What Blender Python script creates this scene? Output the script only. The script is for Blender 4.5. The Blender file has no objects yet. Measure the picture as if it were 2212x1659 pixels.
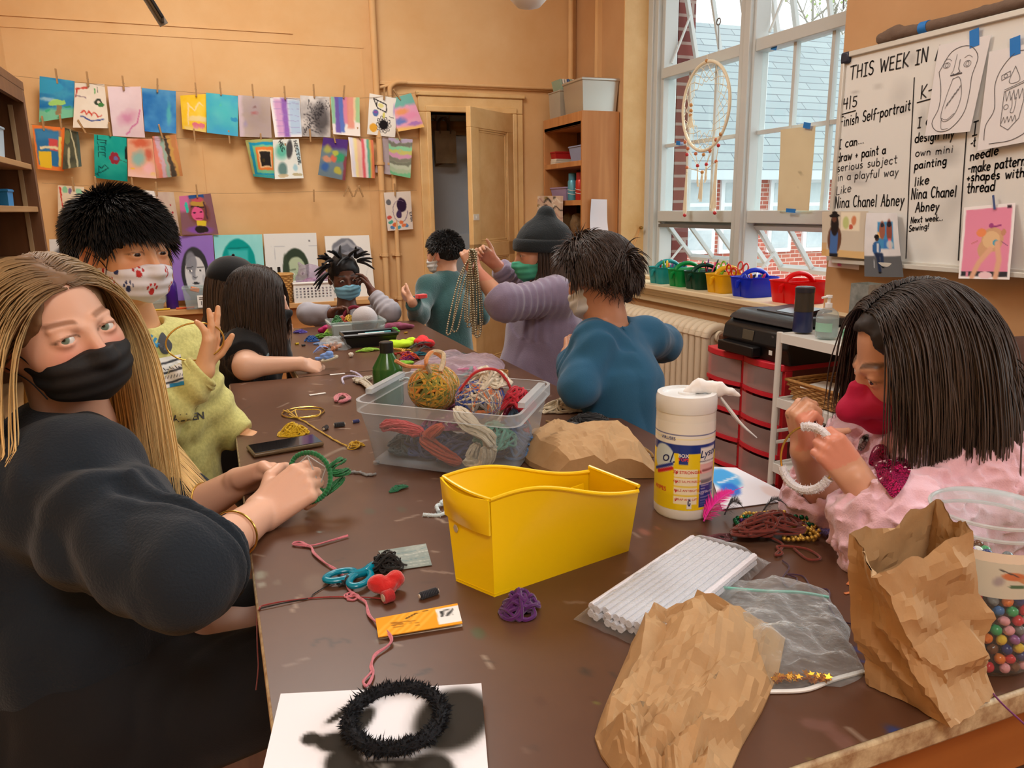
import bpy,math,random
import numpy as np
from mathutils import Vector,Matrix,Euler,noise as mnoise
# ---------------------------------------------------------------- camera
W_PX,H_PX,F_PX=2212.0,1659.0,1635.0
PITCH,ROLL,YAW=math.radians(13.1),math.radians(0.9),math.radians(21.2)
CAM=np.array([0.0,0.0,1.25])
FW=np.array([math.sin(YAW)*math.cos(PITCH),math.cos(YAW)*math.cos(PITCH),-math.sin(PITCH)])
_rt=np.array([math.cos(YAW),-math.sin(YAW),0.0]);_up=np.cross(_rt,FW)
RT=math.cos(ROLL)*_rt-math.sin(ROLL)*_up
UP=math.sin(ROLL)*_rt+math.cos(ROLL)*_up
SC=bpy.context.scene
COL=SC.collection
cam_d=bpy.data.cameras.new('camera');cam_d.sensor_width=36.0;cam_d.lens=36.0*F_PX/W_PX
cam_d.clip_start=0.02;cam_d.clip_end=200
cam_o=bpy.data.objects.new('camera',cam_d);COL.objects.link(cam_o)
cam_o.matrix_world=Matrix(((RT[0],UP[0],-FW[0],CAM[0]),(RT[1],UP[1],-FW[1],CAM[1]),(RT[2],UP[2],-FW[2],CAM[2]),(0,0,0,1)))
SC.camera=cam_o
# ---------------------------------------------------------------- sky, lights, exposure
SC.view_settings.view_transform='Standard'
SC.view_settings.look='None'
SC.view_settings.exposure=0.0
SC.view_settings.gamma=1.0
wd=bpy.data.worlds.new('overcast_sky');SC.world=wd;wd.use_nodes=True
wd.node_tree.nodes['Background'].inputs[0].default_value=(0.93,0.97,1.0,1)
wd.node_tree.nodes['Background'].inputs[1].default_value=2.0
def area(name,loc,direction,sx,sy,power,col=(1,1,1),spread=180):
 l=bpy.data.lights.new(name,'AREA');l.shape='RECTANGLE';l.size=sx;l.size_y=sy
 l.energy=power;l.color=col;l.spread=math.radians(spread)
 o=bpy.data.objects.new(name,l);COL.objects.link(o)
 o.location=loc;o.rotation_euler=Vector(direction).to_track_quat('-Z','Y').to_euler()
 return o
# daylight: broad bright overcast sky from the window side (portals only guide its sampling), and unseen area lights added below the ceiling as fill
sun_d=bpy.data.lights.new('bright_cloud_daylight','SUN');sun_d.energy=5.0;sun_d.angle=math.radians(55);sun_d.color=(0.95,0.98,1.0)
sun_o=bpy.data.objects.new('bright_cloud_daylight',sun_d);COL.objects.link(sun_o)
sun_o.rotation_euler=Vector((-1.0,-0.12,-0.62)).to_track_quat('-Z','Y').to_euler()
for loc,sx,sy in(((3.06,3.72,1.86),1.95,2.2),((3.06,0.05,1.72),2.3,1.75)):
 p=area('window_portal',loc,(-1,0,0),sx,sy,1.0);p.data.cycles.is_portal=True
area('ceiling_fill_light',(0.3,3.6,3.38),(0,0,-1),1.2,1.2,68,(1.0,0.96,0.9))
area('ceiling_fill_light',(1.6,1.2,3.38),(0,0,-1),1.2,1.2,24,(1.0,0.97,0.93))
area('ceiling_fill_light',(-0.1,-1.4,3.38),(0,0,-1),1.2,1.2,66,(1.0,0.97,0.93))
TZ=0.75
def ray(px,py):
 return FW+RT*((px-W_PX/2)/F_PX)-UP*((py-H_PX/2)/F_PX)
def K(px,py,d):
 return CAM+ray(px,py)*d
def PZ(px,py,z=TZ):
 r=ray(px,py);return CAM+r*((z-CAM[2])/r[2])
def PY(px,py,y):
 r=ray(px,py);return CAM+r*((y-CAM[1])/r[1])
def PX(px,py,x):
 r=ray(px,py);return CAM+r*((x-CAM[0])/r[0])
def proj(p):
 v=np.asarray(p,float)-CAM;k=v@FW
 return W_PX/2+F_PX*(v@RT)/k,H_PX/2-F_PX*(v@UP)/k,k
# ---------------------------------------------------------------- helpers: names, materials, meshes
RNG=random.Random(7)
def lin(c):
 return tuple((x/255/12.92 if x/255<=0.04045 else((x/255+0.055)/1.055)**2.4)for x in c)
MATS={}
def mat(name,col=(128,128,128),rough=0.55,metal=0.0,var=None,bump=None,trans=0.0,alpha=1.0,sheen=0.0,spec=0.5,attr=None,coat=0.0,ior=1.45,emit=None,aniso=0.0,wood=None,sss=0.0,stretch=None,thin=None):
 """var=(scale, other colour, contrast); bump=(scale, strength, distance mm); attr=a colour attribute; wood=(other colour, scale, axis)"""
 if name in MATS:
  return MATS[name]
 m=bpy.data.materials.new(name);m.use_nodes=True
 nt=m.node_tree;N=nt.nodes;L=nt.links;b=N['Principled BSDF']
 I=b.inputs
 I['Base Color'].default_value=lin(col)+(1,)
 I['Roughness'].default_value=rough;I['Metallic'].default_value=metal
 I['Specular IOR Level'].default_value=spec;I['IOR'].default_value=ior
 I['Transmission Weight'].default_value=trans;I['Alpha'].default_value=alpha
 I['Coat Weight'].default_value=coat
 if sheen:
  I['Sheen Weight'].default_value=sheen;I['Sheen Roughness'].default_value=0.5
 if sss:
  I['Subsurface Weight'].default_value=sss;I['Subsurface Radius'].default_value=(0.012,0.005,0.003);I['Subsurface Scale'].default_value=1.0
 if emit:
  I['Emission Color'].default_value=lin(emit[0])+(1,);I['Emission Strength'].default_value=emit[1]
 tc=N.new('ShaderNodeTexCoord');vec=tc.outputs['Object']
 if stretch:
  mp=N.new('ShaderNodeMapping');mp.inputs['Scale'].default_value=stretch;L.new(vec,mp.inputs['Vector']);vec=mp.outputs['Vector']
 colour=None
 if attr:
  a=N.new('ShaderNodeAttribute');a.attribute_name=attr;colour=a.outputs['Color']
 if var:
  t=N.new('ShaderNodeTexNoise');t.inputs['Scale'].default_value=var[0];t.inputs['Detail'].default_value=6;t.inputs['Roughness'].default_value=0.62
  L.new(vec,t.inputs['Vector'])
  r=N.new('ShaderNodeMapRange');c=var[2]if len(var)>2 else 0.3
  r.inputs['From Min'].default_value=0.5-c;r.inputs['From Max'].default_value=0.5+c
  L.new(t.outputs[0],r.inputs['Value'])
  mx=N.new('ShaderNodeMix');mx.data_type='RGBA'
  mx.inputs['A'].default_value=lin(col)+(1,)
  if colour is not None:L.new(colour,mx.inputs['A'])
  mx.inputs['B'].default_value=lin(var[1])+(1,)
  if len(var)>3:
   mu=N.new('ShaderNodeMath');mu.operation='MULTIPLY';mu.inputs[1].default_value=var[3]
   L.new(r.outputs[0],mu.inputs[0]);L.new(mu.outputs[0],mx.inputs['Factor'])
  else:
   L.new(r.outputs[0],mx.inputs['Factor'])
  colour=mx.outputs['Result']
 if wood:
  wt=N.new('ShaderNodeTexNoise');wt.inputs['Scale'].default_value=1.0;wt.inputs['Detail'].default_value=8;wt.inputs['Distortion'].default_value=0.6
  mp=N.new('ShaderNodeMapping');s=wood[1];sc=[s*14,s*14,s*14];sc['xyz'.index(wood[2])]=s
  mp.inputs['Scale'].default_value=sc;L.new(tc.outputs['Object'],mp.inputs['Vector']);L.new(mp.outputs[0],wt.inputs['Vector'])
  r=N.new('ShaderNodeMapRange');r.inputs['From Min'].default_value=0.3;r.inputs['From Max'].default_value=0.7;L.new(wt.outputs[0],r.inputs['Value'])
  mx=N.new('ShaderNodeMix');mx.data_type='RGBA';mx.inputs['A'].default_value=lin(col)+(1,);mx.inputs['B'].default_value=lin(wood[0])+(1,)
  L.new(r.outputs[0],mx.inputs['Factor']);colour=mx.outputs['Result']
 if colour is not None:
  L.new(colour,I['Base Color'])
 if bump:
  t=N.new('ShaderNodeTexNoise');t.inputs['Scale'].default_value=bump[0];t.inputs['Detail'].default_value=5
  L.new(vec,t.inputs['Vector'])
  bp=N.new('ShaderNodeBump');bp.inputs['Strength'].default_value=bump[1];bp.inputs['Distance'].default_value=bump[2]*0.001
  L.new(t.outputs[0],bp.inputs['Height']);L.new(bp.outputs[0],I['Normal'])
 if thin:
  out=N['Material Output'];tr=N.new('ShaderNodeBsdfTransparent');tr.inputs[0].default_value=lin(thin[1])+(1,)
  ms=N.new('ShaderNodeMixShader');lw=N.new('ShaderNodeLayerWeight');lw.inputs[0].default_value=0.5
  pw=N.new('ShaderNodeMath');pw.operation='POWER';pw.inputs[1].default_value=4.0;L.new(lw.outputs['Facing'],pw.inputs[0])
  ma=N.new('ShaderNodeMath');ma.operation='MULTIPLY_ADD';ma.inputs[1].default_value=thin[2]if len(thin)>2 else 0.6;ma.inputs[2].default_value=thin[0];ma.use_clamp=True
  L.new(pw.outputs[0],ma.inputs[0]);L.new(ma.outputs[0],ms.inputs[0])
  if bump:L.new(bp.outputs[0],lw.inputs['Normal'])
  film=b.outputs[0]
  if len(thin)>3:
   gl=N.new('ShaderNodeBsdfGlossy');gl.inputs['Roughness'].default_value=rough;film=gl.outputs[0]
   if bump:L.new(bp.outputs[0],gl.inputs['Normal'])
  L.new(tr.outputs[0],ms.inputs[1]);L.new(film,ms.inputs[2]);L.new(ms.outputs[0],out.inputs['Surface'])
 MATS[name]=m
 return m
def nrm(v):
 v=np.asarray(v,float);return v/(np.linalg.norm(v)+1e-12)
def frame_from(d,up=(0,0,1)):
 """rotation whose columns are x, y, z with z along d"""
 z=nrm(d);u=np.asarray(up,float)
 if abs(z@nrm(u))>0.98:u=np.array([0,1.0,0])if abs(z[1])<0.9 else np.array([1.0,0,0])
 x=nrm(np.cross(u,z));y=np.cross(z,x)
 return np.stack([x,y,z],1)
def rz(a):
 c,s=math.cos(a),math.sin(a);return np.array([[c,-s,0],[s,c,0],[0,0,1.0]])
def rx(a):
 c,s=math.cos(a),math.sin(a);return np.array([[1.0,0,0],[0,c,-s],[0,s,c]])
def ry(a):
 c,s=math.cos(a),math.sin(a);return np.array([[c,0,s],[0,1.0,0],[-s,0,c]])
class MB:
 """collects shapes into one mesh"""
 def __init__(s):
  s.v=[];s.f=[];s.c=[];s.n=0;s.usecol=False
 def add(s,v,f,col=None):
  v=np.asarray(v,float).reshape(-1,3)
  s.v.append(v);s.f.extend([tuple(int(i)+s.n for i in q)for q in f]);s.n+=len(v)
  if col is not None:s.usecol=True
  cc=np.ones((len(v),3))if col is None else np.broadcast_to(np.asarray(col,float),(len(v),3))
  s.c.append(cc)
  return s
 def box(s,c,size,R=None,taper=1.0,col=None):
  sx,sy,sz=[q/2 for q in size]
  P=[]
  for z in(-1,1):
   t=taper if z<0 else 1.0
   for y,x in((-1,-1),(-1,1),(1,1),(1,-1)):P.append((x*sx*t,y*sy*t,z*sz))
  P=np.array(P)
  if R is not None:P=P@np.asarray(R).T
  return s.add(P+np.asarray(c,float),[(3,2,1,0),(4,5,6,7),(0,1,5,4),(1,2,6,5),(2,3,7,6),(3,0,4,7)],col)
 def bx(s,x0,x1,y0,y1,z0,z1,col=None):
  return s.box(((x0+x1)/2,(y0+y1)/2,(z0+z1)/2),(abs(x1-x0),abs(y1-y0),abs(z1-z0)),col=col)
 def tube(s,pts,r,n=8,closed=False,col=None,cap=True,flat=1.0):
  pts=np.asarray(pts,float);m=len(pts)
  if m<2:return s
  r=np.broadcast_to(np.asarray(r,float),(m,))
  T=(np.roll(pts,-1,0)-np.roll(pts,1,0))if closed else np.gradient(pts,axis=0)
  T/=(np.linalg.norm(T,axis=1,keepdims=True)+1e-12)
  u=np.array([0,0,1.0])if abs(T[0][2])<0.9 else np.array([1.0,0,0])
  U=np.zeros_like(pts);a=u
  for i in range(m):
   a=a-T[i]*(a@T[i]);nn=np.linalg.norm(a)
   a=a/nn if nn>1e-6 else nrm(np.cross(T[i],[0.3,0.5,0.8]));U[i]=a
  V=np.cross(T,U)
  ang=np.arange(n)*2*math.pi/n
  P=pts[:,None]+r[:,None,None]*(np.cos(ang)[None,:,None]*U[:,None]*flat+np.sin(ang)[None,:,None]*V[:,None])
  F=[]
  for i in range(m if closed else m-1):
   j=(i+1)%m
   for k in range(n):
    l=(k+1)%n;F.append((i*n+k,i*n+l,j*n+l,j*n+k))
  if not closed and cap:
   F.append(tuple(range(n-1,-1,-1)));F.append(tuple((m-1)*n+k for k in range(n)))
  if col is not None and np.ndim(col)==2:col=np.repeat(np.asarray(col),n,0)
  return s.add(P.reshape(-1,3),F,col)
 def lathe(s,prof,c=(0,0,0),n=32,R=None,col=None,squash=1.0):
  prof=np.asarray(prof,float);m=len(prof);ang=np.arange(n)*2*math.pi/n
  P=np.stack([prof[:,None,0]*np.cos(ang),squash*prof[:,None,0]*np.sin(ang),np.repeat(prof[:,1:2],n,1)],-1).reshape(-1,3)
  F=[(i*n+k,i*n+(k+1)%n,(i+1)*n+(k+1)%n,(i+1)*n+k)for i in range(m-1)for k in range(n)]
  if prof[0,0]>1e-5:F.append(tuple(range(n-1,-1,-1)))
  if prof[-1,0]>1e-5:F.append(tuple((m-1)*n+k for k in range(n)))
  if R is not None:P=P@np.asarray(R).T
  if col is not None and np.ndim(col)==2:col=np.repeat(np.asarray(col),n,0)
  return s.add(P+np.asarray(c,float),F,col)
 def ball(s,c,r,n=12,m=8,R=None,col=None):
  r=np.broadcast_to(np.asarray(r,float),(3,))
  th=np.linspace(0,math.pi,m+1);ang=np.arange(n)*2*math.pi/n
  P=[(0,0,-1)]
  for t in th[1:-1]:
   for a in ang:P.append((math.sin(t)*math.cos(a),math.sin(t)*math.sin(a),-math.cos(t)))
  P.append((0,0,1));P=np.array(P)*r
  F=[(0,1+(k+1)%n,1+k)for k in range(n)]
  for i in range(m-2):
   for k in range(n):F.append((1+i*n+k,1+i*n+(k+1)%n,1+(i+1)*n+(k+1)%n,1+(i+1)*n+k))
  e=len(P)-1;b=1+(m-2)*n
  F+=[(e,b+k,b+(k+1)%n)for k in range(n)]
  if R is not None:P=P@np.asarray(R).T
  return s.add(P+np.asarray(c,float),F,col)
 def prism(s,poly,z0,z1,R=None,c=(0,0,0),col=None):
  poly=np.asarray(poly,float);n=len(poly)
  P=np.concatenate([np.c_[poly,np.full(n,z0)],np.c_[poly,np.full(n,z1)]])
  F=[tuple(range(n-1,-1,-1)),tuple(range(n,2*n))]+[(i,(i+1)%n,n+(i+1)%n,n+i)for i in range(n)]
  if R is not None:P=P@np.asarray(R).T
  return s.add(P+np.asarray(c,float),F,col)
 def grid(s,P,col=None,thick=0.0):
  """P: (m,n,3) surface; thick>0 gives it a second side"""
  P=np.asarray(P,float);m,n=P.shape[:2]
  def idx(o):return[(o+i*n+j,o+i*n+j+1,o+(i+1)*n+j+1,o+(i+1)*n+j)for i in range(m-1)for j in range(n-1)]
  c2=None if col is None else np.broadcast_to(np.asarray(col,float),(m,n,3)).reshape(-1,3)
  if thick<=0:return s.add(P.reshape(-1,3),idx(0),c2)
  du=np.gradient(P,axis=0);dv=np.gradient(P,axis=1);N=np.cross(du,dv);N/=np.linalg.norm(N,axis=-1,keepdims=True)+1e-12
  Q=P-N*thick
  F=idx(0)+[q[::-1]for q in idx(m*n)]
  ring=[(0,j)for j in range(n)]+[(i,n-1)for i in range(1,m)]+[(m-1,j)for j in range(n-2,-1,-1)]+[(i,0)for i in range(m-2,0,-1)]
  r=[i*n+j for i,j in ring]
  for a,b in zip(r,r[1:]+r[:1]):F.append((b,a,a+m*n,b+m*n))
  return s.add(np.concatenate([P.reshape(-1,3),Q.reshape(-1,3)]),F,None if c2 is None else np.concatenate([c2,c2]))
 def data(s):
  return(np.concatenate(s.v)if s.v else np.zeros((0,3))),s.f,(np.concatenate(s.c)if s.usecol else None)
 def build(s,name,m,parent=None,smooth=True,bevel=0.0,seg=2,angle=40,sub=0):
  v,f,c=s.data()
  return mesh_obj(name,v,f,m,parent,c,smooth,bevel,seg,angle,sub)
def mesh_obj(name,v,f,m,parent=None,col=None,smooth=True,bevel=0.0,seg=2,angle=40,sub=0):
 v=np.asarray(v,float)
 if parent is not None:v=(v-np.array(parent['_o']))@np.array(parent['_r']).reshape(3,3)
 me=bpy.data.meshes.new(name)
 if isinstance(f,np.ndarray):
  nf,k=f.shape
  me.vertices.add(len(v));me.vertices.foreach_set('co',v.astype(np.float32).ravel())
  me.loops.add(nf*k);me.loops.foreach_set('vertex_index',f.astype(np.int32).ravel())
  me.polygons.add(nf);me.polygons.foreach_set('loop_start',np.arange(0,nf*k,k,dtype=np.int32))
  try:me.polygons.foreach_set('loop_total',np.full(nf,k,dtype=np.int32))
  except Exception:pass
  me.update(calc_edges=True)
 else:
  me.from_pydata(v.tolist(),[],f)
 if col is not None:
  a=me.color_attributes.new('Col','FLOAT_COLOR','POINT')
  a.data.foreach_set('color',np.c_[np.asarray(col,np.float32),np.ones(len(v),np.float32)].astype(np.float32).ravel())
 me.materials.append(m)
 if smooth:
  me.polygons.foreach_set('use_smooth',np.ones(len(me.polygons),dtype=bool))
 me.update()
 o=bpy.data.objects.new(name,me);COL.objects.link(o)
 if parent is not None:o.parent=parent
 if bevel>0:
  b=o.modifiers.new('edge','BEVEL');b.width=bevel;b.segments=seg;b.limit_method='ANGLE';b.angle_limit=math.radians(35);b.harden_normals=False
 if sub:
  q=o.modifiers.new('smooth','SUBSURF');q.levels=sub;q.render_levels=sub
 if smooth and angle:
  try:me.set_sharp_from_angle(angle=math.radians(angle))
  except Exception:pass
 o['_o']=[0.0,0,0];o['_r']=[1.0,0,0,0,1,0,0,0,1]
 if parent is not None:
  o['_o']=list(parent['_o']);o['_r']=list(parent['_r'])
 return o
def tag(o,label=None,cat=None,group=None,kind=None):
 if label:o['label']=label
 if cat:o['category']=cat
 if group:o['group']=group
 if kind:o['kind']=kind
 return o
def thing(name,label,cat,loc=(0,0,0),group=None,rot=None):
 """an Empty at the thing's base; its parts are given in world coordinates"""
 o=bpy.data.objects.new(name,None);COL.objects.link(o);o.empty_display_size=0.05
 o.location=tuple(float(q)for q in loc)
 R=np.eye(3)
 if rot is not None:
  R=np.asarray(rot,float);o.rotation_euler=Matrix(R.tolist()).to_euler()
 o['_o']=[float(q)for q in loc];o['_r']=[float(q)for q in R.ravel()]
 return tag(o,label,cat,group)
def lone(o,label,cat,group=None):
 return tag(o,label,cat,group)
def struct(o):
 o['kind']='structure';return o
def copy_tree(o,parent=None):
 c=o.copy();COL.objects.link(c)
 if parent is not None:c.parent=parent
 for ch in list(o.children):copy_tree(ch,c)
 return c
def dup(root,loc,R=None,label=None,group=None,scale=1.0):
 c=copy_tree(root);c.location=tuple(float(q)for q in loc);c.scale=(scale,)*3
 if R is not None:c.rotation_euler=Matrix(np.asarray(R).tolist()).to_euler()
 if label:c['label']=label
 if group:c['group']=group
 return c
def spline(pts,n=40,closed=False):
 """Catmull-Rom through pts"""
 P=np.asarray(pts,float);m=len(P)
 if m<3 and not closed:
  t=np.linspace(0,1,n)[:,None];return P[0]*(1-t)+P[-1]*t
 if closed:Q=np.concatenate([P[-1:],P,P[:2]]);k=m
 else:Q=np.concatenate([2*P[:1]-P[1:2],P,2*P[-1:]-P[-2:-1]]);k=m-1
 t=np.linspace(0,k,n,endpoint=not closed);i=np.minimum(t.astype(int),k-1);u=(t-i)[:,None]
 a,b,c,d=Q[i],Q[i+1],Q[i+2],Q[i+3]
 return 0.5*(2*b+(c-a)*u+(2*a-5*b+4*c-d)*u*u+(3*b-3*c+d-a)*u**3)
def vnoise(P,s=1.0,seed=0):
 """cheap smooth noise in numpy (-1..1) at points P"""
 P=np.asarray(P,float)*s+seed*17.31
 i=np.floor(P).astype(np.int64);f=P-i;f=f*f*(3-2*f)
 def h(a):
  n=(a[...,0]*374761393+a[...,1]*668265263+a[...,2]*2147483647+seed*1274126177)&0xffffffff
  n=((n^(n>>13))*1274126177)&0xffffffff
  return((n^(n>>16))&0xffff)/32767.5-1
 r=0
 for dx in(0,1):
  for dy in(0,1):
   for dz in(0,1):
    w=(f[...,0]if dx else 1-f[...,0])*(f[...,1]if dy else 1-f[...,1])*(f[...,2]if dz else 1-f[...,2])
    r=r+w*h(i+np.array([dx,dy,dz]))
 return r
def fbm(P,s=1.0,seed=0,o=3):
 return sum(vnoise(P,s*2**k,seed+k)/2**k for k in range(o))
_TXT={}
def text_mesh(s,size=1.0,depth=0.0,bold=0.0,shear=0.0):
 """printed lettering as a mesh in the xy plane, centred"""
 k=(s,size,depth,bold,shear)
 if k in _TXT:return _TXT[k]
 cu=bpy.data.curves.new('lettering','FONT');cu.body=s;cu.size=size;cu.align_x='CENTER';cu.align_y='CENTER';cu.extrude=depth;cu.offset=bold*size;cu.shear=shear;cu.resolution_u=3
 o=bpy.data.objects.new('lettering',cu);COL.objects.link(o)
 dg=bpy.context.evaluated_depsgraph_get();me=bpy.data.meshes.new_from_object(o.evaluated_get(dg))
 v=np.array([q.co for q in me.vertices]).reshape(-1,3);f=[tuple(p.vertices)for p in me.polygons]
 bpy.data.objects.remove(o);bpy.data.meshes.remove(me)
 _TXT[k]=(v,f)
 return v,f
# ---------------------------------------------------------------- smooth blended solids turned into one continuous mesh
class SDF:
 """list of operations evaluated in order on points (n,3): smooth union, smooth cut, smooth intersection"""
 def __init__(s):s.ops=[];s.disp=None;s.lo=np.full(3,1e9);s.hi=np.full(3,-1e9)
 def _bb(s,lo,hi):s.lo=np.minimum(s.lo,lo);s.hi=np.maximum(s.hi,hi)
 def cone(s,a,b,ra,rb,k=0.0,op='u'):
  a=np.asarray(a,float);b=np.asarray(b,float);ba=b-a;L=ba@ba+1e-12
  def f(P):
   t=np.clip((P-a)@ba/L,0,1);return np.linalg.norm(P-(a+t[:,None]*ba),axis=1)-(ra+(rb-ra)*t)
  r=max(ra,rb)
  if op=='u':s._bb(np.minimum(a,b)-r,np.maximum(a,b)+r)
  s.ops.append((op,k,f,(a+b)/2,math.sqrt(L)/2+r));return s
 def chain(s,pts,rs,k=0.0,op='u'):
  for i in range(len(pts)-1):s.cone(pts[i],pts[i+1],rs[i],rs[i+1],k if i else k,op)
  return s
 def ell(s,c,r,R=None,k=0.0,op='u'):
  c=np.asarray(c,float);r=np.broadcast_to(np.asarray(r,float),(3,)).copy()
  def f(P):
   q=P-c
   if R is not None:q=q@R
   k0=np.linalg.norm(q/r,axis=1);k1=np.linalg.norm(q/(r*r),axis=1)
   return np.where(k1<1e-9,-r.min(),k0*(k0-1)/(k1+1e-12))
  if op=='u':s._bb(c-r.max(),c+r.max())
  s.ops.append((op,k,f,c,r.max()));return s
 def box(s,c,h,R=None,rad=0.0,k=0.0,op='u'):
  c=np.asarray(c,float);h=np.asarray(h,float)-rad
  def f(P):
   q=P-c
   if R is not None:q=q@R
   d=np.abs(q)-h
   return np.linalg.norm(np.maximum(d,0),axis=1)+np.minimum(d.max(1),0)-rad
  if op=='u':s._bb(c-np.linalg.norm(h)-rad,c+np.linalg.norm(h)+rad)
  s.ops.append((op,k,f,c,np.linalg.norm(h)+2*rad));return s
 def cyl(s,a,b,r,k=0.0,op='u'):
  """flat ended cylinder"""
  a=np.asarray(a,float);b=np.asarray(b,float);L=np.linalg.norm(b-a);u=(b-a)/L;c=(a+b)/2
  def f(P):
   q=P-c;t=q@u;d0=np.sqrt(np.maximum((q*q).sum(1)-t*t,0))-r;d1=np.abs(t)-L/2
   return np.minimum(np.maximum(d0,d1),0)+np.hypot(np.maximum(d0,0),np.maximum(d1,0))
  if op=='u':s._bb(np.minimum(a,b)-r,np.maximum(a,b)+r)
  s.ops.append((op,k,f,c,L/2+r));return s
 def plane(s,p,n,k=0.0,op='i'):
  """keeps the side opposite to n (op i)"""
  p=np.asarray(p,float);n=nrm(n)
  s.ops.append((op,k,lambda P:(P-p)@n,None,0));return s
 def fn(s,f,k=0.0,op='u',c=None,r=0.0):
  s.ops.append((op,k,f,c,r));return s
 def __call__(s,P,disp=True):
  d=None
  if len(P)>400:
   lo,hi=P.min(0),P.max(0);ctr=(lo+hi)/2;rad=np.linalg.norm(hi-lo)/2+.075
  else:ctr=None
  for op,k,f,bc,br in s.ops:
   if ctr is not None and bc is not None and np.linalg.norm(bc-ctr)>rad+br:continue
   e=f(P)
   if d is None:
    if op=='u':d=e;continue
    d=np.full(len(P),.075)
   if op=='u':
    if k>0:
     h=np.clip(0.5+0.5*(d-e)/k,0,1);d=d*(1-h)+e*h-k*h*(1-h)
    else:d=np.minimum(d,e)
   else:
    if op=='d':e=-e
    if k>0:
     h=np.clip(0.5-0.5*(d-e)/k,0,1);d=d*(1-h)+e*h+k*h*(1-h)
    else:d=np.maximum(d,e)
  if d is None:d=np.full(len(P),.075)
  if disp and s.disp is not None:d=d-s.disp(P)
  return d
 def grad(s,P,e=1e-3):
  g=np.stack([s(P+np.eye(3)[i]*e,False)-s(P-np.eye(3)[i]*e,False)for i in range(3)],1)
  return g/(np.linalg.norm(g,axis=1,keepdims=True)+1e-12)
def surface(fn,lo,hi,h):
 """surface nets on blocks near the surface: (verts, quads)"""
 B=8;lo=np.asarray(lo,float)-2*h;hi=np.asarray(hi,float)+2*h
 nb=np.ceil((hi-lo)/(B*h)).astype(int)+1
 g=np.stack(np.meshgrid(*[np.arange(n)for n in nb],indexing='ij'),-1).reshape(-1,3)
 ctr=lo+(g+0.5)*B*h
 dist=np.concatenate([fn(c)for c in np.array_split(ctr,len(ctr)//380+1)])
 g=g[np.abs(dist)<B*h*1.25]
 if not len(g):return np.zeros((0,3)),np.zeros((0,4),int)
 o=np.stack(np.meshgrid(*[np.arange(B+1)]*3,indexing='ij'),-1).reshape(-1,3)
 D=nb*B+2;S1=int(D[1]*D[2]);S2=int(D[2])
 V=[];KEY=[];Q=[]
 g=g[np.lexsort((g[:,2]//4,g[:,1]//4,g[:,0]//4))]
 for gb in np.array_split(g,max(1,len(g)//40)):
  base=gb*B
  P=lo+(base[:,None]+o[None])*h
  d=fn(P.reshape(-1,3)).reshape(-1,B+1,B+1,B+1)
  neg=d<0
  cs=np.zeros((len(gb),B,B,B,8));
  for c in range(8):
   i,j,k=c&1,c>>1&1,c>>2&1
   cs[...,c]=d[:,i:B+i,j:B+j,k:B+k]
  n8=(cs<0).sum(-1);act=(n8>0)&(n8<8)
  bi,ci,cj,ck=np.nonzero(act);vals=cs[act]
  if len(vals):
   acc=np.zeros((len(vals),3));cnt=np.zeros(len(vals))
   for ax in range(3):
    for c in range(8):
     if c>>ax&1:continue
     e=c|1<<ax;va,vb=vals[:,c],vals[:,e]
     x=(va<0)!=(vb<0);t=np.where(x,va/(va-vb+1e-20),0)
     p=np.stack([np.full(len(vals),c&1,float),np.full(len(vals),c>>1&1,float),np.full(len(vals),c>>2&1,float)],1)
     p[:,ax]=t;acc+=p*x[:,None];cnt+=x
   cell=base[bi]+np.stack([ci,cj,ck],1)
   V.append(lo+(cell+acc/cnt[:,None])*h);KEY.append(cell[:,0]*S1+cell[:,1]*S2+cell[:,2])
  for ax in range(3):
   a=[slice(0,B)]*3;b=[slice(0,B)]*3;b[ax]=slice(1,B+1)
   na=neg[(slice(None),*a)];nb_=neg[(slice(None),*b)]
   bi,ci,cj,ck=np.nonzero(na!=nb_)
   if not len(bi):continue
   n=base[bi]+np.stack([ci,cj,ck],1);fl=na[bi,ci,cj,ck]
   u,w=[(1,2),(2,0),(0,1)][ax]
   st=[S1,S2,1];k0=n[:,0]*S1+n[:,1]*S2+n[:,2]
   ok=(n[:,u]>0)&(n[:,w]>0);k0,fl=k0[ok],fl[ok]
   q=np.stack([k0-st[u]-st[w],k0-st[w],k0,k0-st[u]],1)
   q[~fl]=q[~fl][:,::-1]
   Q.append(q)
 V=np.concatenate(V);KEY=np.concatenate(KEY);Q=np.concatenate(Q)
 od=np.argsort(KEY);KS=KEY[od]
 ix=np.searchsorted(KS,Q);ix=np.clip(ix,0,len(KS)-1)
 ok=(KS[ix]==Q).all(1)
 return V,od[ix[ok]]
def sdf_obj(name,s,h,m,parent=None,colfn=None,pad=0.0,lo=None,hi=None,relax=1,keep=None):
 lo=s.lo if lo is None else lo;hi=s.hi if hi is None else hi
 v,f=surface(s,lo-pad,hi+pad,h)
 for _ in range(relax):
  acc=np.zeros_like(v);cnt=np.zeros(len(v))
  for a,b in((0,1),(1,2),(2,3),(3,0)):
   np.add.at(acc,f[:,a],v[f[:,b]]);np.add.at(acc,f[:,b],v[f[:,a]]);np.add.at(cnt,f[:,a],1);np.add.at(cnt,f[:,b],1)
  w=acc/np.maximum(cnt,1)[:,None];v=np.where(cnt[:,None]>0,v*0.5+w*0.5,v)
 c=colfn(v)if colfn is not None else None
 return mesh_obj(name,v,f.astype(np.int32),m,parent,c,True,angle=0)
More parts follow.
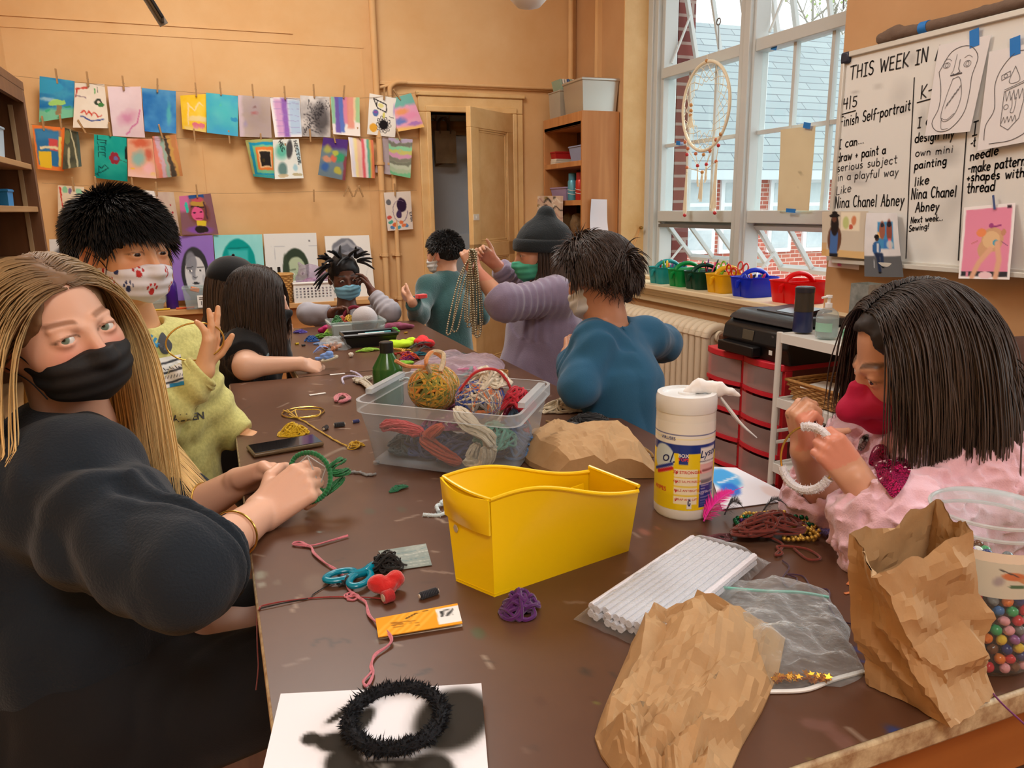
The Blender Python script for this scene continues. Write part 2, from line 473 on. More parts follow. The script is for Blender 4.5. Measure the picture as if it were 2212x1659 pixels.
# ---------------------------------------------------------------- handwriting and painted sheets
def _arc(cx,cy,rx,ry_,a0,a1,n=10):
 t=np.radians(np.linspace(a0,a1,n));return[(cx+rx*math.cos(q),cy+ry_*math.sin(q))for q in t]
_o=_arc(.27,.3,.25,.3,60,420,16)
GLYPH={'a':(.6,[_arc(.27,.28,.25,.28,60,400,14),[(.52,.56),(.5,.2),(.6,0)]]),'b':(.58,[[(.05,1),(.05,0)],_arc(.27,.28,.23,.28,160,-160,14)]),'c':(.52,[_arc(.3,.3,.27,.3,50,310,12)]),'d':(.6,[_arc(.27,.28,.25,.28,40,330,14),[(.53,1),(.52,0)]]),'e':(.56,[[(.05,.3),(.5,.34)]+_arc(.28,.3,.24,.3,10,320,12)]),'f':(.42,[_arc(.34,.82,.16,.17,40,180,6)+[(.18,.3),(.16,-.05)],[(.02,.5),(.38,.54)]]),'g':(.58,[_arc(.27,.3,.23,.28,60,400,14),[(.5,.56),(.5,-.1)]+_arc(.28,-.15,.22,.2,0,-150,7)]),'h':(.56,[[(.06,1),(.06,0)],[(.06,.35)]+_arc(.28,.36,.2,.22,160,0,7)+[(.48,0)]]),'i':(.24,[[(.12,.58),(.11,0)],[(.12,.82),(.13,.86)]]),'j':(.3,[[(.2,.58),(.18,-.15)]+_arc(.05,-.16,.13,.18,0,-120,6),[(.2,.82),(.21,.86)]]),'k':(.52,[[(.06,1),(.06,0)],[(.44,.58),(.08,.24),(.48,0)]]),'l':(.22,[[(.1,1),(.1,0)]]),'m':(.86,[[(.06,.58),(.06,0)],[(.06,.38)]+_arc(.24,.38,.17,.2,160,0,6)+[(.41,0)],[(.41,.38)]+_arc(.6,.38,.18,.2,160,0,6)+[(.78,0)]]),'n':(.56,[[(.06,.58),(.06,0)],[(.06,.36)]+_arc(.27,.36,.2,.22,160,0,6)+[(.48,0)]]),'o':(.56,[_o]),'p':(.58,[[(.05,.58),(.04,-.4)],_arc(.28,.3,.23,.28,160,-160,14)]),'r':(.42,[[(.06,.58),(.06,0)],[(.06,.34)]+_arc(.27,.38,.2,.2,160,50,5)]),'s':(.44,[_arc(.24,.44,.17,.15,50,250,8)+_arc(.2,.15,.19,.15,80,-140,8)]),'t':(.42,[[(.2,.92),(.2,.1),(.3,0),(.38,.04)],[(.02,.6),(.4,.62)]]),'u':(.56,[[(.06,.58),(.06,.2)]+_arc(.26,.2,.2,.2,180,330,6)+[(.48,.58),(.49,0)]]),'v':(.5,[[(.03,.58),(.24,0),(.47,.58)]]),'w':(.76,[[(.03,.58),(.2,0),(.37,.45),(.54,0),(.72,.58)]]),'x':(.5,[[(.04,.58),(.46,0)],[(.46,.58),(.04,0)]]),'y':(.52,[[(.04,.58),(.26,.05)],[(.5,.58),(.26,.05),(.08,-.4)]]),'T':(.7,[[(.02,.98),(.68,1)],[(.34,1),(.32,0)]]),'H':(.66,[[(.06,1),(.06,0)],[(.58,1),(.58,0)],[(.06,.5),(.58,.52)]]),'I':(.42,[[(.2,1),(.2,0)],[(.02,1),(.4,1)],[(.02,0),(.4,0)]]),'S':(.56,[_arc(.3,.74,.22,.25,40,260,10)+_arc(.26,.25,.24,.25,80,-150,10)]),'W':(.9,[[(.02,1),(.22,0),(.44,.8),(.64,0),(.88,1)]]),'E':(.56,[[(.5,1),(.06,1),(.06,0),(.52,0)],[(.06,.52),(.44,.53)]]),'K':(.6,[[(.06,1),(.06,0)],[(.54,1),(.08,.42),(.56,0)]]),'N':(.66,[[(.05,0),(.07,1),(.54,0),(.58,1)]]),'A':(.66,[[(.02,0),(.32,1),(.62,0)],[(.13,.36),(.52,.38)]]),'F':(.54,[[(.5,1),(.06,.98),(.06,0)],[(.06,.52),(.42,.54)]]),'L':(.5,[[(.06,1),(.06,0),(.48,.02)]]),'C':(.66,[_arc(.36,.5,.32,.5,50,310,14)]),'O':(.7,[_arc(.34,.5,.3,.5,90,450,18)]),'R':(.6,[[(.06,0),(.06,1)]+_arc(.2,.76,.3,.24,90,-90,8)+[(.06,.52),(.56,0)]]),'M':(.8,[[(.04,0),(.1,1),(.38,.3),(.68,1),(.74,0)]]),'Z':(.6,[[(.04,1),(.54,1),(.04,0),(.56,0)]]),'Y':(.6,[[(.02,1),(.3,.5),(.56,1)],[(.3,.5),(.29,0)]]),'P':(.6,[[(.06,0),(.06,1)]+_arc(.2,.76,.3,.24,90,-90,8)+[(.06,.52)]]),'V':(.6,[[(.02,1),(.28,0),(.58,1)]]),'D':(.66,[[(.06,0),(.06,1)]+_arc(.12,.5,.46,.5,90,-90,10)+[(.06,0)]]),'U':(.64,[[(.05,1),(.05,.3)]+_arc(.3,.3,.25,.3,180,360,8)+[(.56,1)]]),'4':(.52,[[(.08,1),(.04,.5),(.5,.52)],[(.42,1),(.4,0)]]),'5':(.5,[[(.46,1),(.1,1),(.08,.58)]+_arc(.22,.32,.26,.3,110,-140,10)]),'/':(.3,[[(.15,1.15),(.14,-.1)]]),'1':(.22,[[(.1,1),(.1,0)]]),'-':(.44,[[(.06,.44),(.36,.46)]]),'+':(.46,[[(.2,.5),(.2,.12)],[(.04,.32),(.38,.32)]]),'.':(.2,[[(.07,.02),(.09,.05)]]),'!':(.2,[[(.1,1),(.09,.3)],[(.08,.02),(.09,.06)]]),' ':(.42,[]),"'":(.2,[[(.1,1),(.08,.8)]]),}
def strokes(text,seed=1):
 """list of polylines in units of cap height, and the total width"""
 r=random.Random(seed);x=0;out=[]
 for ch in text:
  w,S=GLYPH[ch]
  dy=r.uniform(-.04,.04);sc=r.uniform(.94,1.06)
  for p in S:out.append(np.array([(x+q[0]*sc,q[1]*sc+dy)for q in p]))
  x+=w+0.14
 return out,x-0.14
def ribbon(mb,pts,w,N):
 """flat ribbon of width w on a surface with normal N"""
 P=np.asarray(pts,float);e=w*0.35
 for p,q in zip(P[:-1],P[1:]):
  d=q-p;L=np.linalg.norm(d)
  if L<1e-7:continue
  d/=L;S=np.cross(N,d)*w/2;mb.add([p-d*e-S*.7,p-S,q-S,q+d*e-S*.7,q+d*e+S*.7,q+S,p+S,p-d*e+S*.7],[(0,1,6,7),(1,2,5,6),(2,3,4,5)])
 return mb
class Pic:
 """a painted sheet: colours on an m x n grid, u to the right and v down in 0..1"""
 def __init__(s,n=40,m=54,base=(245,242,236),seed=0,wob=0.03):
  s.m,s.n,s.seed=m,n,seed
  v,u=np.meshgrid(np.linspace(0,1,m),np.linspace(0,1,n),indexing='ij')
  q=np.stack([u*3,v*3*m/n,np.full_like(u,seed*1.7)],-1)
  s.u0,s.v0=u,v
  s.u=u+wob*fbm(q,2.0,seed);s.v=v+wob*fbm(q,2.0,seed+9);s.q=q
  s.c=np.empty((m,n,3));s.c[:]=base;s.k=0
 def mix(s,w,col):
  w=np.clip(w,0,1)[...,None];s.c=s.c*(1-w)+np.asarray(col,float)*w;return s
 def wash(s,col,a=0.5,sc=1.2):
  s.k+=1;return s.mix(a*(0.5+0.6*fbm(s.q,sc,s.seed+s.k*3)),col)
 def blob(s,x,y,rx_,ry_,col,a=1.0,soft=0.12,rot=0.0):
  c,n=math.cos(rot),math.sin(rot);dx,dy=s.u-x,(s.v-y)
  X,Y=(dx*c+dy*n)/rx_,(-dx*n+dy*c)/ry_
  return s.mix(a*np.clip((1-np.hypot(X,Y))/soft,0,1),col)
 def rect(s,x0,x1,y0,y1,col,a=1.0,soft=0.02):
  d=np.minimum(np.minimum(s.u-x0,x1-s.u),np.minimum(s.v-y0,y1-s.v));return s.mix(a*np.clip(d/soft+0.5,0,1),col)
 def line(s,pts,w,col,a=1.0,dry=0.0,asp=1.33):
  P=np.asarray(pts,float);d=np.full(s.u.shape,9.0)
  for p,q in zip(P[:-1],P[1:]):
   b=(q-p)*[1,asp];L=b@b+1e-9;x,y=s.u-p[0],(s.v-p[1])*asp
   t=np.clip((x*b[0]+y*b[1])/L,0,1);d=np.minimum(d,np.hypot(x-t*b[0],y-t*b[1]))
  k=np.clip((w/2-d)/(0.35*w)+0.5,0,1)
  if dry:k=k*np.clip(1-dry+dry*2.2*vnoise(s.q,9,s.seed+5),0,1)
  return s.mix(a*k,col)
 def write(s,text,x,y,h,w,col,rot=0.0,asp=1.33):
  st,wd=strokes(text,s.seed+3);c,n=math.cos(rot),math.sin(rot)
  for p in st:
   s.line([(x+(q[0]*c+q[1]*n)*h*0.8,y+(q[0]*n-q[1]*c)*h)for q in p],w,col,asp=asp)
  return s
 def rough(s,a=10):
  s.c=s.c+a*fbm(s.q,7,s.seed+2)[...,None];return s
 def colours(s):
  x=np.clip(s.c,0,255)/255;return np.where(x<=0.04045,x/12.92,((x+0.055)/1.055)**2.4)
M_paper=mat('painted_paper',(255,255,255),0.8,attr='Col',spec=0.2)
def sheet(name,corners,pic,label,cat='painting',group=None,curl=0.012,seed=0,thick=0.0008,mt=None,off=None):
 """a hanging sheet from four world corners TL TR BR BL (bottom may curl away from the wall)"""
 TL,TR,BR,BL=[np.asarray(c,float)for c in corners]
 m,n=pic.m,pic.n;u,v=pic.u0[...,None],pic.v0[...,None]
 P=(TL*(1-u)+TR*u)*(1-v)+(BL*(1-u)+BR*u)*v
 N=nrm(np.cross(TR-TL,BL-TL));N=-N
 w=np.sin(u*3.1+seed)*0.35+np.sin(v*4+seed*2.1)*0.3+v*v*math.sin(seed*3.3)*1.2+(u-0.5)**2*math.cos(seed*1.9)*2.2
 P=P+N*(w*curl)
 b=MB();b.grid(P,pic.colours(),thick=thick)
 o=b.build(name,mt or M_paper,angle=50)
 return tag(o,label,cat,group)
# ---------------------------------------------------------------- the room
XL,XR,YB,YF,ZC=-1.0,2.64,5.4,-3.0,3.45
XW=2.9
WY0,WY1,WZ0,WZ1=2.76,4.68,0.765,2.95
DX0,DX1,DZ=1.51,2.12,1.91
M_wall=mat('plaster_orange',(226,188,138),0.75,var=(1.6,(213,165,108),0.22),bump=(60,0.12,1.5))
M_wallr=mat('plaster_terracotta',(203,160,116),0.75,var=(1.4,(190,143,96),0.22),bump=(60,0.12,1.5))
M_cream=mat('paint_cream',(231,196,140),0.45,var=(5,(214,172,112),0.2),bump=(40,0.05,1))
M_ceil=mat('paint_ceiling',(235,228,210),0.9)
M_floor=mat('floor_oak',(150,92,52),0.35,wood=((120,66,32),1.2,'y'))
M_blue=mat('paint_closet_blue',(190,200,208),0.7,var=(3,(178,188,200),0.2))
M_white=mat('paint_window_grey',(196,200,198),0.4)
M_glass=mat('window_glass',(235,245,245),0.02,thin=(0.02,(248,253,253),0.5,'g'))
m=MB();m.bx(XL-0.2,XR+0.2,YF-0.2,YB+1.2,-0.1,0)
struct(m.build('floor',M_floor))
m=MB();m.bx(XL-0.2,XR+0.5,YF-0.2,YB+1.2,ZC,ZC+0.1);struct(m.build('ceiling',M_ceil))
m=MB();m.bx(XL-0.2,XL,YF-0.2,YB+0.2,0,ZC);struct(m.build('wall_left',M_wall))
m=MB();m.bx(XL-0.2,XR+0.5,YF-0.2,YF,0,ZC);struct(m.build('wall_front',M_wall))
m=MB()
m.bx(XL-0.2,DX0,YB,YB+0.15,0,ZC);m.bx(DX1,XR+0.5,YB,YB+0.15,0,ZC);m.bx(DX0,DX1,YB,YB+0.15,DZ,ZC)
struct(m.build('wall_back',M_wall))
m=MB()
m.bx(XR,XW+0.12,WY1,YB,0,ZC)
m.bx(XR,XW+0.12,WY0,WY1,0,WZ0-0.05);m.bx(XR,XW+0.12,WY0,WY1,WZ1,ZC)
m.bx(XR,XW+0.12,1.2,WY0,0,ZC)
m.bx(XR,XW+0.12,-1.1,1.2,0,0.85);m.bx(XR,XW+0.12,-1.1,1.2,2.6,ZC)
m.bx(XR,XW+0.12,YF-0.2,-1.1,0,ZC)
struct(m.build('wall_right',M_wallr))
m=MB();m.bx(DX0-0.35,DX1+0.25,YB+0.45,YB+0.5,0,2.3);m.bx(DX0-0.4,DX0-0.35,YB+0.15,YB+0.5,0,2.3);m.bx(DX1+0.25,DX1+0.3,YB+0.15,YB+0.5,0,2.3);m.bx(DX0-0.4,DX1+0.3,YB+0.15,YB+0.5,2.3,2.35)
struct(m.build('wall_closet',M_blue))
m=MB();m.bx(DX0-0.35,DX1+0.25,YB+0.438,YB+0.45,0,1.055);struct(m.build('trim_1',mat('paint_closet_panel',(198,208,216),0.6)))
m=MB();m.bx(DX0-0.35,DX1+0.25,YB+0.42,YB+0.45,1.80,1.90);struct(m.build('trim_2',mat('hook_rail_wood',(150,116,72),0.6,wood=((128,92,52),2,'x'))))
# door casing with a stepped moulding
m=MB()
for x0,x1,y in((DX0-0.085,DX0,YB-0.022),(DX0-0.035,DX0,YB-0.034)):
 m.bx(x0,x1,y,YB+0.15,0,DZ)
for x0,x1,y in((DX1,DX1+0.085,YB-0.022),(DX1,DX1+0.035,YB-0.034)):
 m.bx(x0,x1,y,YB+0.15,0,DZ)
m.bx(DX0-0.085,DX1+0.085,YB-0.022,YB+0.15,DZ,DZ+0.105);m.bx(DX0-0.035,DX1+0.035,YB-0.034,YB,DZ,DZ+0.04)
m.bx(DX0-0.1,DX1+0.1,YB-0.034,YB,DZ+0.105,DZ+0.135)
struct(m.build('trim_3',M_cream,bevel=0.006))
# picture rail and raised plaster seams on the back wall, baseboards
m=MB();m.bx(1.16,XR,YB-0.018,YB,2.075,2.1);m.tube([(1.14,YB-0.02,2.05),(1.3,YB-0.025,2.09),(1.6,YB-0.025,2.095),(2.62,YB-0.025,2.095)],0.012)
struct(m.build('trim_4',M_wall,bevel=0.004))
m=MB()
m.bx(XL,1.07,YB-0.004,YB,2.300,2.318);m.bx(XL,0.62,YB-0.006,YB,2.36,2.368)
m.bx(1.058,1.064,YB-0.003,YB,0.66,2.3);m.bx(0.008,0.012,YB-0.003,YB,0.66,2.3)
struct(m.build('trim_5',M_wall))
m=MB();m.bx(XL,DX0-0.1,YB-0.02,YB,0,0.14);m.bx(DX1+0.1,XR,YB-0.02,YB,0,0.14);struct(m.build('baseboard_back',M_cream))
m=MB();m.bx(XL,XL+0.02,YF,YB,0,0.14);struct(m.build('baseboard_left',M_cream))
m=MB();m.bx(XR-0.02,XR,YF,YB,0,0.14);struct(m.build('baseboard_right',M_cream))
m=MB();m.bx(XR-0.035,XR,4.99,5.03,2.0,ZC);m.tube([(2.585,YB-0.03,2.1),(2.585,YB-0.03,ZC)],0.02,10);struct(m.build('trim_6',M_wall))
# open closet door leaf: local x runs from the hinge to the free edge
def door_leaf():
 w,h,t=0.6,1.895,0.036
 a=math.radians(180+40)
 R=np.stack([[math.cos(a),math.sin(a),0],[-math.sin(a),math.cos(a),0],[0,0,1]],1)
 d=thing('door_1',None,None,(DX1,YB-0.01,0.012),rot=R);d['kind']='structure'
 o=np.array([DX1,YB-0.01,0.012])
 def W(m):
  m.v=[np.asarray(q)@R.T+o for q in m.v];return m
 m=MB();s=0.1
 m.bx(0,w,-t/2,t/2,0,0.16);m.bx(0,w,-t/2,t/2,h-0.13,h);m.bx(0,w,-t/2,t/2,0.9,1.0)
 m.bx(0,s,-t/2,t/2,0.16,h-0.13);m.bx(w-s,w,-t/2,t/2,0.16,h-0.13)
 for z0,z1 in((0.16,0.9),(1.0,h-0.13)):
  m.bx(s,w-s,-0.006,0.006,z0,z1)
  for k,(q,th)in enumerate(((0.0,0.014),(0.014,0.010))):
   for x0,x1,a0,a1 in((s+q,s+q+0.012,z0+q,z1-q),(w-s-q-0.012,w-s-q,z0+q,z1-q)):m.bx(x0,x1,-th,th,a0,a1)
   for a0 in(z0+q,z1-q-0.012):m.bx(s+q,w-s-q,-th,th,a0,a0+0.012)
 W(m).build('door_panel',M_cream,d,bevel=0.003)
 mt=mat('painted_metal',(214,190,150),0.4,0.2)
 for z in(0.25,0.95,1.62):
  q=MB();q.bx(-0.014,0.016,-t/2-0.012,-t/2+0.004,z,z+0.1);q.tube([(-0.004,-t/2-0.01,z-0.004),(-0.004,-t/2-0.01,z+0.104)],0.007,8)
  W(q).build('hinge',mt,d)
 q=MB();q.bx(w-0.075,w-0.005,t/2,t/2+0.004,1.16,1.2);q.bx(w-0.05,w-0.035,t/2+0.004,t/2+0.007,1.172,1.188)
 W(q).build('latch_plate',mat('latch_plate_paint',(235,232,220),0.35,0.3),d)
 return d
door_leaf()
# ---- the window: steel frame, two columns of fixed panes, tilted hopper sashes above and below
def window_in_view():
 win=thing('window_1',None,None,(XW,(WY0+WY1)/2,WZ0));win['kind']='structure'
 m=MB();d0,d1=XW-0.04,XW+0.04
 m.bx(d0-0.03,d1,4.58,WY1,WZ0,WZ1);m.bx(d0,d1+0.02,4.545,4.58,WZ0,WZ1);m.bx(d0-0.045,d0-0.02,4.62,WY1,WZ0,WZ1)
 m.bx(d0,d1,WY0,2.82,WZ0,WZ1);m.bx(d0,d1,WY0,WY1,WZ1-0.06,WZ1);m.bx(d0,d1,WY0,WY1,WZ0,WZ0+0.04)
 m.bx(d0-0.02,d1,3.615,3.745,WZ0,WZ1);m.bx(d0-0.045,d0,3.63,3.68,WZ0,WZ1)
 m.bx(d0-0.01,d1,WY0,4.56,2.055,2.12)
 m.bx(d0-0.01,d1,WY0,4.56,1.145,1.215)
 m.build('window_frame',M_white,win,bevel=0.004)
 for a,b in((3.745,4.55),(2.82,3.615)):
  g=MB();w3=(b-a)/3
  for k in(1,2):g.bx(XW-0.014,XW+0.014,a+w3*k-0.011,a+w3*k+0.011,1.21,2.06)
  g.bx(XW-0.012,XW+0.012,a,b,1.625,1.647)
  g.build('muntin',M_white,win)
  g=MB();g.bx(XW-0.002,XW+0.002,a,b,1.21,2.06);g.build('pane',M_glass,win)
  for z1,z0,ang in((2.93,2.13,14),(1.125,0.82,42 if a>3.7 else 38)):
   an=math.radians(ang);L=z1-z0
   def Q(y,t):return np.array([XW+0.02+math.sin(an)*t*L,y,z1-math.cos(an)*t*L])
   f=MB();e=frame_from(Q(0,1)-Q(0,0),(0,1,0))
   for y in(a+0.012,a+w3,a+2*w3,b-0.012):
    wd_=0.028 if y in(a+0.012,b-0.012)else 0.018
    c=(Q(y,0)+Q(y,1))/2;f.box(c,(wd_,0.024,L),np.stack([np.array([0,1.0,0]),np.cross(nrm(Q(0,1)-Q(0,0)),[0,1.0,0]),nrm(Q(0,1)-Q(0,0))],1))
   for t in(0.0,1.0):f.box(Q((a+b)/2,t),(0.03,b-a,0.03),ry(-an))
   f.build('sash',M_white,win)
   p=MB();p.add([Q(a,0),Q(b,0),Q(b,1),Q(a,1)],[(0,1,2,3)]);p.build('pane',M_glass,win)
   s=MB()
   y=b-0.02 if a>3.7 else b-0.03
   s.tube([(XW+0.01,y,z0+0.02),Q(y,0.62)],0.009,6)
   s.build('stay',M_white,win)
  if a>3.7:
   s=MB();s.box((XW-0.03,(a+b)/2,1.118),(0.03,b-a,0.022));s.build('sash_rail',mat('grey_metal',(120,120,118),0.4,0.5),win)
 hk=MB()
 for y in(3.95,3.0):
  hk.tube([(XW-0.05,y,2.13),(XW-0.05,y+0.01,2.26)],0.004,6)
  t=np.linspace(0,2*math.pi,14);hk.tube([(XW-0.05,y+0.01+0.018*math.sin(q),2.26+0.018-0.018*math.cos(q))for q in t],0.004,6)
 hk.build('latch_hook',mat('grey_metal'),win)
window_in_view()
# second window of the same wall, beside the painter's side of the room
def window_behind():
 win=thing('window_2',None,None,(XW,0.05,0.85));win['kind']='structure'
 m=MB();a,b,z0,z1=-1.1,1.2,0.85,2.6
 for y in(a+0.03,a+0.78,0.03,b-0.78,b-0.03):m.bx(XW-0.03,XW+0.03,y-0.025,y+0.025,z0,z1)
 for z in(z0+0.03,1.7,z1-0.03):m.bx(XW-0.03,XW+0.03,a,b,z-0.025,z+0.025)
 m.build('window_frame',M_white,win)
 g=MB();g.bx(XW-0.002,XW+0.002,a,b,z0,z1);g.build('pane',M_glass,win)
window_behind()
# painted plaster reveal and the sill board
m=MB();m.bx(XR-0.002,XW-0.04,WY1-0.004,WY1+0.004,WZ0,WZ1);struct(m.build('trim_7',M_cream))
m=MB();m.bx(2.55,XW+0.05,WY0-0.25,WY1+0.02,WZ0-0.03,WZ0);m.bx(2.6,2.66,WY0-0.25,WY1+0.02,WZ0-0.075,WZ0-0.03);m.bx(2.575,2.66,WY0-0.25,WY1+0.02,WZ0-0.05,WZ0-0.03)
m.bx(2.615,2.66,WY0-0.25,WY1+0.02,WZ0-0.12,WZ0-0.075)
struct(m.build('trim_8',mat('paint_sill',(226,208,172),0.4),bevel=0.006))
m=MB();m.bx(2.74,2.82,4.3,WY1,WZ0,WZ0+0.02);struct(m.build('trim_9',mat('paint_sill'),bevel=0.004))
# ---- outside: the brick wing across the yard
def outside():
 Yw=13.0
 bm=bpy.data.materials.new('brick_red');bm.use_nodes=True;MATS['brick_red']=bm
 N,L=bm.node_tree.nodes,bm.node_tree.links
 br=N.new('ShaderNodeTexBrick');tc=N.new('ShaderNodeTexCoord');mp=N.new('ShaderNodeMapping');mp.inputs['Rotation'].default_value=(math.radians(90),0,0)
 L.new(tc.outputs['Object'],mp.inputs[0]);L.new(mp.outputs[0],br.inputs['Vector'])
 br.inputs['Color1'].default_value=lin((196,112,92))+(1,);br.inputs['Color2'].default_value=lin((176,92,76))+(1,);br.inputs['Mortar'].default_value=lin((214,186,172))+(1,)
 br.inputs['Scale'].default_value=1.0;br.inputs['Brick Width'].default_value=0.23;br.inputs['Row Height'].default_value=0.085;br.inputs['Mortar Size'].default_value=0.01
 L.new(br.outputs[0],N['Principled BSDF'].inputs['Base Color']);N['Principled BSDF'].inputs['Roughness'].default_value=0.9
 sl=bpy.data.materials.new('roof_slate');sl.use_nodes=True
 N,L=sl.node_tree.nodes,sl.node_tree.links
 br=N.new('ShaderNodeTexBrick');tc=N.new('ShaderNodeTexCoord');mp=N.new('ShaderNodeMapping');mp.inputs['Rotation'].default_value=(math.radians(90),0,0)
 L.new(tc.outputs['Object'],mp.inputs[0]);L.new(mp.outputs[0],br.inputs['Vector'])
 br.inputs['Color1'].default_value=lin((136,146,146))+(1,);br.inputs['Color2'].default_value=lin((124,135,137))+(1,);br.inputs['Mortar'].default_value=lin((78,86,92))+(1,)
 br.inputs['Scale'].default_value=1.0;br.inputs['Brick Width'].default_value=1.1;br.inputs['Row Height'].default_value=0.17;br.inputs['Mortar Size'].default_value=0.010
 L.new(br.outputs[0],N['Principled BSDF'].inputs['Base Color']);N['Principled BSDF'].inputs['Roughness'].default_value=0.7
 ze=PY(1560,372,Yw)[2]
 b=thing('school_wing','red brick school wing with slate roof across the yard, seen through the window','building',(12,Yw,-2.0))
 m=MB();m.bx(5.0,24,Yw,Yw+0.3,-2.0,ze+0.05);m.build('wall',bm,b)
 m=MB();m.add([(5.0,Yw-0.35,ze),(24,Yw-0.35,ze),(24,Yw+3.3,ze+3.55),(5.0,Yw+3.3,ze+3.55),(5.0,Yw-0.35,ze-0.12),(24,Yw-0.35,ze-0.12)],[(0,1,2,3),(4,5,1,0)]);m.build('roof',sl,b)
 m=MB();m.bx(5.0,24,Yw-0.45,Yw-0.3,ze-0.16,ze+0.02);m.build('gutter',mat('gutter_white',(205,214,218),0.5),b)
 gw=mat('far_window_white',(246,250,250),0.5);gg=mat('far_window_glass',(176,192,196),0.15,var=(2.5,(214,222,222),0.25))
 for x0,x1 in((1455,1540),(1562,1596),(1668,1690),(1745,1772),(1852,1930)):
  p0,p1=PY(x0,391,Yw-0.02),PY(x1,449,Yw-0.02)
  X0,X1,Z1,Z0=p0[0],max(p1[0],p0[0]+0.5),p0[2],p1[2]
  f=MB();f.bx(X0-0.05,X1+0.05,Yw-0.06,Yw,Z0-0.9,Z1+0.04);fr=f.build('window',gw,b)
  g=MB();n=max(1,int((X1-X0)/0.55));w=(X1-X0)/n
  for i in range(n):
   for j in range(3):
    h=(Z1-Z0+0.85)/3;g.bx(X0+i*w+0.04,X0+(i+1)*w-0.04,Yw-0.075,Yw-0.06,Z0-0.85+j*h+0.04,Z0-0.85+(j+1)*h-0.04)
  g.build('pane',gg,fr)
 b2=thing('far_house','mauve gabled house front behind the slate roof ridge','building',(16,26,-2))
 m=MB();m.bx(11.0,17.5,26,27,-2,9.6);m.build('wall',mat('mauve_siding',(196,160,176),0.8),b2)
 m=MB();m.bx(10.6,17.9,25.8,27.2,9.6,9.9);m.build('eave',mat('gutter_white'),b2)
 m=MB();m.bx(3.0,3.13,4.60,4.9,-2.0,4.0)
 jm=bm.copy();jm.name='brick_dark';q=[n for n in jm.node_tree.nodes if n.bl_idname=='ShaderNodeTexBrick'][0];q.inputs['Color1'].default_value=lin((124,62,54))+(1,);q.inputs['Color2'].default_value=lin((98,48,44))+(1,);q.inputs['Mortar'].default_value=lin((150,128,118))+(1,);o=m.build('brick_pier',jm);struct(o)
 m=MB();m.bx(3,40,-10,40,-2.1,-2.0);struct(m.build('ground',mat('yard_asphalt',(150,152,150),0.9)))
 rr=random.Random(5)
 t=thing('bare_tree','bare budding tree beyond the roof, seen through the upper panes','tree',(20,22,-2))
 m=MB();leaf=MB()
 def branch(p,d,r,n):
  q=[p]
  for i in range(4):
   d=nrm(d+np.array([rr.uniform(-.25,.25),rr.uniform(-.25,.25),rr.uniform(-.1,.2)]));q.append(q[-1]+d*(0.5+0.25*n)*0.5)
  m.tube(q,np.linspace(r,r*0.6,5),5)
  if n>0:
   for k in range(3):branch(q[rr.randint(2,4)],nrm(d+np.array([rr.uniform(-.9,.9),rr.uniform(-.9,.9),rr.uniform(-.3,.6)])),r*0.55,n-1)
  else:
   for k in range(3):leaf.ball(q[-1]+np.array([rr.uniform(-.15,.15)for _ in range(3)]),0.05,5,3)
 m.tube([(20,22,-2),(20,22,5)],[0.2,0.12],8)
 for k in range(6):branch(np.array([20,22,3.5+0.4*k]),nrm([rr.uniform(-1,1),rr.uniform(-.6,.6),0.7]),0.06,3)
 m.build('branch',mat('bark_grey',(150,146,132),0.9),t);leaf.build('foliage',mat('bud_green',(176,196,130),0.9),t)
outside()
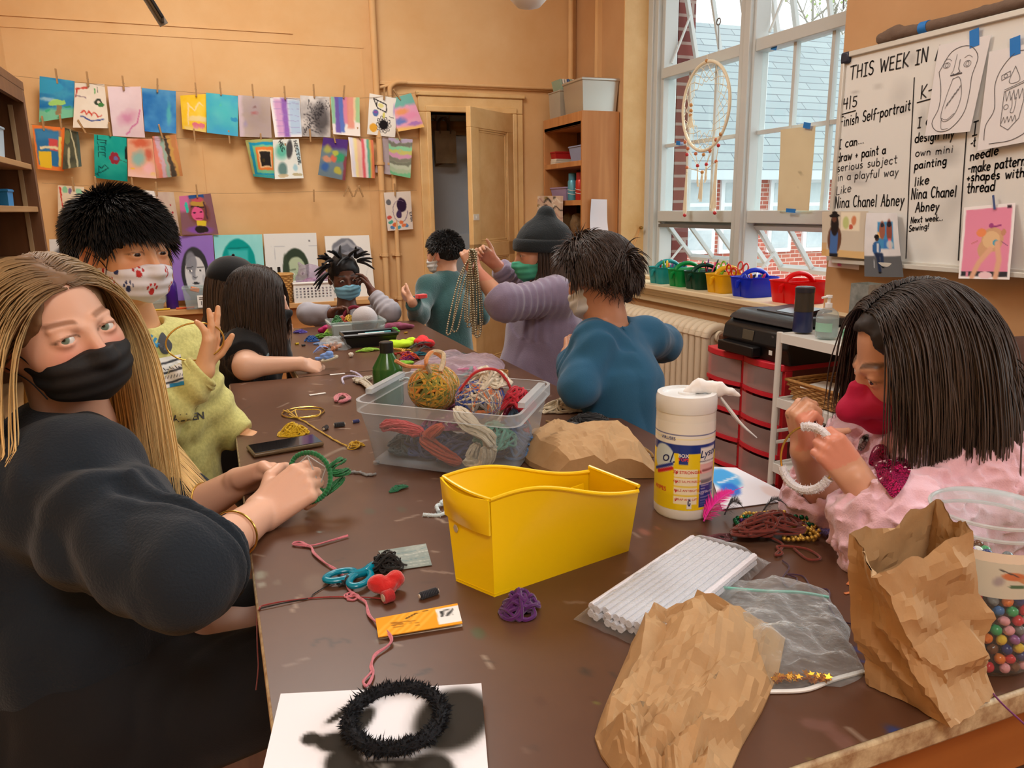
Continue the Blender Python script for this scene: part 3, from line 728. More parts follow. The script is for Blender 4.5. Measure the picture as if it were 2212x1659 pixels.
# ---------------------------------------------------------------- paintings pegged to the lines on the back wall
YS=5.33
def hang(name,c,pic,label,seed=0,curl=0.012,y=YS,cat='painting',group='paintings pegged on the wall lines'):
 return sheet(name,[PY(px,py,y)for px,py in c],pic,label,cat,group,curl,seed)
def paintings():
 P=Pic(base=(70,165,205),seed=1);P.wash((40,120,190),.8).blob(.2,.2,.5,.18,(60,165,210)).rect(-.1,.45,.6,.72,(30,110,185),.8,.1).rect(-.1,1.1,.72,1.1,(130,205,160),.9,.12)
 P.blob(.5,.58,.26,.09,(165,220,120)).rect(.5,.64,.66,.88,(150,125,90)).blob(.8,.7,.12,.03,(60,160,110)).blob(.25,.76,.1,.04,(70,185,140)).blob(.2,.5,.3,.05,(225,245,250),.6,.6)
 hang('painting',[(86,165),(161,175),(158,252),(84,264)],P,'painting of a round green tree under a blue sky, first sheet of the top line',1,.02)
 P=Pic(base=(238,230,216),seed=2);P.wash((222,208,188),.4).line([(.05,.15),(.05,.3)],.05,(190,60,50)).line([(.02,.13),(.4,.1)],.05,(205,70,55)).line([(.05,.29),(.35,.33)],.045,(150,130,140)).line([(.65,.1),(.65,.2)],.04,(90,170,90)).line([(.75,.08),(.74,.2)],.02,(90,90,90))
 P.line(_arc(.74,.41,.08,.05,0,360,12),.05,(50,60,50)).blob(.82,.47,.12,.06,(70,130,70)).line([(.22,.66),(.32,.62),(.38,.7),(.45,.64),(.52,.72),(.6,.66),(.68,.74),(.8,.7)],.04,(205,75,60)).line([(.22,.74),(.5,.82),(.9,.8)],.04,(50,75,150))
 hang('painting',[(162,179),(225,181),(236,277),(158,276)],P,'white sheet with a toothy red and blue mouth shape, second on the top line',2)
 P=Pic(base=(233,214,222),seed=3);P.wash((222,200,210),.6).blob(.5,.62,.4,.19,(206,130,170),.75,.8,-.3).line([(.9,.45),(.8,.72),(.4,.95)],.05,(205,110,165),.9).blob(.45,.6,.2,.08,(214,150,185),.7,.7)
 hang('painting',[(232,187),(304,187),(313,297),(244,294)],P,'pale pink sheet with a big magenta lips shape',3)
 P=Pic(base=(62,135,200),seed=4);P.wash((30,100,180),1).wash((90,165,215),.6).blob(.78,.55,.1,.35,(90,190,190),.8,.6).blob(.5,.5,.3,.4,(40,110,185),.5,.9).rect(-.1,1.1,-.1,.1,(110,175,215),.5,.1)
 hang('painting',[(306,190),(380,197),(381,289),(313,284)],P,'deep blue watercolour sheet beside the pink lips painting',4)
 P=Pic(base=(243,200,40),seed=5);P.wash((250,215,90),.7).line([(.25,.85),(.28,.25),(.5,.45),(.7,.22),(.85,.3)],.06,(246,222,170),.9).rect(.3,1.1,.6,.72,(235,220,190),.7,.04).blob(.55,.85,.13,.09,(225,120,140)).blob(.8,.84,.14,.09,(228,125,145)).rect(.1,1.0,.9,1.1,(240,225,190),.6,.1)
 hang('painting',[(389,206),(446,203),(446,286),(394,278)],P,'bright yellow painting with a zigzag crown and pink heart',5)
 P=Pic(base=(95,190,205),seed=6);P.wash((60,160,205),.7).blob(.5,.5,.42,.4,(100,205,205),.7,.7).blob(.45,.25,.06,.05,(110,215,150),.8,.8).wash((70,190,200),.5).rect(-.1,1.1,.85,1.1,(70,165,215),.7,.2).blob(.88,.6,.12,.07,(40,135,200),.7)
 hang('painting',[(445,200),(514,208),(514,295),(447,287)],P,'turquoise watercolour sheet next to the yellow painting',6)
 P=Pic(base=(196,180,170),seed=7);P.blob(.55,.5,.6,.6,(168,150,138),.9,.8).wash((180,165,175),.6).blob(.5,.28,.08,.05,(125,85,80),.7,.8).blob(.5,.42,.15,.06,(180,100,100),.7,.8).blob(.2,.7,.12,.12,(165,155,200),.7,.8).rect(-.1,.12,-.1,1.1,(225,205,220),.7,.1)
 hang('painting',[(514,206),(583,210),(587,297),(518,295)],P,'brownish grey washed sheet with two small red smudges',7)
 P=Pic(base=(238,236,240),seed=8,wob=.02);P.rect(.12,.4,.05,.98,(205,150,200),.85,.1).rect(.36,.55,.02,1.0,(140,90,180),.9,.08).rect(.58,1.0,.05,.95,(165,195,225),.8,.1)
 for k in range(6):P.line([(.1,.12+.15*k),(.95,.15+.15*k)],.02,(150,130,190),.5)
 hang('painting',[(583,210),(648,211),(652,296),(594,297)],P,'sheet of purple and pale blue stripes ruled across',8)
 P=Pic(base=(226,222,218),seed=9);P.blob(.68,.55,.36,.5,(70,66,68),.85,.5).wash((120,116,118),.5)
 for k in range(11):P.line([(.1+.06*k,.95-.05*k),(.3+.07*k,.1+.05*(k%4))],.05,(40,38,42),.75,.6)
 for k in range(5):P.line([(.1,.45+.08*k),(.7,.6+.09*k)],.04,(60,56,60),.7,.5)
 hang('painting',[(648,206),(712,209),(715,296),(652,294)],P,'white sheet scrubbed with black brush strokes',9)
 P=Pic(base=(238,232,226),seed=10,wob=.02)
 for x0,x1,y1,c in((0,.12,.7,(140,200,160)),(.12,.3,.95,(100,80,170)),(.28,.45,.92,(80,110,195)),(.43,.6,.7,(220,130,160)),(.56,.8,.8,(228,150,130)),(.78,.9,.6,(236,205,160)),(.86,1.02,.65,(160,205,150))):P.rect(x0,x1,-.1,y1,c,.9,.05)
 hang('painting',[(714,209),(776,211),(777,295),(719,290)],P,'vertical rainbow stripes fading at the bottom of the sheet',10)
 P=Pic(base=(242,240,232),seed=11,wob=.015);P.line([(.15,.1),(.6,.2),(.62,.4),(.3,.32),(.15,.1)],.035,(30,28,30)).line([(.3,.14),(.26,.28)],.03,(30,28,30)).blob(.42,.25,.1,.06,(225,220,130),.8).blob(.25,.45,.11,.1,(90,120,180)).blob(.25,.43,.08,.04,(140,90,170))
 P.blob(.55,.72,.17,.13,(28,26,28))
 for k in range(10):P.line(_arc(.55+.22*math.cos(k*.628),.72+.17*math.sin(k*.628),.05,.04,0,360,8),.022,(30,28,30))
 P.blob(.2,.82,.14,.12,(236,175,60)).blob(.55,.48,.05,.08,(220,215,110)).blob(.9,.3,.06,.2,(150,120,205),.6,.7).line([(.75,.5),(.9,.5)],.02,(40,40,40))
 hang('painting',[(799,201),(859,213),(854,297),(794,289)],P,'white drawing of a black daisy and a pizza slice, pegged by the pipe',11)
 P=Pic(base=(236,170,200),seed=12);P.rect(-.1,1.1,-.1,.3,(90,190,170),.8,.1).blob(.3,.45,.4,.12,(240,160,90),.8,.6).blob(.2,.7,.3,.15,(100,130,205),.9,.5).blob(.6,.6,.5,.15,(238,150,190),.7,.6).rect(-.1,1.1,.9,1.1,(245,200,110),.9,.08).blob(.7,.85,.35,.06,(170,120,200),.8,.5)
 hang('painting',[(850,212),(888,201),(916,275),(857,285)],P,'tilted pink sheet with teal corner, last on the top line',12)
 P=Pic(base=(238,130,60),seed=13,wob=.02);P.rect(.06,.8,.08,.9,(50,120,175),1,.03).rect(.1,.85,.1,.3,(70,140,190),.8,.1).rect(.5,.78,.28,.55,(215,85,85)).rect(.1,.55,.58,.95,(240,200,50)).rect(.15,.8,.46,.52,(240,225,180)).rect(.8,.9,.2,.9,(240,215,110)).rect(.93,1.1,-.1,1.1,(235,120,50))
 hang('painting',[(70,270),(140,276),(137,370),(81,365)],P,'geometric painting of blue, red and yellow blocks with an orange edge',13)
 P=Pic(base=(90,88,66),seed=14);P.wash((60,60,48),.8).line([(.4,0),(.7,.5),(.8,1)],.1,(210,200,160),.8).line([(.3,.5),(.35,1)],.12,(200,190,150),.8).blob(.2,.2,.2,.2,(120,130,80),.7).rect(.85,1.1,-.1,1.1,(70,90,90),.7,.1)
 hang('painting',[(140,276),(168,284),(178,360),(138,367)],P,'narrow dark olive painting curling beside the geometric one',14,.03)
 P=Pic(base=(20,160,150),seed=15,wob=.015);P.wash((60,185,165),.7).rect(-.1,1.1,.85,1.1,(0,130,125),.5,.2)
 P.line([(.12,.72),(.12,.88),(.3,.8),(.42,.74),(.3,.68),(.22,.76),(.12,.72)],.025,(15,50,55)).write('A',.12,.95,.12,.02,(15,50,55),-1.57)
 for k,y in enumerate((.5,.36,.22)):P.line([(.12,y),(.12,y-.1),(.34,y-.1),(.34,y)],.022,(15,50,55)).line([(.2,y-.05),(.34,y-.05)],.02,(15,50,55))
 P.line([(.1,.02),(.1,.12),(.38,.12)],.022,(15,50,55))
 for k in range(6):P.blob(.62+.1*math.cos(k*1.05),.5+.09*math.sin(k*1.05),.08,.06,(150,45,60))
 P.blob(.66,.5,.07,.05,(110,110,170)).line([(.75,.52),(.98,.56)],.02,(60,110,90)).rect(.95,1.05,.2,.5,(20,30,30))
 hang('painting',[(203,290),(273,297),(275,392),(204,384)],P,'teal painting with outlined letters, a heart and a dark red flower',15)
 P=Pic(base=(226,170,140),seed=16);P.blob(.5,.1,.5,.15,(205,90,60),.8,.6).blob(.4,.5,.35,.25,(130,185,180),.9,.6,-.5).blob(.8,.4,.2,.2,(200,90,70),.8,.6).blob(.75,.75,.3,.2,(238,185,195),.8,.6).blob(.15,.78,.07,.03,(230,180,40)).blob(.9,.9,.15,.08,(235,195,70),.8,.5).rect(-.1,1.1,.85,1.1,(230,195,190),.7,.2)
 hang('painting',[(275,299),(329,300),(338,386),(277,381)],P,'peach abstract painting with blue strokes below the blue sheets',16)
 P=Pic(base=(214,150,110),seed=17,wob=.05)
 for x,w,c in((.1,.2,(225,130,110)),(.26,.16,(205,175,195)),(.42,.14,(150,185,175)),(.58,.14,(70,66,60)),(.74,.16,(205,165,90)),(.9,.2,(200,140,90))):P.line([(x-.1,-.1),(x,.4),(x+.12,1.1)],w,c,.95)
 hang('painting',[(329,294),(380,291),(395,380),(338,385)],P,'painting of slanted stripes with one black band',17,.03)
 P=Pic(base=(170,175,110),seed=18,wob=.02);P.rect(.1,1.1,.08,.93,(30,150,190)).rect(.22,1.1,.15,.88,(120,195,150)).rect(.3,.97,.2,.8,(230,130,60)).rect(.38,.9,.28,.74,(236,200,150)).rect(.44,.86,.32,.7,(40,36,34)).rect(.5,.6,.5,.6,(80,70,30),.7).rect(-.1,1.1,.93,1.1,(60,160,160))
 hang('painting',[(530,302),(590,300),(593,386),(548,381)],P,'painting of nested rectangles around a black block',18,.035)
 P=Pic(base=(232,238,232),seed=19,wob=.015);P.blob(.3,.3,.3,.25,(70,185,160),.8,.6).blob(.3,.75,.2,.22,(80,120,118),.85,.4).blob(.6,.25,.14,.28,(70,70,72),.95,.3,.2).blob(.75,.72,.1,.12,(160,205,220),.9,.4).blob(.92,.4,.08,.3,(170,210,225),.8,.4).blob(.3,.92,.2,.05,(200,180,140),.8).blob(.8,.9,.2,.04,(180,165,120),.8)
 P.write('HECTOR',.8,.06,.13,.03,(25,25,28),1.4).write('HEC',.22,.06,.14,.03,(25,25,28),1.1)
 hang('painting',[(589,302),(645,300),(656,385),(594,387)],P,'white and green painting with black lettering down its side',19,.02)
 P=Pic(base=(110,130,140),seed=20);P.rect(-.1,1.1,-.1,.25,(85,50,130),.95,.1).blob(.25,.3,.2,.15,(190,185,80),.8,.5).blob(.75,.45,.25,.15,(50,160,110),.9,.4).blob(.5,.5,.15,.1,(225,110,80),.9,.4).blob(.2,.75,.2,.15,(60,100,170),.9,.5).blob(.7,.8,.18,.12,(190,180,70),.9,.4).blob(.55,.36,.15,.08,(200,200,70),.8,.4).blob(.25,.55,.2,.1,(230,150,110),.8,.4).rect(.9,1.1,.4,1.1,(140,50,60),.8,.05)
 hang('painting',[(698,297),(752,302),(745,390),(686,378)],P,'tilted abstract painting with a purple top and green patches',20,.02)
 P=Pic(base=(246,240,236),seed=21,wob=.02)
 for x,c in((.12,(225,225,240)),(.26,(245,225,150)),(.38,(240,195,170)),(.56,(228,80,90)),(.68,(240,225,225)),(.8,(70,170,140)),(.9,(240,190,90)),(.97,(220,110,80))):P.rect(x-.08,x+.08,-.1,1.1,c,.85,.08)
 hang('painting',[(752,296),(807,302),(811,385),(761,382)],P,'soft rainbow striped sheet in front of the pipe',21,.03)
 P=Pic(n=14,base=(205,192,200),seed=22);P.wash((185,172,180),.5)
 hang('paper_sheet',[(824,295),(842,296),(846,377),(812,372)],P,'plain greyish sheet curled behind the striped green painting',22,.04,y=YS+0.02,cat='paper')
 P=Pic(base=(176,190,160),seed=23,wob=.04)
 for k,c in enumerate(((190,175,210),(120,118,110),(140,215,170),(205,200,110),(215,150,190),(126,124,112),(116,118,104),(190,200,180),(170,190,160),(110,190,140))):P.line([(-.1,.04+.1*k),(.5,.08+.1*k),(1.1,.03+.1*k)],.13,c,.9)
 hang('painting',[(839,297),(891,301),(885,385),(842,376)],P,'green and grey wavy striped painting pegged beside the door casing',23)
 P=Pic(base=(228,214,190),seed=24);P.wash((214,190,160),.5).line([(.06,.05),(.2,.5),(.38,.8)],.06,(205,60,50)).blob(.25,.1,.12,.08,(140,200,160)).blob(.45,.12,.08,.06,(130,110,150)).blob(.8,.12,.12,.06,(150,205,170))
 hang('painting',[(125,400),(182,404),(179,496),(125,494)],P,'beige sheet with one long red stroke, next to the dark bookcase',24)
 P=Pic(base=(232,230,226),seed=25);P.rect(.1,.85,.08,.16,(40,36,50)).rect(.2,.9,.2,.3,(60,56,80)).write('DAD',.85,.8,.1,.03,(40,60,140),-1.2)
 hang('painting',[(295,409),(333,413),(359,504),(313,501)],P,'white sheet with dark bars, half behind the boy in yellow',25)
 P=Pic(base=(206,190,172),seed=26);P.wash((190,160,150),.6).blob(.7,.3,.06,.03,(170,40,50)).blob(.75,.5,.05,.03,(165,45,55)).line([(.35,.3),(.45,.6)],.02,(90,150,120)).line([(.6,.7),(.8,.78),(.7,.68),(.85,.8)],.03,(50,60,110))
 hang('painting',[(335,415),(375,415),(389,504),(359,504)],P,'taupe sheet dotted with small red hearts',26)
 P=Pic(50,60,base=(130,90,100),seed=27,wob=.02);P.rect(-.1,.3,-.1,.4,(215,110,165),.8,.1).rect(.3,.75,-.1,.08,(40,80,140)).blob(.55,.45,.36,.36,(120,70,60),.95,.3).blob(.55,.22,.28,.1,(190,150,60),.9,.3).blob(.55,.14,.2,.05,(190,80,90)).blob(.5,.48,.19,.2,(218,90,140)).rect(.44,.7,.65,.8,(220,195,50)).blob(.5,.88,.45,.12,(130,80,170),.95,.4).blob(.55,.87,.2,.1,(40,30,30)).line([(.33,.3),(.7,.3)],.03,(30,20,30)).blob(.42,.43,.05,.02,(40,20,40)).blob(.6,.42,.05,.02,(40,20,40)).line([(.45,.6),(.6,.6)],.03,(120,20,50)).line([(.75,.2),(.75,.6)],.05,(80,50,60)).blob(.2,.3,.05,.15,(50,190,170))
 hang('painting',[(387,424),(455,418),(472,506),(394,507)],P,'bold portrait painting of a pink face in a striped hat',27,.02)
 P=Pic(50,60,base=(228,218,208),seed=28,wob=.02);P.blob(.62,.35,.2,.2,(50,30,60)).blob(.5,.58,.12,.12,(70,50,90)).line(_arc(.55,.5,.28,.3,0,300,16),.02,(120,100,130)).blob(.15,.25,.1,.08,(110,110,115))
 for x,y,c in((.3,.85,(220,110,70)),(.55,.8,(225,120,70)),(.15,.78,(80,170,150)),(.75,.9,(90,140,190)),(.45,.92,(70,160,190)),(.65,.88,(230,130,80)),(.2,.92,(90,130,180)),(.12,.65,(210,90,80))):P.blob(x,y,.09,.05,c)
 P.write('ENN',.9,.55,.12,.025,(40,40,50),1.4)
 o=hang('painting',[(829,416),(887,413),(894,495),(839,499)],P,'small collage of a dark round face with taped plastic, beside the door',28)
 lm=mat('line_string',(150,120,84),0.8)
 for k,(pts,lb)in enumerate(((((20,163),(161,177),(380,197),(583,211),(776,212),(905,200)),'upper thin string stretched across the wall for the paintings'),(((66,268),(275,296),(590,300),(760,297),(900,297)),'middle thin string holding the second line of paintings'),(((90,395),(335,411),(480,418),(680,414),(900,411)),'lowest thin string with a few loose pegs'))):
  m=MB();m.tube(spline([PY(px,py,YS+0.004)for px,py in pts],60),0.0012,5)
  lone(m.build('string_line',lm),lb,'string','wall strings')
def clothespins():
 wm=mat('peg_wood',(188,150,104),0.7,wood=((160,122,78),4,'z'))
 p=thing('clothespin','wooden peg holding a painting on the string','clothespin',(0,0,0),'wooden pegs on the wall strings')
 for s in(-1,1):
  m=MB();m.prism([(0.001,-0.04),(0.0055,-0.042),(0.007,0.0),(0.009,0.036),(0.006,0.04),(0.0025,0.0)],-0.0045,0.0045,R=np.array([[0,0,1.0],[s,0,0],[0,1.0,0]]))
  m.build('leg',wm,p)
 m=MB();t=np.linspace(0,3*2*math.pi,30);m.tube(np.c_[np.linspace(-.006,.006,30),0.0045*np.cos(t),0.0045*np.sin(t)],0.0009,5);m.build('spring',mat('peg_spring',(150,150,150),0.4,0.8),p)
 spots=[(122,168,0),(189,174,0),(266,183,0),(340,188,.1),(423,197,0),(476,195,0),(546,200,0),(615,204,0),(678,200,0),(743,202,.15),(830,205,.1),(857,208,-.6),(93,270,0),(131,266,0),(177,277,-.4),(237,283,0),(347,287,-.15),(420,296,0),(495,299,0),(564,306,0),(615,304,0),(670,296,0),(721,299,-.2),(775,292,-.2),(860,294,-.3),(158,401,0),(338,411,0),(425,416,0),(853,413,0),(207,400,0),(286,402,0)]
 first=True
 for k,(px,py,a)in enumerate(spots):
  q=PY(px,py-4,YS-0.004)
  if first:o=p;first=False;o.location=tuple(q);o.rotation_euler=(0,a,0)
  else:o=dup(p,q,ry(a))
 for k,(px,py,a,lb)in enumerate(((678,422,.05,'loose wooden peg hanging alone on the lowest string'),(748,412,.45,'tilted wooden peg, first of the four bunched together'),(757,413,-.35,'tilted wooden peg, second of the four bunched together'),(770,413,.45,'tilted wooden peg, third of the four bunched together'),(780,413,-.3,'tilted wooden peg, last of the four bunched together'))):
  o=dup(p,PY(px,py,YS-0.004),ry(a),lb,'loose pegs on the lowest string')
def pipes():
 pm_=M_wall
 for k,(x,r,z0,lb)in enumerate(((1.135,0.022,0.0,'thicker painted pipe running up the back wall'),(1.225,0.016,0.0,'thinner painted pipe beside the thick one'))):
  t=thing('wall_pipe',lb,'pipe',(x,YB-0.04,0))
  m=MB();z1=ZC if k==0 else 2.04
  m.tube([(x,YB-0.04,z0),(x,YB-0.04,z1)],r,14)
  if k:m.tube(spline([(x,YB-0.04,2.02),(x+0.005,YB-0.04,2.06),(x+0.05,YB-0.035,2.09),(x+0.12,YB-0.03,2.095)],12),r,12)
  m.build('tube',pm_,t)
  for z in(0.62,0.93,1.55):
   c=MB();c.tube([(x,YB-0.04,z),(x,YB-0.04,z+0.02)],r+0.006,14);c.bx(x-0.035,x+0.035,YB-0.02,YB-0.005,z+0.002,z+0.018);c.build('collar',pm_,t)
def counter():
 t=thing('wall_counter','pine counter board on plywood panels along the back wall','counter',(0,5.2,0))
 wd_=mat('counter_pine',(206,160,104),0.5,wood=((184,132,80),1.5,'x'));pl=mat('plywood_orange',(190,132,76),0.55,wood=((170,112,60),1.0,'x'))
 m=MB();m.bx(XL+0.02,1.07,5.09,YB-0.004,0.635,0.667);m.build('counter_board',wd_,t,bevel=0.003)
 z=0.635
 for z0,z1 in((0.33,0.635),(0.27,0.326),(0.0,0.266)):
  m=MB();m.bx(XL+0.02,1.07,5.13,5.15,z0,z1);m.build('front_panel',pl,t,bevel=0.002)
 for px,py in((385,688),(652,668),(450,700)):
  q=PY(px,py,5.129);m=MB();m.ball(q,(0.006,0.004,0.006),8,5)
  m.build('nail_head',mat('dark_metal',(60,50,44),0.5,0.6),t)
def canvases():
 def canvas(c,pic,label,y):
  P=[PY(px,py,yy)for(px,py),yy in zip(c,(y+0.05,y+0.05,y,y))]
  return sheet('canvas_portrait',P,pic,label,'canvas','portraits on the counter',0.0,0,thick=0.018)
 def face(P,x,y,w,h,skin,hair,eye=(40,40,44)):
  return P
 P=Pic(56,64,base=(228,226,222),seed=31,wob=.012);P.blob(.45,.42,.42,.38,(110,112,116),1,.1).wash((120,122,126),.2).blob(.47,.58,.34,.34,(178,180,184),1,.1).blob(.45,.25,.4,.18,(96,98,104),.9,.3)
 for x in(.34,.62):P.blob(x,.5,.06,.03,(240,240,240)).blob(x,.5,.025,.025,(30,30,34)).line([(x-.08,.44),(x+.08,.43)],.025,(70,70,74))
 P.line([(.48,.5),(.47,.66),(.52,.67)],.02,(130,132,136)).line([(.42,.76),(.56,.76)],.02,(120,120,126)).blob(.9,.55,.1,.12,(150,152,156))
 canvas([(106,517),(232,514),(240,640),(114,645)],P,'grey canvas portrait of short wavy hair, half behind the boy in yellow',5.27)
 P=Pic(60,70,base=(140,108,190),seed=32,wob=.01);P.wash((150,118,198),.4).blob(.52,.58,.34,.42,(52,52,56),1,.06).blob(.52,.6,.25,.3,(205,206,208),1,.05).blob(.44,.42,.14,.2,(128,130,140),.95,.2).line([(.5,.35),(.48,.66)],.09,(135,138,146),.9)
 for x in(.4,.65):P.blob(x,.545,.055,.022,(240,240,240)).blob(x,.545,.022,.02,(20,20,24)).line([(x-.08,.5),(x+.07,.485)],.02,(60,60,64))
 P.line([(.47,.64),(.52,.66),(.56,.64)],.02,(80,80,86)).blob(.52,.74,.09,.02,(50,50,54)).rect(.36,.7,.86,1.1,(70,64,90),1,.04).blob(.72,.7,.06,.1,(170,172,178),.8,.4)
 canvas([(367,511),(459,508),(470,645),(379,650)],P,'purple canvas with a grey girl face and long black hair',5.27)
 P=Pic(60,70,base=(160,222,222),seed=33,wob=.01);P.wash((120,205,205),.5).blob(.48,.5,.36,.45,(0,150,146),1,.06).rect(.12,.9,.6,1.1,(0,150,146)).rect(.28,.68,.24,.7,(60,182,182),1,.05).line([(.32,.45),(.46,.46)],.03,(0,130,128)).line([(.54,.45),(.66,.43)],.03,(0,130,128)).blob(.4,.52,.06,.02,(200,236,236)).blob(.58,.51,.06,.02,(200,236,236)).line([(.49,.46),(.48,.62)],.03,(30,160,160)).line([(.28,.22),(.68,.2)],.03,(0,120,118))
 canvas([(461,508),(566,506),(575,642),(471,645)],P,'teal canvas of a hooded face between the purple and white canvases',5.28)
 P=Pic(60,70,base=(222,224,222),seed=34,wob=.008);P.line([(.18,-.1),(.18,1.1)],.008,(185,190,195)).line([(-.1,.2),(1.1,.2)],.008,(190,194,198)).line([(-.1,.5),(.2,.5)],.008,(190,194,198)).blob(.57,.56,.26,.33,(52,66,50),1,.07).blob(.58,.68,.2,.32,(176,192,160),1,.06).blob(.38,.6,.07,.3,(58,72,54),1,.2)
 for x in(.5,.7):P.blob(x,.64,.05,.022,(235,238,230)).blob(x,.64,.022,.02,(60,80,60)).line([(x-.06,.58),(x+.06,.57)],.02,(80,96,74))
 P.line([(.6,.62),(.6,.76),(.64,.77)],.015,(140,158,128)).blob(.6,.84,.07,.02,(150,150,120)).blob(.86,.12,.02,.02,(120,120,124))
 canvas([(569,505),(683,503),(691,638),(579,643)],P,'white gridded canvas of a green tinted face with cropped hair',5.28)
 P=Pic(60,70,base=(234,234,230),seed=35,wob=.02);P.blob(.42,.2,.3,.16,(120,124,134),1,.1).blob(.7,.26,.2,.09,(110,114,124),1,.1,.2).blob(.35,.32,.2,.1,(100,104,114),1,.15).line([(.2,.2),(.5,.1),(.7,.2)],.06,(170,174,182),.8).line([(.25,.32),(.6,.24)],.05,(150,154,164),.8).line([(.85,.3),(.92,.5),(.8,.7)],.012,(210,212,212)).line([(.3,.42),(.3,.7)],.012,(215,216,216))
 canvas([(701,510),(797,508),(812,645),(714,650)],P,'white canvas with only a grey painted cap, by the pipes',5.27)
def counter_stuff():
 zc=0.667
 def at(px,y):
  p=PY(px,600,y);return np.array([p[0],y,zc])
 def bottle(px,y,col,capc,h,r,label,name='paint_bottle',neck=True):
  p=at(px,y);t=thing(name,label,'bottle',p)
  m=MB();m.lathe([(r*.9,0),(r,0.006),(r,h*.6),(r*.95,h*.66),(r*.35,h*.84),(r*.35,h*.88)],p,20);m.build('bottle_body',mat('paint_'+str(col),col,0.25),t)
  m=MB();m.lathe([(r*.42,h*.86),(r*.42,h),(r*.3,h*1.01)],p,16);m.build('cap',mat('cap_'+str(capc),capc,0.4),t)
 bottle(366,5.2,(68,30,128),(30,26,34),.235,.036,'tall purple paint bottle with black cap on the counter')
 bottle(604,5.248,(226,196,50),(24,24,24),.225,.024,'yellow paint bottle with black cap behind the wicker basket')
 bottle(587,5.248,(30,30,34),(20,20,22),.225,.022,'black paint bottle next to the yellow one')
 bottle(700,5.262,(150,40,44),(24,24,26),.24,.026,'red paint bottle with black cap behind the girl in blue mask')
 clear=mat('clear_plastic',(225,232,232),0.15,thin=(0.16,(238,244,244),0.6))
 def open_bin(p,w,d,h,name,label,mt,tp=0.88,wall=0.004,rim=0.012,cat='bin',R=None,group=None):
  R=np.eye(3)if R is None else R
  t=thing(name,label,cat,p,group)
  m=MB();Rw=lambda q:np.asarray(q)@R.T+p
  def ring(k,z,o=0.0):return[(sx*(w/2*k+o),sy*(d/2*k+o),z)for sx,sy in((-1,-1),(1,-1),(1,1),(-1,1))]
  V=ring(tp,0)+ring(1,h)+ring(1,h,-wall)+ring(tp,wall,-wall)
  F=[(3,2,1,0),(12,13,14,15)]+[(i,(i+1)%4,4+(i+1)%4,4+i)for i in range(4)]+[(8+i,8+(i+1)%4,12+(i+1)%4,12+i)for i in range(4)]+[(4+i,4+(i+1)%4,8+(i+1)%4,8+i)for i in range(4)]
  m.add(Rw(V),F);m.build('bin_body',mt,t,smooth=False)
  m=MB();q=Rw(ring(1,h,0.0));m.tube(np.concatenate([np.linspace(q[i],q[(i+1)%4],6)[:-1]for i in range(4)]),rim/2,6,closed=True);m.build('rim',mt,t)
  return t
 globals()['open_bin']=open_bin
 p=at(433,5.15);t=open_bin(p,.22,.16,.13,'clear_tub','clear plastic tub with a white label in front of the purple canvas',clear)
 m=MB();m.bx(p[0]-.03,p[0]+.05,p[1]-.082,p[1]-.080,zc+.01,zc+.085);m.build('label_card',mat('card_white',(236,236,232),.7),t)
 m=MB()
 for k in range(5):m.bx(p[0]-.01+.012*k,p[0]-.006+.012*k,p[1]-.0835,p[1]-.082,zc+.025,zc+.05)
 m.bx(p[0]-.02,p[0]+.04,p[1]-.0835,p[1]-.082,zc+.06,zc+.064);m.bx(p[0]-.02,p[0]+.04,p[1]-.0835,p[1]-.082,zc+.07,zc+.073);m.build('label_print',mat('print_dark',(70,66,60),.7),t)
 m=MB();m.box(p+[-.04,0,.115],(.05,.03,.03),rz(.4)@ry(.3));m.cone=None
 lone(m.build('orange_cutter',mat('plastic_orange',(236,120,40),.4),bevel=.006),'small orange plastic tool on top of the clear tub','tool')
 for k,(px,y,w,h,lb)in enumerate(((318,5.16,.16,.05,'low clear tray behind the boy in yellow'),(336,5.2,.11,.08,'clear plastic box stacked on the low tray'))):
  q=at(px,y)+[0,0,.0 if k==0 else .05];open_bin(q,w,.12,h,'clear_box',lb,clear)
 for k,(px,y,c,lb)in enumerate(((322,5.11,(40,44,120),'navy marker lying at the counter edge'),(338,5.105,(226,190,60),'yellow marker lying beside the navy one'),(392,5.12,(226,100,40),'orange marker lying by the clear tub'))):
  q=at(px,y)+[0,0,.007];m=MB();m.tube([q-[.05,0,0],q+[.03,.004,0],q+[.035,.004,0],q+[.055,.005,0]],[.006,.006,.0065,.0065],8);lone(m.build('marker_pen',mat('marker_'+str(k),c,.35)),lb,'marker','pens on the counter')
 p=at(608,5.145);t=thing('wicker_basket','tall honey wicker basket beside the white perforated basket','basket',p)
 wk=mat('wicker',(206,160,92),.6,var=(40,(170,120,60),.25));m=MB()
 for r in range(14):
  z=zc+.008+.0125*r;rad=.05+.018*r/13;a=np.linspace(0,2*math.pi,40,endpoint=False);m.tube(np.c_[p[0]+(rad+.004*np.cos(a*10+(r%2)*math.pi))*np.cos(a),p[1]+(rad*.8+.004*np.cos(a*10+(r%2)*math.pi))*np.sin(a),np.full(40,z)],.0058,5,closed=True)
 for a in np.linspace(0,2*math.pi,20,endpoint=False):m.tube([(p[0]+.05*math.cos(a),p[1]+.04*math.sin(a),zc),(p[0]+.07*math.cos(a),p[1]+.056*math.sin(a),zc+.18)],.004,5)
 m.build('weave',wk,t);m=MB();a=np.linspace(0,2*math.pi,36,endpoint=False);m.tube(np.c_[p[0]+.07*np.cos(a),p[1]+.056*np.sin(a),np.full(36,zc+.185)],.009,8,closed=True);m.build('rim',wk,t)
 p=at(673,5.165);t=thing('perforated_basket','white plastic basket with square holes, behind the girl in blue mask','basket',p)
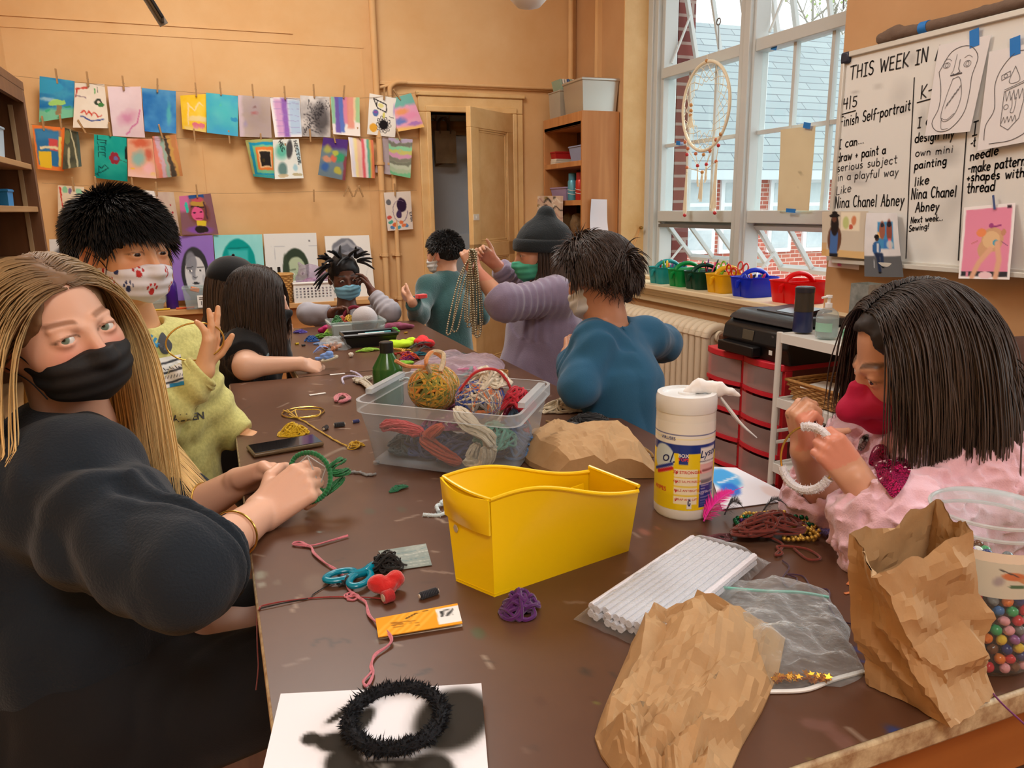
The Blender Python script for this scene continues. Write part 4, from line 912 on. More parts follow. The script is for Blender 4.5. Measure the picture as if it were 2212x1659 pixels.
 w,d,h=.25,.13,.125;wm=mat('white_plastic',(232,232,228),.4);m=MB()
 m.bx(p[0]-w/2+.01,p[0]+w/2-.01,p[1]-d/2+.01,p[1]+d/2-.01,zc,zc+.005)
 def panel(o,ux,L):
  nx,nz=10,4;x0=np.linspace(-L/2,L/2,2*nx+3);
  zs=[0,.03,.042,.048,.060,.066,.078,.084,.096,h]
  for j in range(len(zs)-1):
   if j%2==0:m.box(o+[0,0,(zs[j]+zs[j+1])/2],(L if abs(ux[0])>.5 else .004,.004 if abs(ux[0])>.5 else L,zs[j+1]-zs[j]))
   else:
    xs=np.linspace(-L/2,L/2,2*nx+2)
    for i in range(0,2*nx+1,2):
     c=o+ux*((xs[i]+xs[i+1])/2)+[0,0,(zs[j]+zs[j+1])/2];q=xs[i+1]-xs[i]
     m.box(c,(q if abs(ux[0])>.5 else .004,.004 if abs(ux[0])>.5 else q,zs[j+1]-zs[j]))
 panel(p+[0,-d/2,0],np.array([1.0,0,0]),w);panel(p+[0,d/2,0],np.array([1.0,0,0]),w);panel(p+[-w/2,0,0],np.array([0,1.0,0]),d);panel(p+[w/2,0,0],np.array([0,1.0,0]),d)
 m.build('basket_body',wm,t,smooth=False)
 m=MB();q=[(p[0]+sx*w/2,p[1]+sy*d/2,zc+h)for sx,sy in((-1,-1),(1,-1),(1,1),(-1,1))];q=np.array(q);m.tube(np.concatenate([np.linspace(q[i],q[(i+1)%4],8)[:-1]for i in range(4)]),.009,8,closed=True);m.build('rim',wm,t)
 bagm=mat('zip_bag_film',(214,200,220),.12,bump=(22,.9,12),thin=(.22,(236,228,240),.7))
 s=SDF();s.ell(p+[.0,0,.15],(.1,.05,.09),k=0);s.disp=lambda P:.014*fbm(P,22,3)
 s.cone(p+[-.03,0,.2],p+[-.07,0,.25],.03,.012,.03)
 lone(sdf_obj('zip_bag',s,.006,bagm,pad=.02),'crumpled clear zip bag standing in the white basket','bag')
 s=SDF();s.ell(p+[.0,0,.12],(.08,.035,.035));s.disp=lambda P:.008*fbm(P,40,5)
 lone(sdf_obj('bag_filling',s,.006,mat('mixed_trinkets',(150,110,150),.5,var=(60,(210,170,190),.1)),pad=.02),'purple trinkets inside the zip bag in the white basket','trinkets')
 p=PY(172,625,5.165);s=SDF();s.ell(p,(.11,.06,.08));s.ell(p+[.05,0,-.05],(.09,.06,.06),k=.05);s.disp=lambda P:.012*fbm(P,50,2)
 lone(sdf_obj('fluffy_cloth',s,.007,mat('fleece_white',(226,222,214),.95,sheen=.5,bump=(220,.8,6)),pad=.03),'white fluffy cloth bundled on the counter behind the boy','cloth')
def closet_and_top():
 kp=mat('kraft_dark',(150,128,96),.8,var=(8,(128,106,78),.2))
 yy=YB+.36
 for k in range(3):
  p=PY(962-3*k+1,318,yy+.03*k)
  t=thing('kraft_bag',['kraft paper gift bag hanging foremost in the closet','kraft bag squeezed behind the foremost one in the closet','kraft bag at the back of the hanging bunch in the closet'][k],'bag',p,'kraft bags hanging in the closet')
  w,h=.165,.235;n=14;u=np.linspace(-1,1,n);v=np.linspace(0,1,n)
  U,V=np.meshgrid(u,v);Q=np.stack([p[0]+U*w/2+.008*V*k,np.full_like(U,yy+.03*k)+.006*vnoise(np.stack([U*2,V*3,U*0+k],-1),1.5,k)-.012*(1-U*U)*V,p[2]+h/2-V*h+.012*k*U],-1)
  m=MB();m.grid(Q,thick=.012);m.build('bag_body',kp,t,angle=60)
  for s in(0,):
   c=np.array([p[0],yy+.03*k-.004,p[2]+h/2]);m=MB();m.tube(spline([c+[-.04,0,-.02],c+[-.042,0,.05],c+[-.02,0,.085],c+[.0,0,.095],c+[.02,0,.085],c+[.042,0,.05],c+[.04,0,-.02]],24),.006,6);m.build('handle',mat('twisted_handle',(104,84,62),.8),t)
 m=MB()
 for px in(936,964):
  q=PY(px,262,YB+.42);m.tube(spline([q+[0,0,.02],q+[0,-.05,.0],q+[0,-.075,.02],q+[0,-.08,.04]],12),.004,6)
 lone(m.build('coat_hook',mat('brass_hook',(150,116,60),.35,.8)),'brass wire hooks on the closet hook rail','hook')
 p=K(1142,-12,3.3);t=thing('pendant_lamp','white bowl lamp hanging from the ceiling, cut by the top edge','lamp',(p[0],p[1],ZC))
 m=MB();m.lathe([(0.0,-.11),(.05,-.1),(.09,-.06),(.1,-.02),(.07,.03),(.03,.06)],p+[0,0,.05],32);m.build('lamp_shade',mat('lamp_white',(236,238,238),.3),t)
 m=MB();m.tube([p+[0,0,.1],(p[0],p[1],ZC)],.008,8);m.lathe([(.05,-.03),(.05,0)],(p[0],p[1],ZC),20);m.build('cord',mat('lamp_white'),t)
 p0=K(322,12,2.6);t=thing('ceiling_fan','dark fan blade jutting in at the top edge of the wall','fan',(p0[0],p0[1],ZC))
 a=K(300,-40,2.55);b=K(352,44,2.6);d=nrm(b-a);side=nrm(np.cross(d,[0,0,1]))
 R=np.stack([d,-side,nrm(np.cross(d,-side))],1)
 m=MB();m.box((a+b)/2-d*.18,(np.linalg.norm(b-a)+.36,.085,.012),R);m.build('blade',mat('fan_black',(24,24,26),.45),t,bevel=.004)
 m=MB();m.box((a+b)/2-d*.18+side*(-.047),(np.linalg.norm(b-a)+.37,.012,.03),R);m.build('blade_holder',mat('fan_steel',(140,136,128),.4,.6),t)
 h=a-d*.45;m=MB();m.lathe([(.0,-.06),(.09,-.05),(.1,.0),(.07,.07),(.0,.08)],h,24);m.tube([h+[0,0,.05],(h[0],h[1],ZC)],.015,10);m.build('motor',mat('fan_black'),t)
paintings();clothespins();pipes();counter();canvases();counter_stuff();closet_and_top()
# ---------------------------------------------------------------- bookcases, window sill, whiteboard wall
M_oak=mat('bookcase_oak',(198,140,86),0.5,wood=((172,112,62),1.0,'z'))
M_oakd=mat('bookcase_dark',(112,74,44),0.55,wood=((92,58,32),1.2,'z'))
def bookcases():
 X0,X1,Y0,Y1,H=2.357,2.634,4.72,5.36,1.868
 t=thing('bookcase','tall oak bookcase in the corner between closet and window','bookcase',((X0+X1)/2,(Y0+Y1)/2,0))
 m=MB();m.bx(X0,X1,Y0,Y0+.02,0,H);m.build('side_panel',M_oak,t,bevel=.002)
 m=MB();m.bx(X0,X1,Y1-.02,Y1,0,H);m.build('side_panel',M_oak,t,bevel=.002)
 m=MB();m.bx(X1-.012,X1,Y0+.02,Y1-.02,0,H);m.build('back_panel',mat('bookcase_back',(88,52,34),.7),t)
 m=MB();m.bx(X0,X1-.012,Y0+.02,Y1-.02,H-.085,H-.06);m.bx(X0,X0+.02,Y0+.02,Y1-.02,H-.085,H);m.bx(X0+.02,X1-.012,Y0+.02,Y1-.02,H-.022,H);m.build('top_board',M_oak,t,bevel=.002)
 zs=[1.555,1.295,1.04,.86,.55,.1]
 for z in zs:
  m=MB();m.bx(X0+.006,X1-.012,Y0+.02,Y1-.02,z-.035,z);m.build('shelf',M_oak,t,bevel=.002)
 def inbox(name,label,px0,px1,z,h,col,x=2.40,d=.2,cat='bin',tp=.85,mt=None):
  ya,yb=PX(px0,400,x)[1],PX(px1,400,x)[1]
  yb=max(yb,Y0+.03);ya=min(ya,Y1-.03)
  return open_bin(np.array([x+d/2,(ya+yb)/2,z]),d,ya-yb-.004,h,name,label,mt or mat(name+str(col),col,.4),tp,cat=cat,group='things on the oak bookcase')
 inbox('plastic_bin','small red bin on the top shelf of the oak bookcase',1177,1200,zs[0],.085,(176,36,36))
 inbox('plastic_bin','grey blue bin on the top shelf beside the side panel',1228,1262,zs[0],.1,(142,152,184))
 inbox('plastic_bin','lavender bin on the second shelf of the oak bookcase',1167,1222,zs[1],.09,(166,146,182))
 p=np.array([2.45,PX(1251,300,2.45)[1]-.0,zs[0]+.1])
 for k,dz in enumerate((0,.013,.026)):
  q=np.array([2.46,PX(1213,330,2.46)[1],zs[0]+.0005]);m=MB();m.box(q+[0,0,.006+dz],(.14,.085-.008*k,.012),rz(.1*k))
  lone(m.build('notebook',mat('page_white',(216,204,184),.8)),['lowest of the small white pads on the top shelf','middle of the small white pads on the top shelf','uppermost of the small white pads on the top shelf'][k],'notebook','pads on the bookcase shelf')
 for k,(px,c,cc)in enumerate(((1231,(92,160,178),(70,130,150)),(1248,(190,50,40),(150,30,30)))):
  y=PX(px,370,2.42)[1];p=np.array([2.44,y,zs[1]]);t2=thing('spray_can',['teal spray can on the second bookcase shelf','red spray can next to the teal one'][k],'can',p)
  m=MB();m.lathe([(.031,0),(.033,.004),(.033,.13),(.026,.142)],p,20);m.build('can_body',mat('can'+str(k),c,.3,.2),t2)
  m=MB();m.lathe([(.028,.14),(.028,.185),(.02,.19)],p,16);m.build('cap',mat('cancap'+str(k),cc,.35),t2)
  m=MB();a=np.linspace(0,6.28,24,endpoint=False)
  for dz in(.05,.075):m.tube(np.c_[p[0]+.0335*np.cos(a),p[1]+.0335*np.sin(a),p[2]+dz+.008*np.sin(a)],.002,5,closed=True)
  m.build('print_band',mat('can_print',(226,222,214),.5),t2)
 y=PX(1167,450,2.30)[1];P=Pic(26,30,base=(214,190,170),seed=41,wob=0)
 for i in range(4):
  for j in range(5):P.rect(.25*i+.02,.25*i+.12,.2*j+.02,.2*j+.1,((50,42,40),(236,226,210),(150,126,70))[(i+j)%3]).line([(.25*i,.2*j+.18),(.25*i+.12,.2*j+.06),(.25*i+.24,.2*j+.18)],.04,((236,226,210),(50,42,40),(190,150,140))[(i*2+j)%3])
 sheet('patterned_folder',[PX(1143,423,2.33),PX(1213,423,2.33),PX(1213,505,2.33),PX(1143,505,2.33)],P,'folder with a black and cream geometric pattern sticking out of the third shelf','folder',thick=.02)
 for k,(px,z,r,c)in enumerate(((1222,zs[2],.07,(172,142,98)),(1243,zs[2],.065,(120,92,60)))):
  s=SDF();p=np.array([2.47,max(PX(px,470,2.45)[1],Y0+.09),z]);s.ell(p+[0,0,.085],(.06,r*.8,.085));s.disp=lambda P:.006*fbm(P,30,4)
  lone(sdf_obj('woven_bag',s,.006,mat('jute'+str(k),c,.85,bump=(120,.6,4)),pad=.02),['pale woven bag bulging on the third bookcase shelf','darker woven bag beside the stacked pink boxes'][k],'bag')
 for k,(z,h)in enumerate(((zs[3],.07),(zs[3]+.07,.055))):
  y=max(PX(1243,480,2.40)[1],Y0+.085);m=MB();m.bx(2.37,2.56,y-.06,y+.06,z,z+h);o=m.build('shoe_box',mat('box_mauve',(140,84,78),.6),bevel=.004)
  lone(o,['mauve box at the bottom of a pair on the fourth shelf','mauve box lying on top of the other one'][k],'box')
 y=PX(1240,500,2.4)[1];t3=open_bin(np.array([2.46,max(y,Y0+.11),zs[4]+.20]),.16,.15,.1,'lidded_box','clear box with white lid low in the oak bookcase',mat('clear_plastic'),.95,cat='box')
 m=MB();m.box((2.46,max(y,Y0+.11),zs[4]+.305),(.17,.16,.014));m.build('lid',mat('white_plastic'),t3,bevel=.003)
 m=MB();m.bx(X0+.006,X1-.012,Y0+.02,Y1-.02,zs[4]+.165,zs[4]+.2);m.build('shelf',M_oak,t,bevel=.002)
 m=MB();q=PX(1221,510,2.39);m.box((2.42,q[1],zs[4]+.2+.045),(.06,.06,.09));lone(m.build('card_box',mat('hot_pink_card',(214,40,120),.5),bevel=.002),'small hot pink box beside the lidded clear box','box')
 for k,(c,w)in enumerate((((222,216,206),.05),((232,228,220),.06),((50,74,150),.03),((226,226,236),.045),((70,84,160),.02))):
  y=Y0+.36-[0,.058,.108,.15,.188][k];m=MB();m.bx(2.36,2.58,y-w/2,y+w/2,zs[4],zs[4]+.16);o=m.build('binder',mat('binder'+str(k),c,.5),bevel=.003)
  lone(o,['cream binder first in the low bookcase row','white binder with photo squares on its spine','slim royal blue binder in the low row','pale lilac binder between two blue ones','thin indigo binder at the end of the low row'][k],'binder','binders in the oak bookcase')
 P=Pic(12,20,base=(226,226,236),seed=3);c=[PY(1277,430,4.7),PY(1309,431,4.71),PY(1312,511,4.68),PY(1274,511,4.70)]
 sheet('paper_sheet',c,P,'blank white paper taped to the side of the oak bookcase','paper',curl=.02,seed=4)
 m=MB();m.box(PY(1346,248,4.73),(.05,.002,.03));lone(m.build('tape_piece',mat('tape_teal',(40,140,150),.5)),'stub of teal tape at the bookcase corner','tape')
 t4=open_bin(np.array([2.50,4.885,H]),.27,.30,.2,'metallic_bin','silver metallic tub on top of the oak bookcase',mat('silver_plastic',(196,194,186),.28,.75),.9,rim=.02)
 t5=open_bin(np.array([2.475,5.16,H]),.24,.19,.17,'file_bin','translucent file bin of papers behind the silver tub',mat('frosted_bin',(214,204,186),.4,thin=(.45,(230,220,204),.4)),.94)
 for k in range(9):
  m=MB();m.box((2.40+.018*k,5.17,H+.155),(.012,.14,.2),ry(-.25+.02*k))
  lone(m.build('booklet',mat('booklet'+str(k%4),[(150,172,150),(228,222,210),(214,206,192),(70,100,160)][k%4 if k<8 else 3],.6)),['green grey booklet leaning out of the file bin','cream booklet second in the file bin','beige booklet third in the file bin','blue booklet fourth in the file bin','sage booklet in the middle of the file bin','cream booklet sixth in the file bin','beige booklet seventh in the file bin','blue booklet near the back of the file bin','blue folder at the very back of the file bin'][k],'booklet','booklets in the file bin')
 p=np.array([2.02,3.55,.42]);t6=thing('grey_bucket','grey plastic bucket tipped beside the oak bookcase','bucket',PY(1215,800,4.2))
 b=PY(1213,722,4.15);R=rx(.2)@ry(.35)
 m=MB();m.lathe([(.075,-.16),(.1,0.0),(.105,.005),(.1,.01),(.096,.005),(.07,-.155),(0,-.155)],b,32,R);m.build('bucket_body',mat('bucket_grey',(104,112,114),.45),t6)
 m=MB();a=np.linspace(0,3.14,16);q=np.c_[.104*np.cos(a),.03*np.sin(a)-.0,.03-.09*np.sin(a)];m.tube(q@R.T+b,.004,6);m.build('handle',mat('bucket_grey'),t6)
 st=MB();st.bx(b[0]-.14,b[0]+.14,b[1]-.1,b[1]+.12,0,b[2]-.155);lone(st.build('storage_crate',mat('crate_brown',(96,66,44),.6),bevel=.006),'brown crate under the grey bucket','crate')
 X0,X1,Y0,Y1,H=XL+.03,-.65,2.55,3.77,1.745
 t=thing('bookcase','dark wooden bookcase along the wall behind the teacher','bookcase',((X0+X1)/2,(Y0+Y1)/2,0))
 for y0 in(Y0,Y1-.03):m=MB();m.bx(X0,X1,y0,y0+.03,0,H);m.build('side_panel',M_oakd,t,bevel=.002)
 m=MB();m.bx(X0,X0+.012,Y0+.03,Y1-.03,0,H);m.build('back_panel',mat('bookcase_back_dark',(86,56,34),.7),t)
 m=MB();m.bx(X0,X1,Y0-.01,Y1+.01,H,H+.035);m.build('top_board',M_oakd,t,bevel=.003)
 m=MB();m.bx(X1-.02,X1-.001,Y0+.03,Y1-.03,H-.05,H);m.build('front_rail',M_oakd,t)
 for z in(1.455,1.285,1.085,.85,.55,.1):m=MB();m.bx(X0+.012,X1-.008,Y0+.03,Y1-.03,z-.022,z);m.build('shelf',mat('shelf_pale',(168,128,84),.55,wood=((140,102,62),1,'y')),t,bevel=.002)
 for x in(X1-.05,X0+.06):
  for y in(Y0+.034,Y1-.034):m=MB();m.bx(x-.008,x+.008,y-.003,y+.003,.1,H-.06);m.build('pilaster_strip',mat('pilaster_metal',(186,164,130),.4,.5),t)
 q=PX(0,330,-.72);open_bin(np.array([-.82,q[1]+.02,1.455]),.2,.2,.13,'pale_bin','pale blue bin on the dark bookcase',mat('bin_pale_blue',(176,196,210),.4),.9)
 q=PX(20,445,-.72);open_bin(np.array([-.76,q[1],1.285]),.1,.09,.06,'blue_box','small bright blue box on the dark bookcase shelf',mat('box_blue',(40,130,190),.4),.95,cat='box')
 q=PX(58,446,-.72);m=MB();m.box((-.76,q[1],1.285+.012),(.1,.14,.024));lone(m.build('stapler',mat('plastic_black',(34,32,32),.4),bevel=.006),'black flat gadget lying beside the small blue box','gadget')
def caddies():
 def caddy(Y,x,col,name,L=.26,W=.25,H=.105,rot=0.0):
  p=np.array([x,Y,WZ0]);t=thing('desk_caddy',name,'caddy',p,'coloured caddies on the window sill')
  R=rz(rot)
  def out(s,z,o=0):
   pts=[]
   for k in range(48):
    a=k/48*2*math.pi;c,n=math.cos(a),math.sin(a);e=0.35
    px,py=math.copysign(abs(c)**e,c)*(W/2*s+o),math.copysign(abs(n)**e,n)*(L/2*s+o)
    pin=1-.09*math.exp(-(py/(.022))**2);pts.append((px*pin,py,z))
   return np.array(pts)@R.T+p
  rings=[out(.86,0),out(.88,.004),out(1.0,H),out(1.03,H+.001),out(1.03,H+.006),out(.985,H+.004),out(.86,.006)]
  m=MB();V=np.concatenate(rings);n=48
  F=[(i*n+k,i*n+(k+1)%n,(i+1)*n+(k+1)%n,(i+1)*n+k)for i in range(6)for k in range(n)]+[tuple(range(n-1,-1,-1)),tuple(6*n+k for k in range(n))]
  m.add(V,F);mt=mat('caddy_'+str(col),col,.3,trans=0,thin=(.72,tuple(min(255,int(c*1.0+40))for c in col),.3));m.build('tub',mt,t,angle=60)
  m=MB();
  m.box(p+R@np.array([0,0,H*.52]),(W*.86,.006,H*.95),R);
  a=np.linspace(0,math.pi,18);q=np.c_[.085*np.cos(a),np.zeros(18),H-.012+.052*np.sin(a)]
  m.tube(q@R.T+p,.0125,10)
  for sx in(-1,1):m.tube(np.array([(sx*.085,0,H-.01),(sx*.11,0,H-.02),(sx*.115,0,H*.5)])@R.T+p,[.011,.012,.008],8)
  m.build('handle',mt,t)
  return p,R
 specs=[(4.19,(40,160,160),'teal caddy of markers, first on the sill'),(3.97,(0,150,70),'bright green caddy, second on the sill'),(3.79,(0,70,50),'dark green caddy with pencils, third on the sill'),(3.57,(236,184,20),'yellow caddy holding red scissors'),(3.34,(20,50,200),'blue caddy between the yellow and red caddies'),(3.02,(226,16,20),'red caddy, last on the sill next to the whiteboard')]
 rr=random.Random(3);P=[]
 for k,(Y,c,nm)in enumerate(specs):
  P.append(caddy(Y,2.705 if k<5 else 2.72,c,nm,L=(.17,.155,.165,.175,.185,.23)[k],W=.21 if k<5 else .215,H=.1 if k<5 else .105))
 cols=[(230,190,40),(60,150,60),(200,50,50),(60,80,180),(30,30,34),(226,110,40),(150,90,170),(236,236,236),(214,60,110)]
 nm={0:'marker standing in the teal caddy',2:'pencil in the dark green caddy',4:'marker lying in the blue caddy'}
 words_=['yellow','green','red','blue','black','orange','violet','white','pink']
 for k,n,L,r in((0,7,.13,.006),(2,6,.16,.0042),(4,7,.12,.006)):
  p,R=P[k]
  for i in range(n):
   q=p+[rr.uniform(-.06,.06),rr.choice((-1,1))*rr.uniform(.028,.05),.018];d=nrm([rr.uniform(-.6,.6),rr.uniform(-.5,.5),1.0]);ci=(i*2+k)%9 if k else i
   m=MB();e=q+d*L;m.tube([q,e-d*.03,e-d*.028,e-d*.006,e],[r,r,r*1.12,r*1.05,r*.4],8)
   lone(m.build('marker_pen' if k!=2 else 'pencil',mat('pen_'+words_[ci],cols[ci],.4)),words_[ci]+' '+nm[k],'marker' if k!=2 else 'pencil','pens in the sill caddies')
 p,R=P[3]
 for i,(c,w,lb)in enumerate((((206,40,30),'red','red handled scissors poking out of the yellow caddy'),((120,180,40),'green','lime handled scissors in the yellow caddy'),((200,60,60),'red2','pinkish red scissors at the back of the yellow caddy'))):
  q=p+np.array([-.03+.04*i,(-.045,.05,-.03)[i],.03]);d=nrm([(-.2,.1,.1)[i],(-.5,.4,-.2)[i],1.0]);e1=nrm(np.cross(d,[1,.2,0]));t=thing('scissors',lb,'scissors',q,'scissors in the yellow caddy')
  m=MB();m.tube([q,q+d*.075],[.002,.005],4,flat=.3);m.build('blade',mat('steel',(190,190,190),.25,.9),t)
  for s in(-1,1):
   a=np.linspace(0,2*math.pi,16,endpoint=False);c0=q+d*.115+e1*s*.02;m=MB();m.tube(c0+np.outer(.017*np.cos(a),e1)+np.outer(.024*np.sin(a),d),.0045,6,closed=True);m.tube([q+d*.07,c0-d*.022],.005,6);m.build('handle',mat('scissor_'+w,c,.35),t)
def dreamcatcher():
 c=np.array([2.80,3.985,1.815]);rad=.235
 t=thing('dreamcatcher','large cream dreamcatcher hanging in front of the window panes','dreamcatcher',c)
 cm=mat('cotton_cream',(232,222,196),.85,bump=(120,.4,2));a=np.linspace(0,2*math.pi,64,endpoint=False)
 def pt(an,r=rad):return c+np.stack([0*an,r*np.sin(an)*.985,r*np.cos(an)*1.06],-1)
 m=MB();m.tube(pt(a),.0095,10,closed=True);m.build('hoop',cm,t)
 m=MB();n=18;ring=[pt(2*math.pi*k/n)for k in range(n)];prev=ring
 for lv,r in enumerate((.205,.178,.152,.132)):
  cur=[pt(np.array(2*math.pi*(k+.5*(lv+1))/n),r*(1+.06*math.sin(k)))for k in range(n)]
  for k in range(n):m.tube([prev[k],cur[k]],.002,4);m.tube([cur[k],prev[(k+1)%n]],.002,4)
  prev=cur
 m.build('web',cm,t)
 bead={'wood':mat('bead_wood',(196,140,80),.5),'red':mat('bead_red',(190,46,50),.4),'tan':mat('bead_orange',(196,110,70),.5)}
 def B(q,k,r=.011):m=MB();m.ball(q,r,12,8);m.build('bead',bead[k],t)
 def Wp(px,py):return PX(px,py,2.795)
 for px,py,k in((1527,131,'wood'),(1493,227,'wood'),(1493,239,'wood'),(1492,249,'wood'),(1557,290,'wood'),(1480,307,'tan'),(1547,302,'tan'),(1552,314,'red'),(1486,321,'tan'),(1484,334,'red'),(1503,332,'tan'),(1520,334,'wood'),(1534,326,'tan'),(1507,358,'red'),(1526,355,'red'),(1547,349,'tan'),(1484,362,'tan'),(1517,372,'wood'),(1479,465,'red'),(1544,460,'red')):B(Wp(px,py),k)
 m=MB()
 for pl in(((1484,322),(1484,362)),((1486,322),(1507,358),(1520,334)),((1503,332),(1507,358)),((1520,334),(1526,355),(1547,302)),((1484,362),(1517,372),(1547,349)),((1552,314),(1547,349)),((1493,222),(1493,252)),((1479,300),(1486,322)),((1534,326),(1526,355))):m.tube([Wp(*q)for q in pl],.0022,5)
 m.build('cord',cm,t)
 def tassel(x0,y0,x1,y1,w,n=11):
  m=MB();rr=random.Random(int(x0+y1))
  for k in range(n):
   o=(k-(n-1)/2)/n;a_,b_=Wp(x0+w*.25*o,y0),Wp(x1+w*o,y1+rr.uniform(-6,4));mid=(a_+b_)/2+[0,.006*o,.0];m.tube(spline([a_,mid+np.array([rr.uniform(-.004,.004),0,0]),b_],8),.0028,4)
  m.tube([Wp(x0,y0),Wp(x0,y0+8)],.006,8);m.build('tassel',cm,t)
 tassel(1493,250,1492,279,16);tassel(1484,364,1479,460,8);tassel(1517,374,1512,432,9);tassel(1548,350,1540,455,14);tassel(1507,360,1507,400,5,5);tassel(1526,357,1524,395,5,5)
 m=MB();m.tube([Wp(1527,131),Wp(1528,118)],.0015,4);m.build('hanging_loop',cm,t)
 P=Pic(20,40,base=(218,206,172),seed=6);P.wash((206,192,158),.3).line([(.6,.55),(.75,.54)],.02,(150,140,110),.6).line([(.6,.7),(.7,.72)],.02,(150,140,110),.5)
 s=thing('hanging_paper','tall cream paper taped to the window pane','paper',PX(1720,360,2.84));o=sheet('sheet',[PX(1685,280,2.845),PX(1758,271,2.845),PX(1747,455,2.83),PX(1681,455,2.84)],P,None,None,curl=.01,seed=2);o.parent=s;o.matrix_parent_inverse=Matrix.Translation(s.location).inverted()
 tb=mat('tape_blue',(30,120,200),.6)
 def tape(name,pxy,x,w,h,par=None,label=None,ang=0.0,cat='tape'):
  m=MB();m.box(PX(*pxy,x),(.0015,w,h),rx(ang));o=m.build(name,tb,par)
  if par is None:lone(o,label,cat,'pieces of blue tape')
 tape('tape_strip',(1743,271),2.84,.05,.028,s,ang=.2);tape('tape_strip',(1708,455),2.825,.07,.02,s,ang=.05)
 tape('tape_piece',(1673,98),2.865,.045,.045,None,'blue tape piece high on the second column of panes',.3);tape('tape_piece',(1465,309),2.865,.045,.025,None,'blue tape piece on the muntin by the dreamcatcher',.1)
 k=PX(1384,492,2.78);m=MB();m.lathe([(.0,0),(.012,.0),(.012,.012),(.006,.02)],k,14,rx(math.pi/2));kt=thing('cord_cleat','small brass cleat with a slack cord on the window reveal','cleat',k);m.build('cleat_base',mat('brass_hook'),kt)
 k=np.array([2.78,WY1-.012,k[2]])
 m=MB();m.tube(spline([k,k+[-.05,-.004,-.1],k+[-.13,-.01,-.24]],12),.0025,5);m.tube(spline([k+[.004,0,0],k+[-.04,-.012,-.1],k+[-.128,-.012,-.236]],12),.0025,5);m.build('cord',mat('cord_tan',(206,150,90),.8),kt)
def whiteboard():
 xb=2.60;Y1,Y0,Z0,Z1=2.70,.95,1.013,1.854
 t=thing('whiteboard','big framed whiteboard with handwritten weekly plan beside the window','whiteboard',(xb,1.8,1.0))
 P=Pic(150,80,base=(226,226,222),seed=51,wob=.01)
 for px,py,w,h,a in((1845,167,40,8,.0),(1848,198,16,5,.35),(1893,189,20,6,.3),(1940,205,40,40,.16),(1945,240,34,14,.2),(1840,375,44,18,.35),(1850,395,46,12,.25),(1985,266,16,34,.28),(2030,300,50,12,.4),(2030,330,60,16,.35),(2045,345,40,20,.25),(2060,430,26,50,.2),(2035,470,30,60,.16),(1990,560,40,40,.1),(2085,620,30,20,.2),(1965,130,20,20,.3)):
  q=PX(px,py,xb);P.blob((Y1-q[1])/(Y1-Y0),(Z1-q[2])/(Z1-Z0),w*.0019/(Y1-Y0)*.9,h*.0019/(Z1-Z0),(120,120,120),a,.8)
 u,v=P.u0,P.v0;G=np.stack([np.full_like(u,xb),Y1-u*(Y1-Y0),Z1-v*(Z1-Z0)],-1)
 m=MB();m.grid(G,P.colours(),thick=-.0);m.build('board_surface',mat('whiteboard_enamel',(255,255,255),.18,attr='Col'),t)
 m=MB();m.bx(xb+.001,xb+.02,Y0,Y1,Z0,Z1);m.build('backing',mat('grey_backing',(150,150,150),.7),t)
 fr=mat('board_frame',(214,212,204),.4,.2)
 m=MB();m.bx(xb-.012,xb+.022,Y0-.012,Y1+.012,Z1-.004,Z1+.018);m.bx(xb-.012,xb+.022,Y1-.004,Y1+.016,Z0,Z1);m.bx(xb-.012,xb+.022,Y0-.016,Y0+.004,Z0,Z1);m.bx(xb-.012,xb+.022,Y0-.012,Y1+.012,Z0-.018,Z0+.004);m.build('frame',fr,t,bevel=.003)
 m=MB();m.bx(xb-.045,xb+.0,Y0,Y1-.06,Z0-.022,Z0-.012);m.bx(xb-.048,xb-.042,Y0,Y1-.06,Z0-.022,Z0-.004);m.build('marker_tray',fr,t,bevel=.002)
 m=MB();m.bx(xb-.016,xb+.022,Y1-.03,Y1+.018,Z1-.028,Z1+.02);m.build('corner_cap',mat('corner_black',(36,44,60),.4),t,bevel=.01,seg=3)
 ink=mat('marker_ink',(34,34,36),.5);ink2=mat('marker_ink_faded',(84,84,86),.6)
 N=np.array([-1.0,0,0])
 def wr(txt,p0,p1,h,w=.0052,mt=ink,seed=1):
  a,b=PX(*p0,xb-.0012),PX(*p1,xb-.0012);S,W=strokes(txt,seed);ex=(b-a)/W;hz=h*.0019
  m=MB()
  for q in S:ribbon(m,[a+ex*x+np.array([0,0,hz*y])for x,y in q],w,N)
  m.build('writing',mt,t,smooth=False)
 wr('THIS WEEK IN A',(1835,172),(2035,126),27,.006);wr('4/5',(1821,236),(1850,230),22);wr('Finish Self-portrait',(1814,275),(1966,238),22);wr('I can...',(1811,322),(1866,309),19);wr('draw + paint a',(1808,350),(1913,331),19)
 wr('serious subject',(1808,371),(1937,352),17,.004,ink2);wr('in a playful way',(1809,391),(1940,378),17,.004,ink2);wr('Like',(1806,421),(1838,414),18,.004,ink2);wr('Nina Chanel Abney',(1803,449),(1952,443),25)
 wr('K-1',(1988,213),(2021,204),24);wr('I c',(1982,276),(2008,270),19);wr('design my',(1976,308),(2060,297),18);wr('own mini',(1977,338),(2058,329),14,.004,ink2);wr('painting',(1975,366),(2044,355),16);wr('like',(1975,402),(2006,397),17);wr('Nina Chanel',(1968,430),(2065,424),21);wr('Abney',(1977,458),(2028,454),19);wr('Next week...',(1967,482),(2037,476),12,.004);wr('Sewing!',(1963,500),(2006,494),12,.004)
 wr('I',(2100,293),(2110,290),24);wr('-t',(2096,320),(2106,316),18);wr('needle',(2095,347),(2156,334),17);wr('-make pattern',(2090,374),(2214,356),18);wr('+shapes with',(2088,392),(2212,382),16);wr('thread',(2088,417),(2148,412),19)
 m=MB()
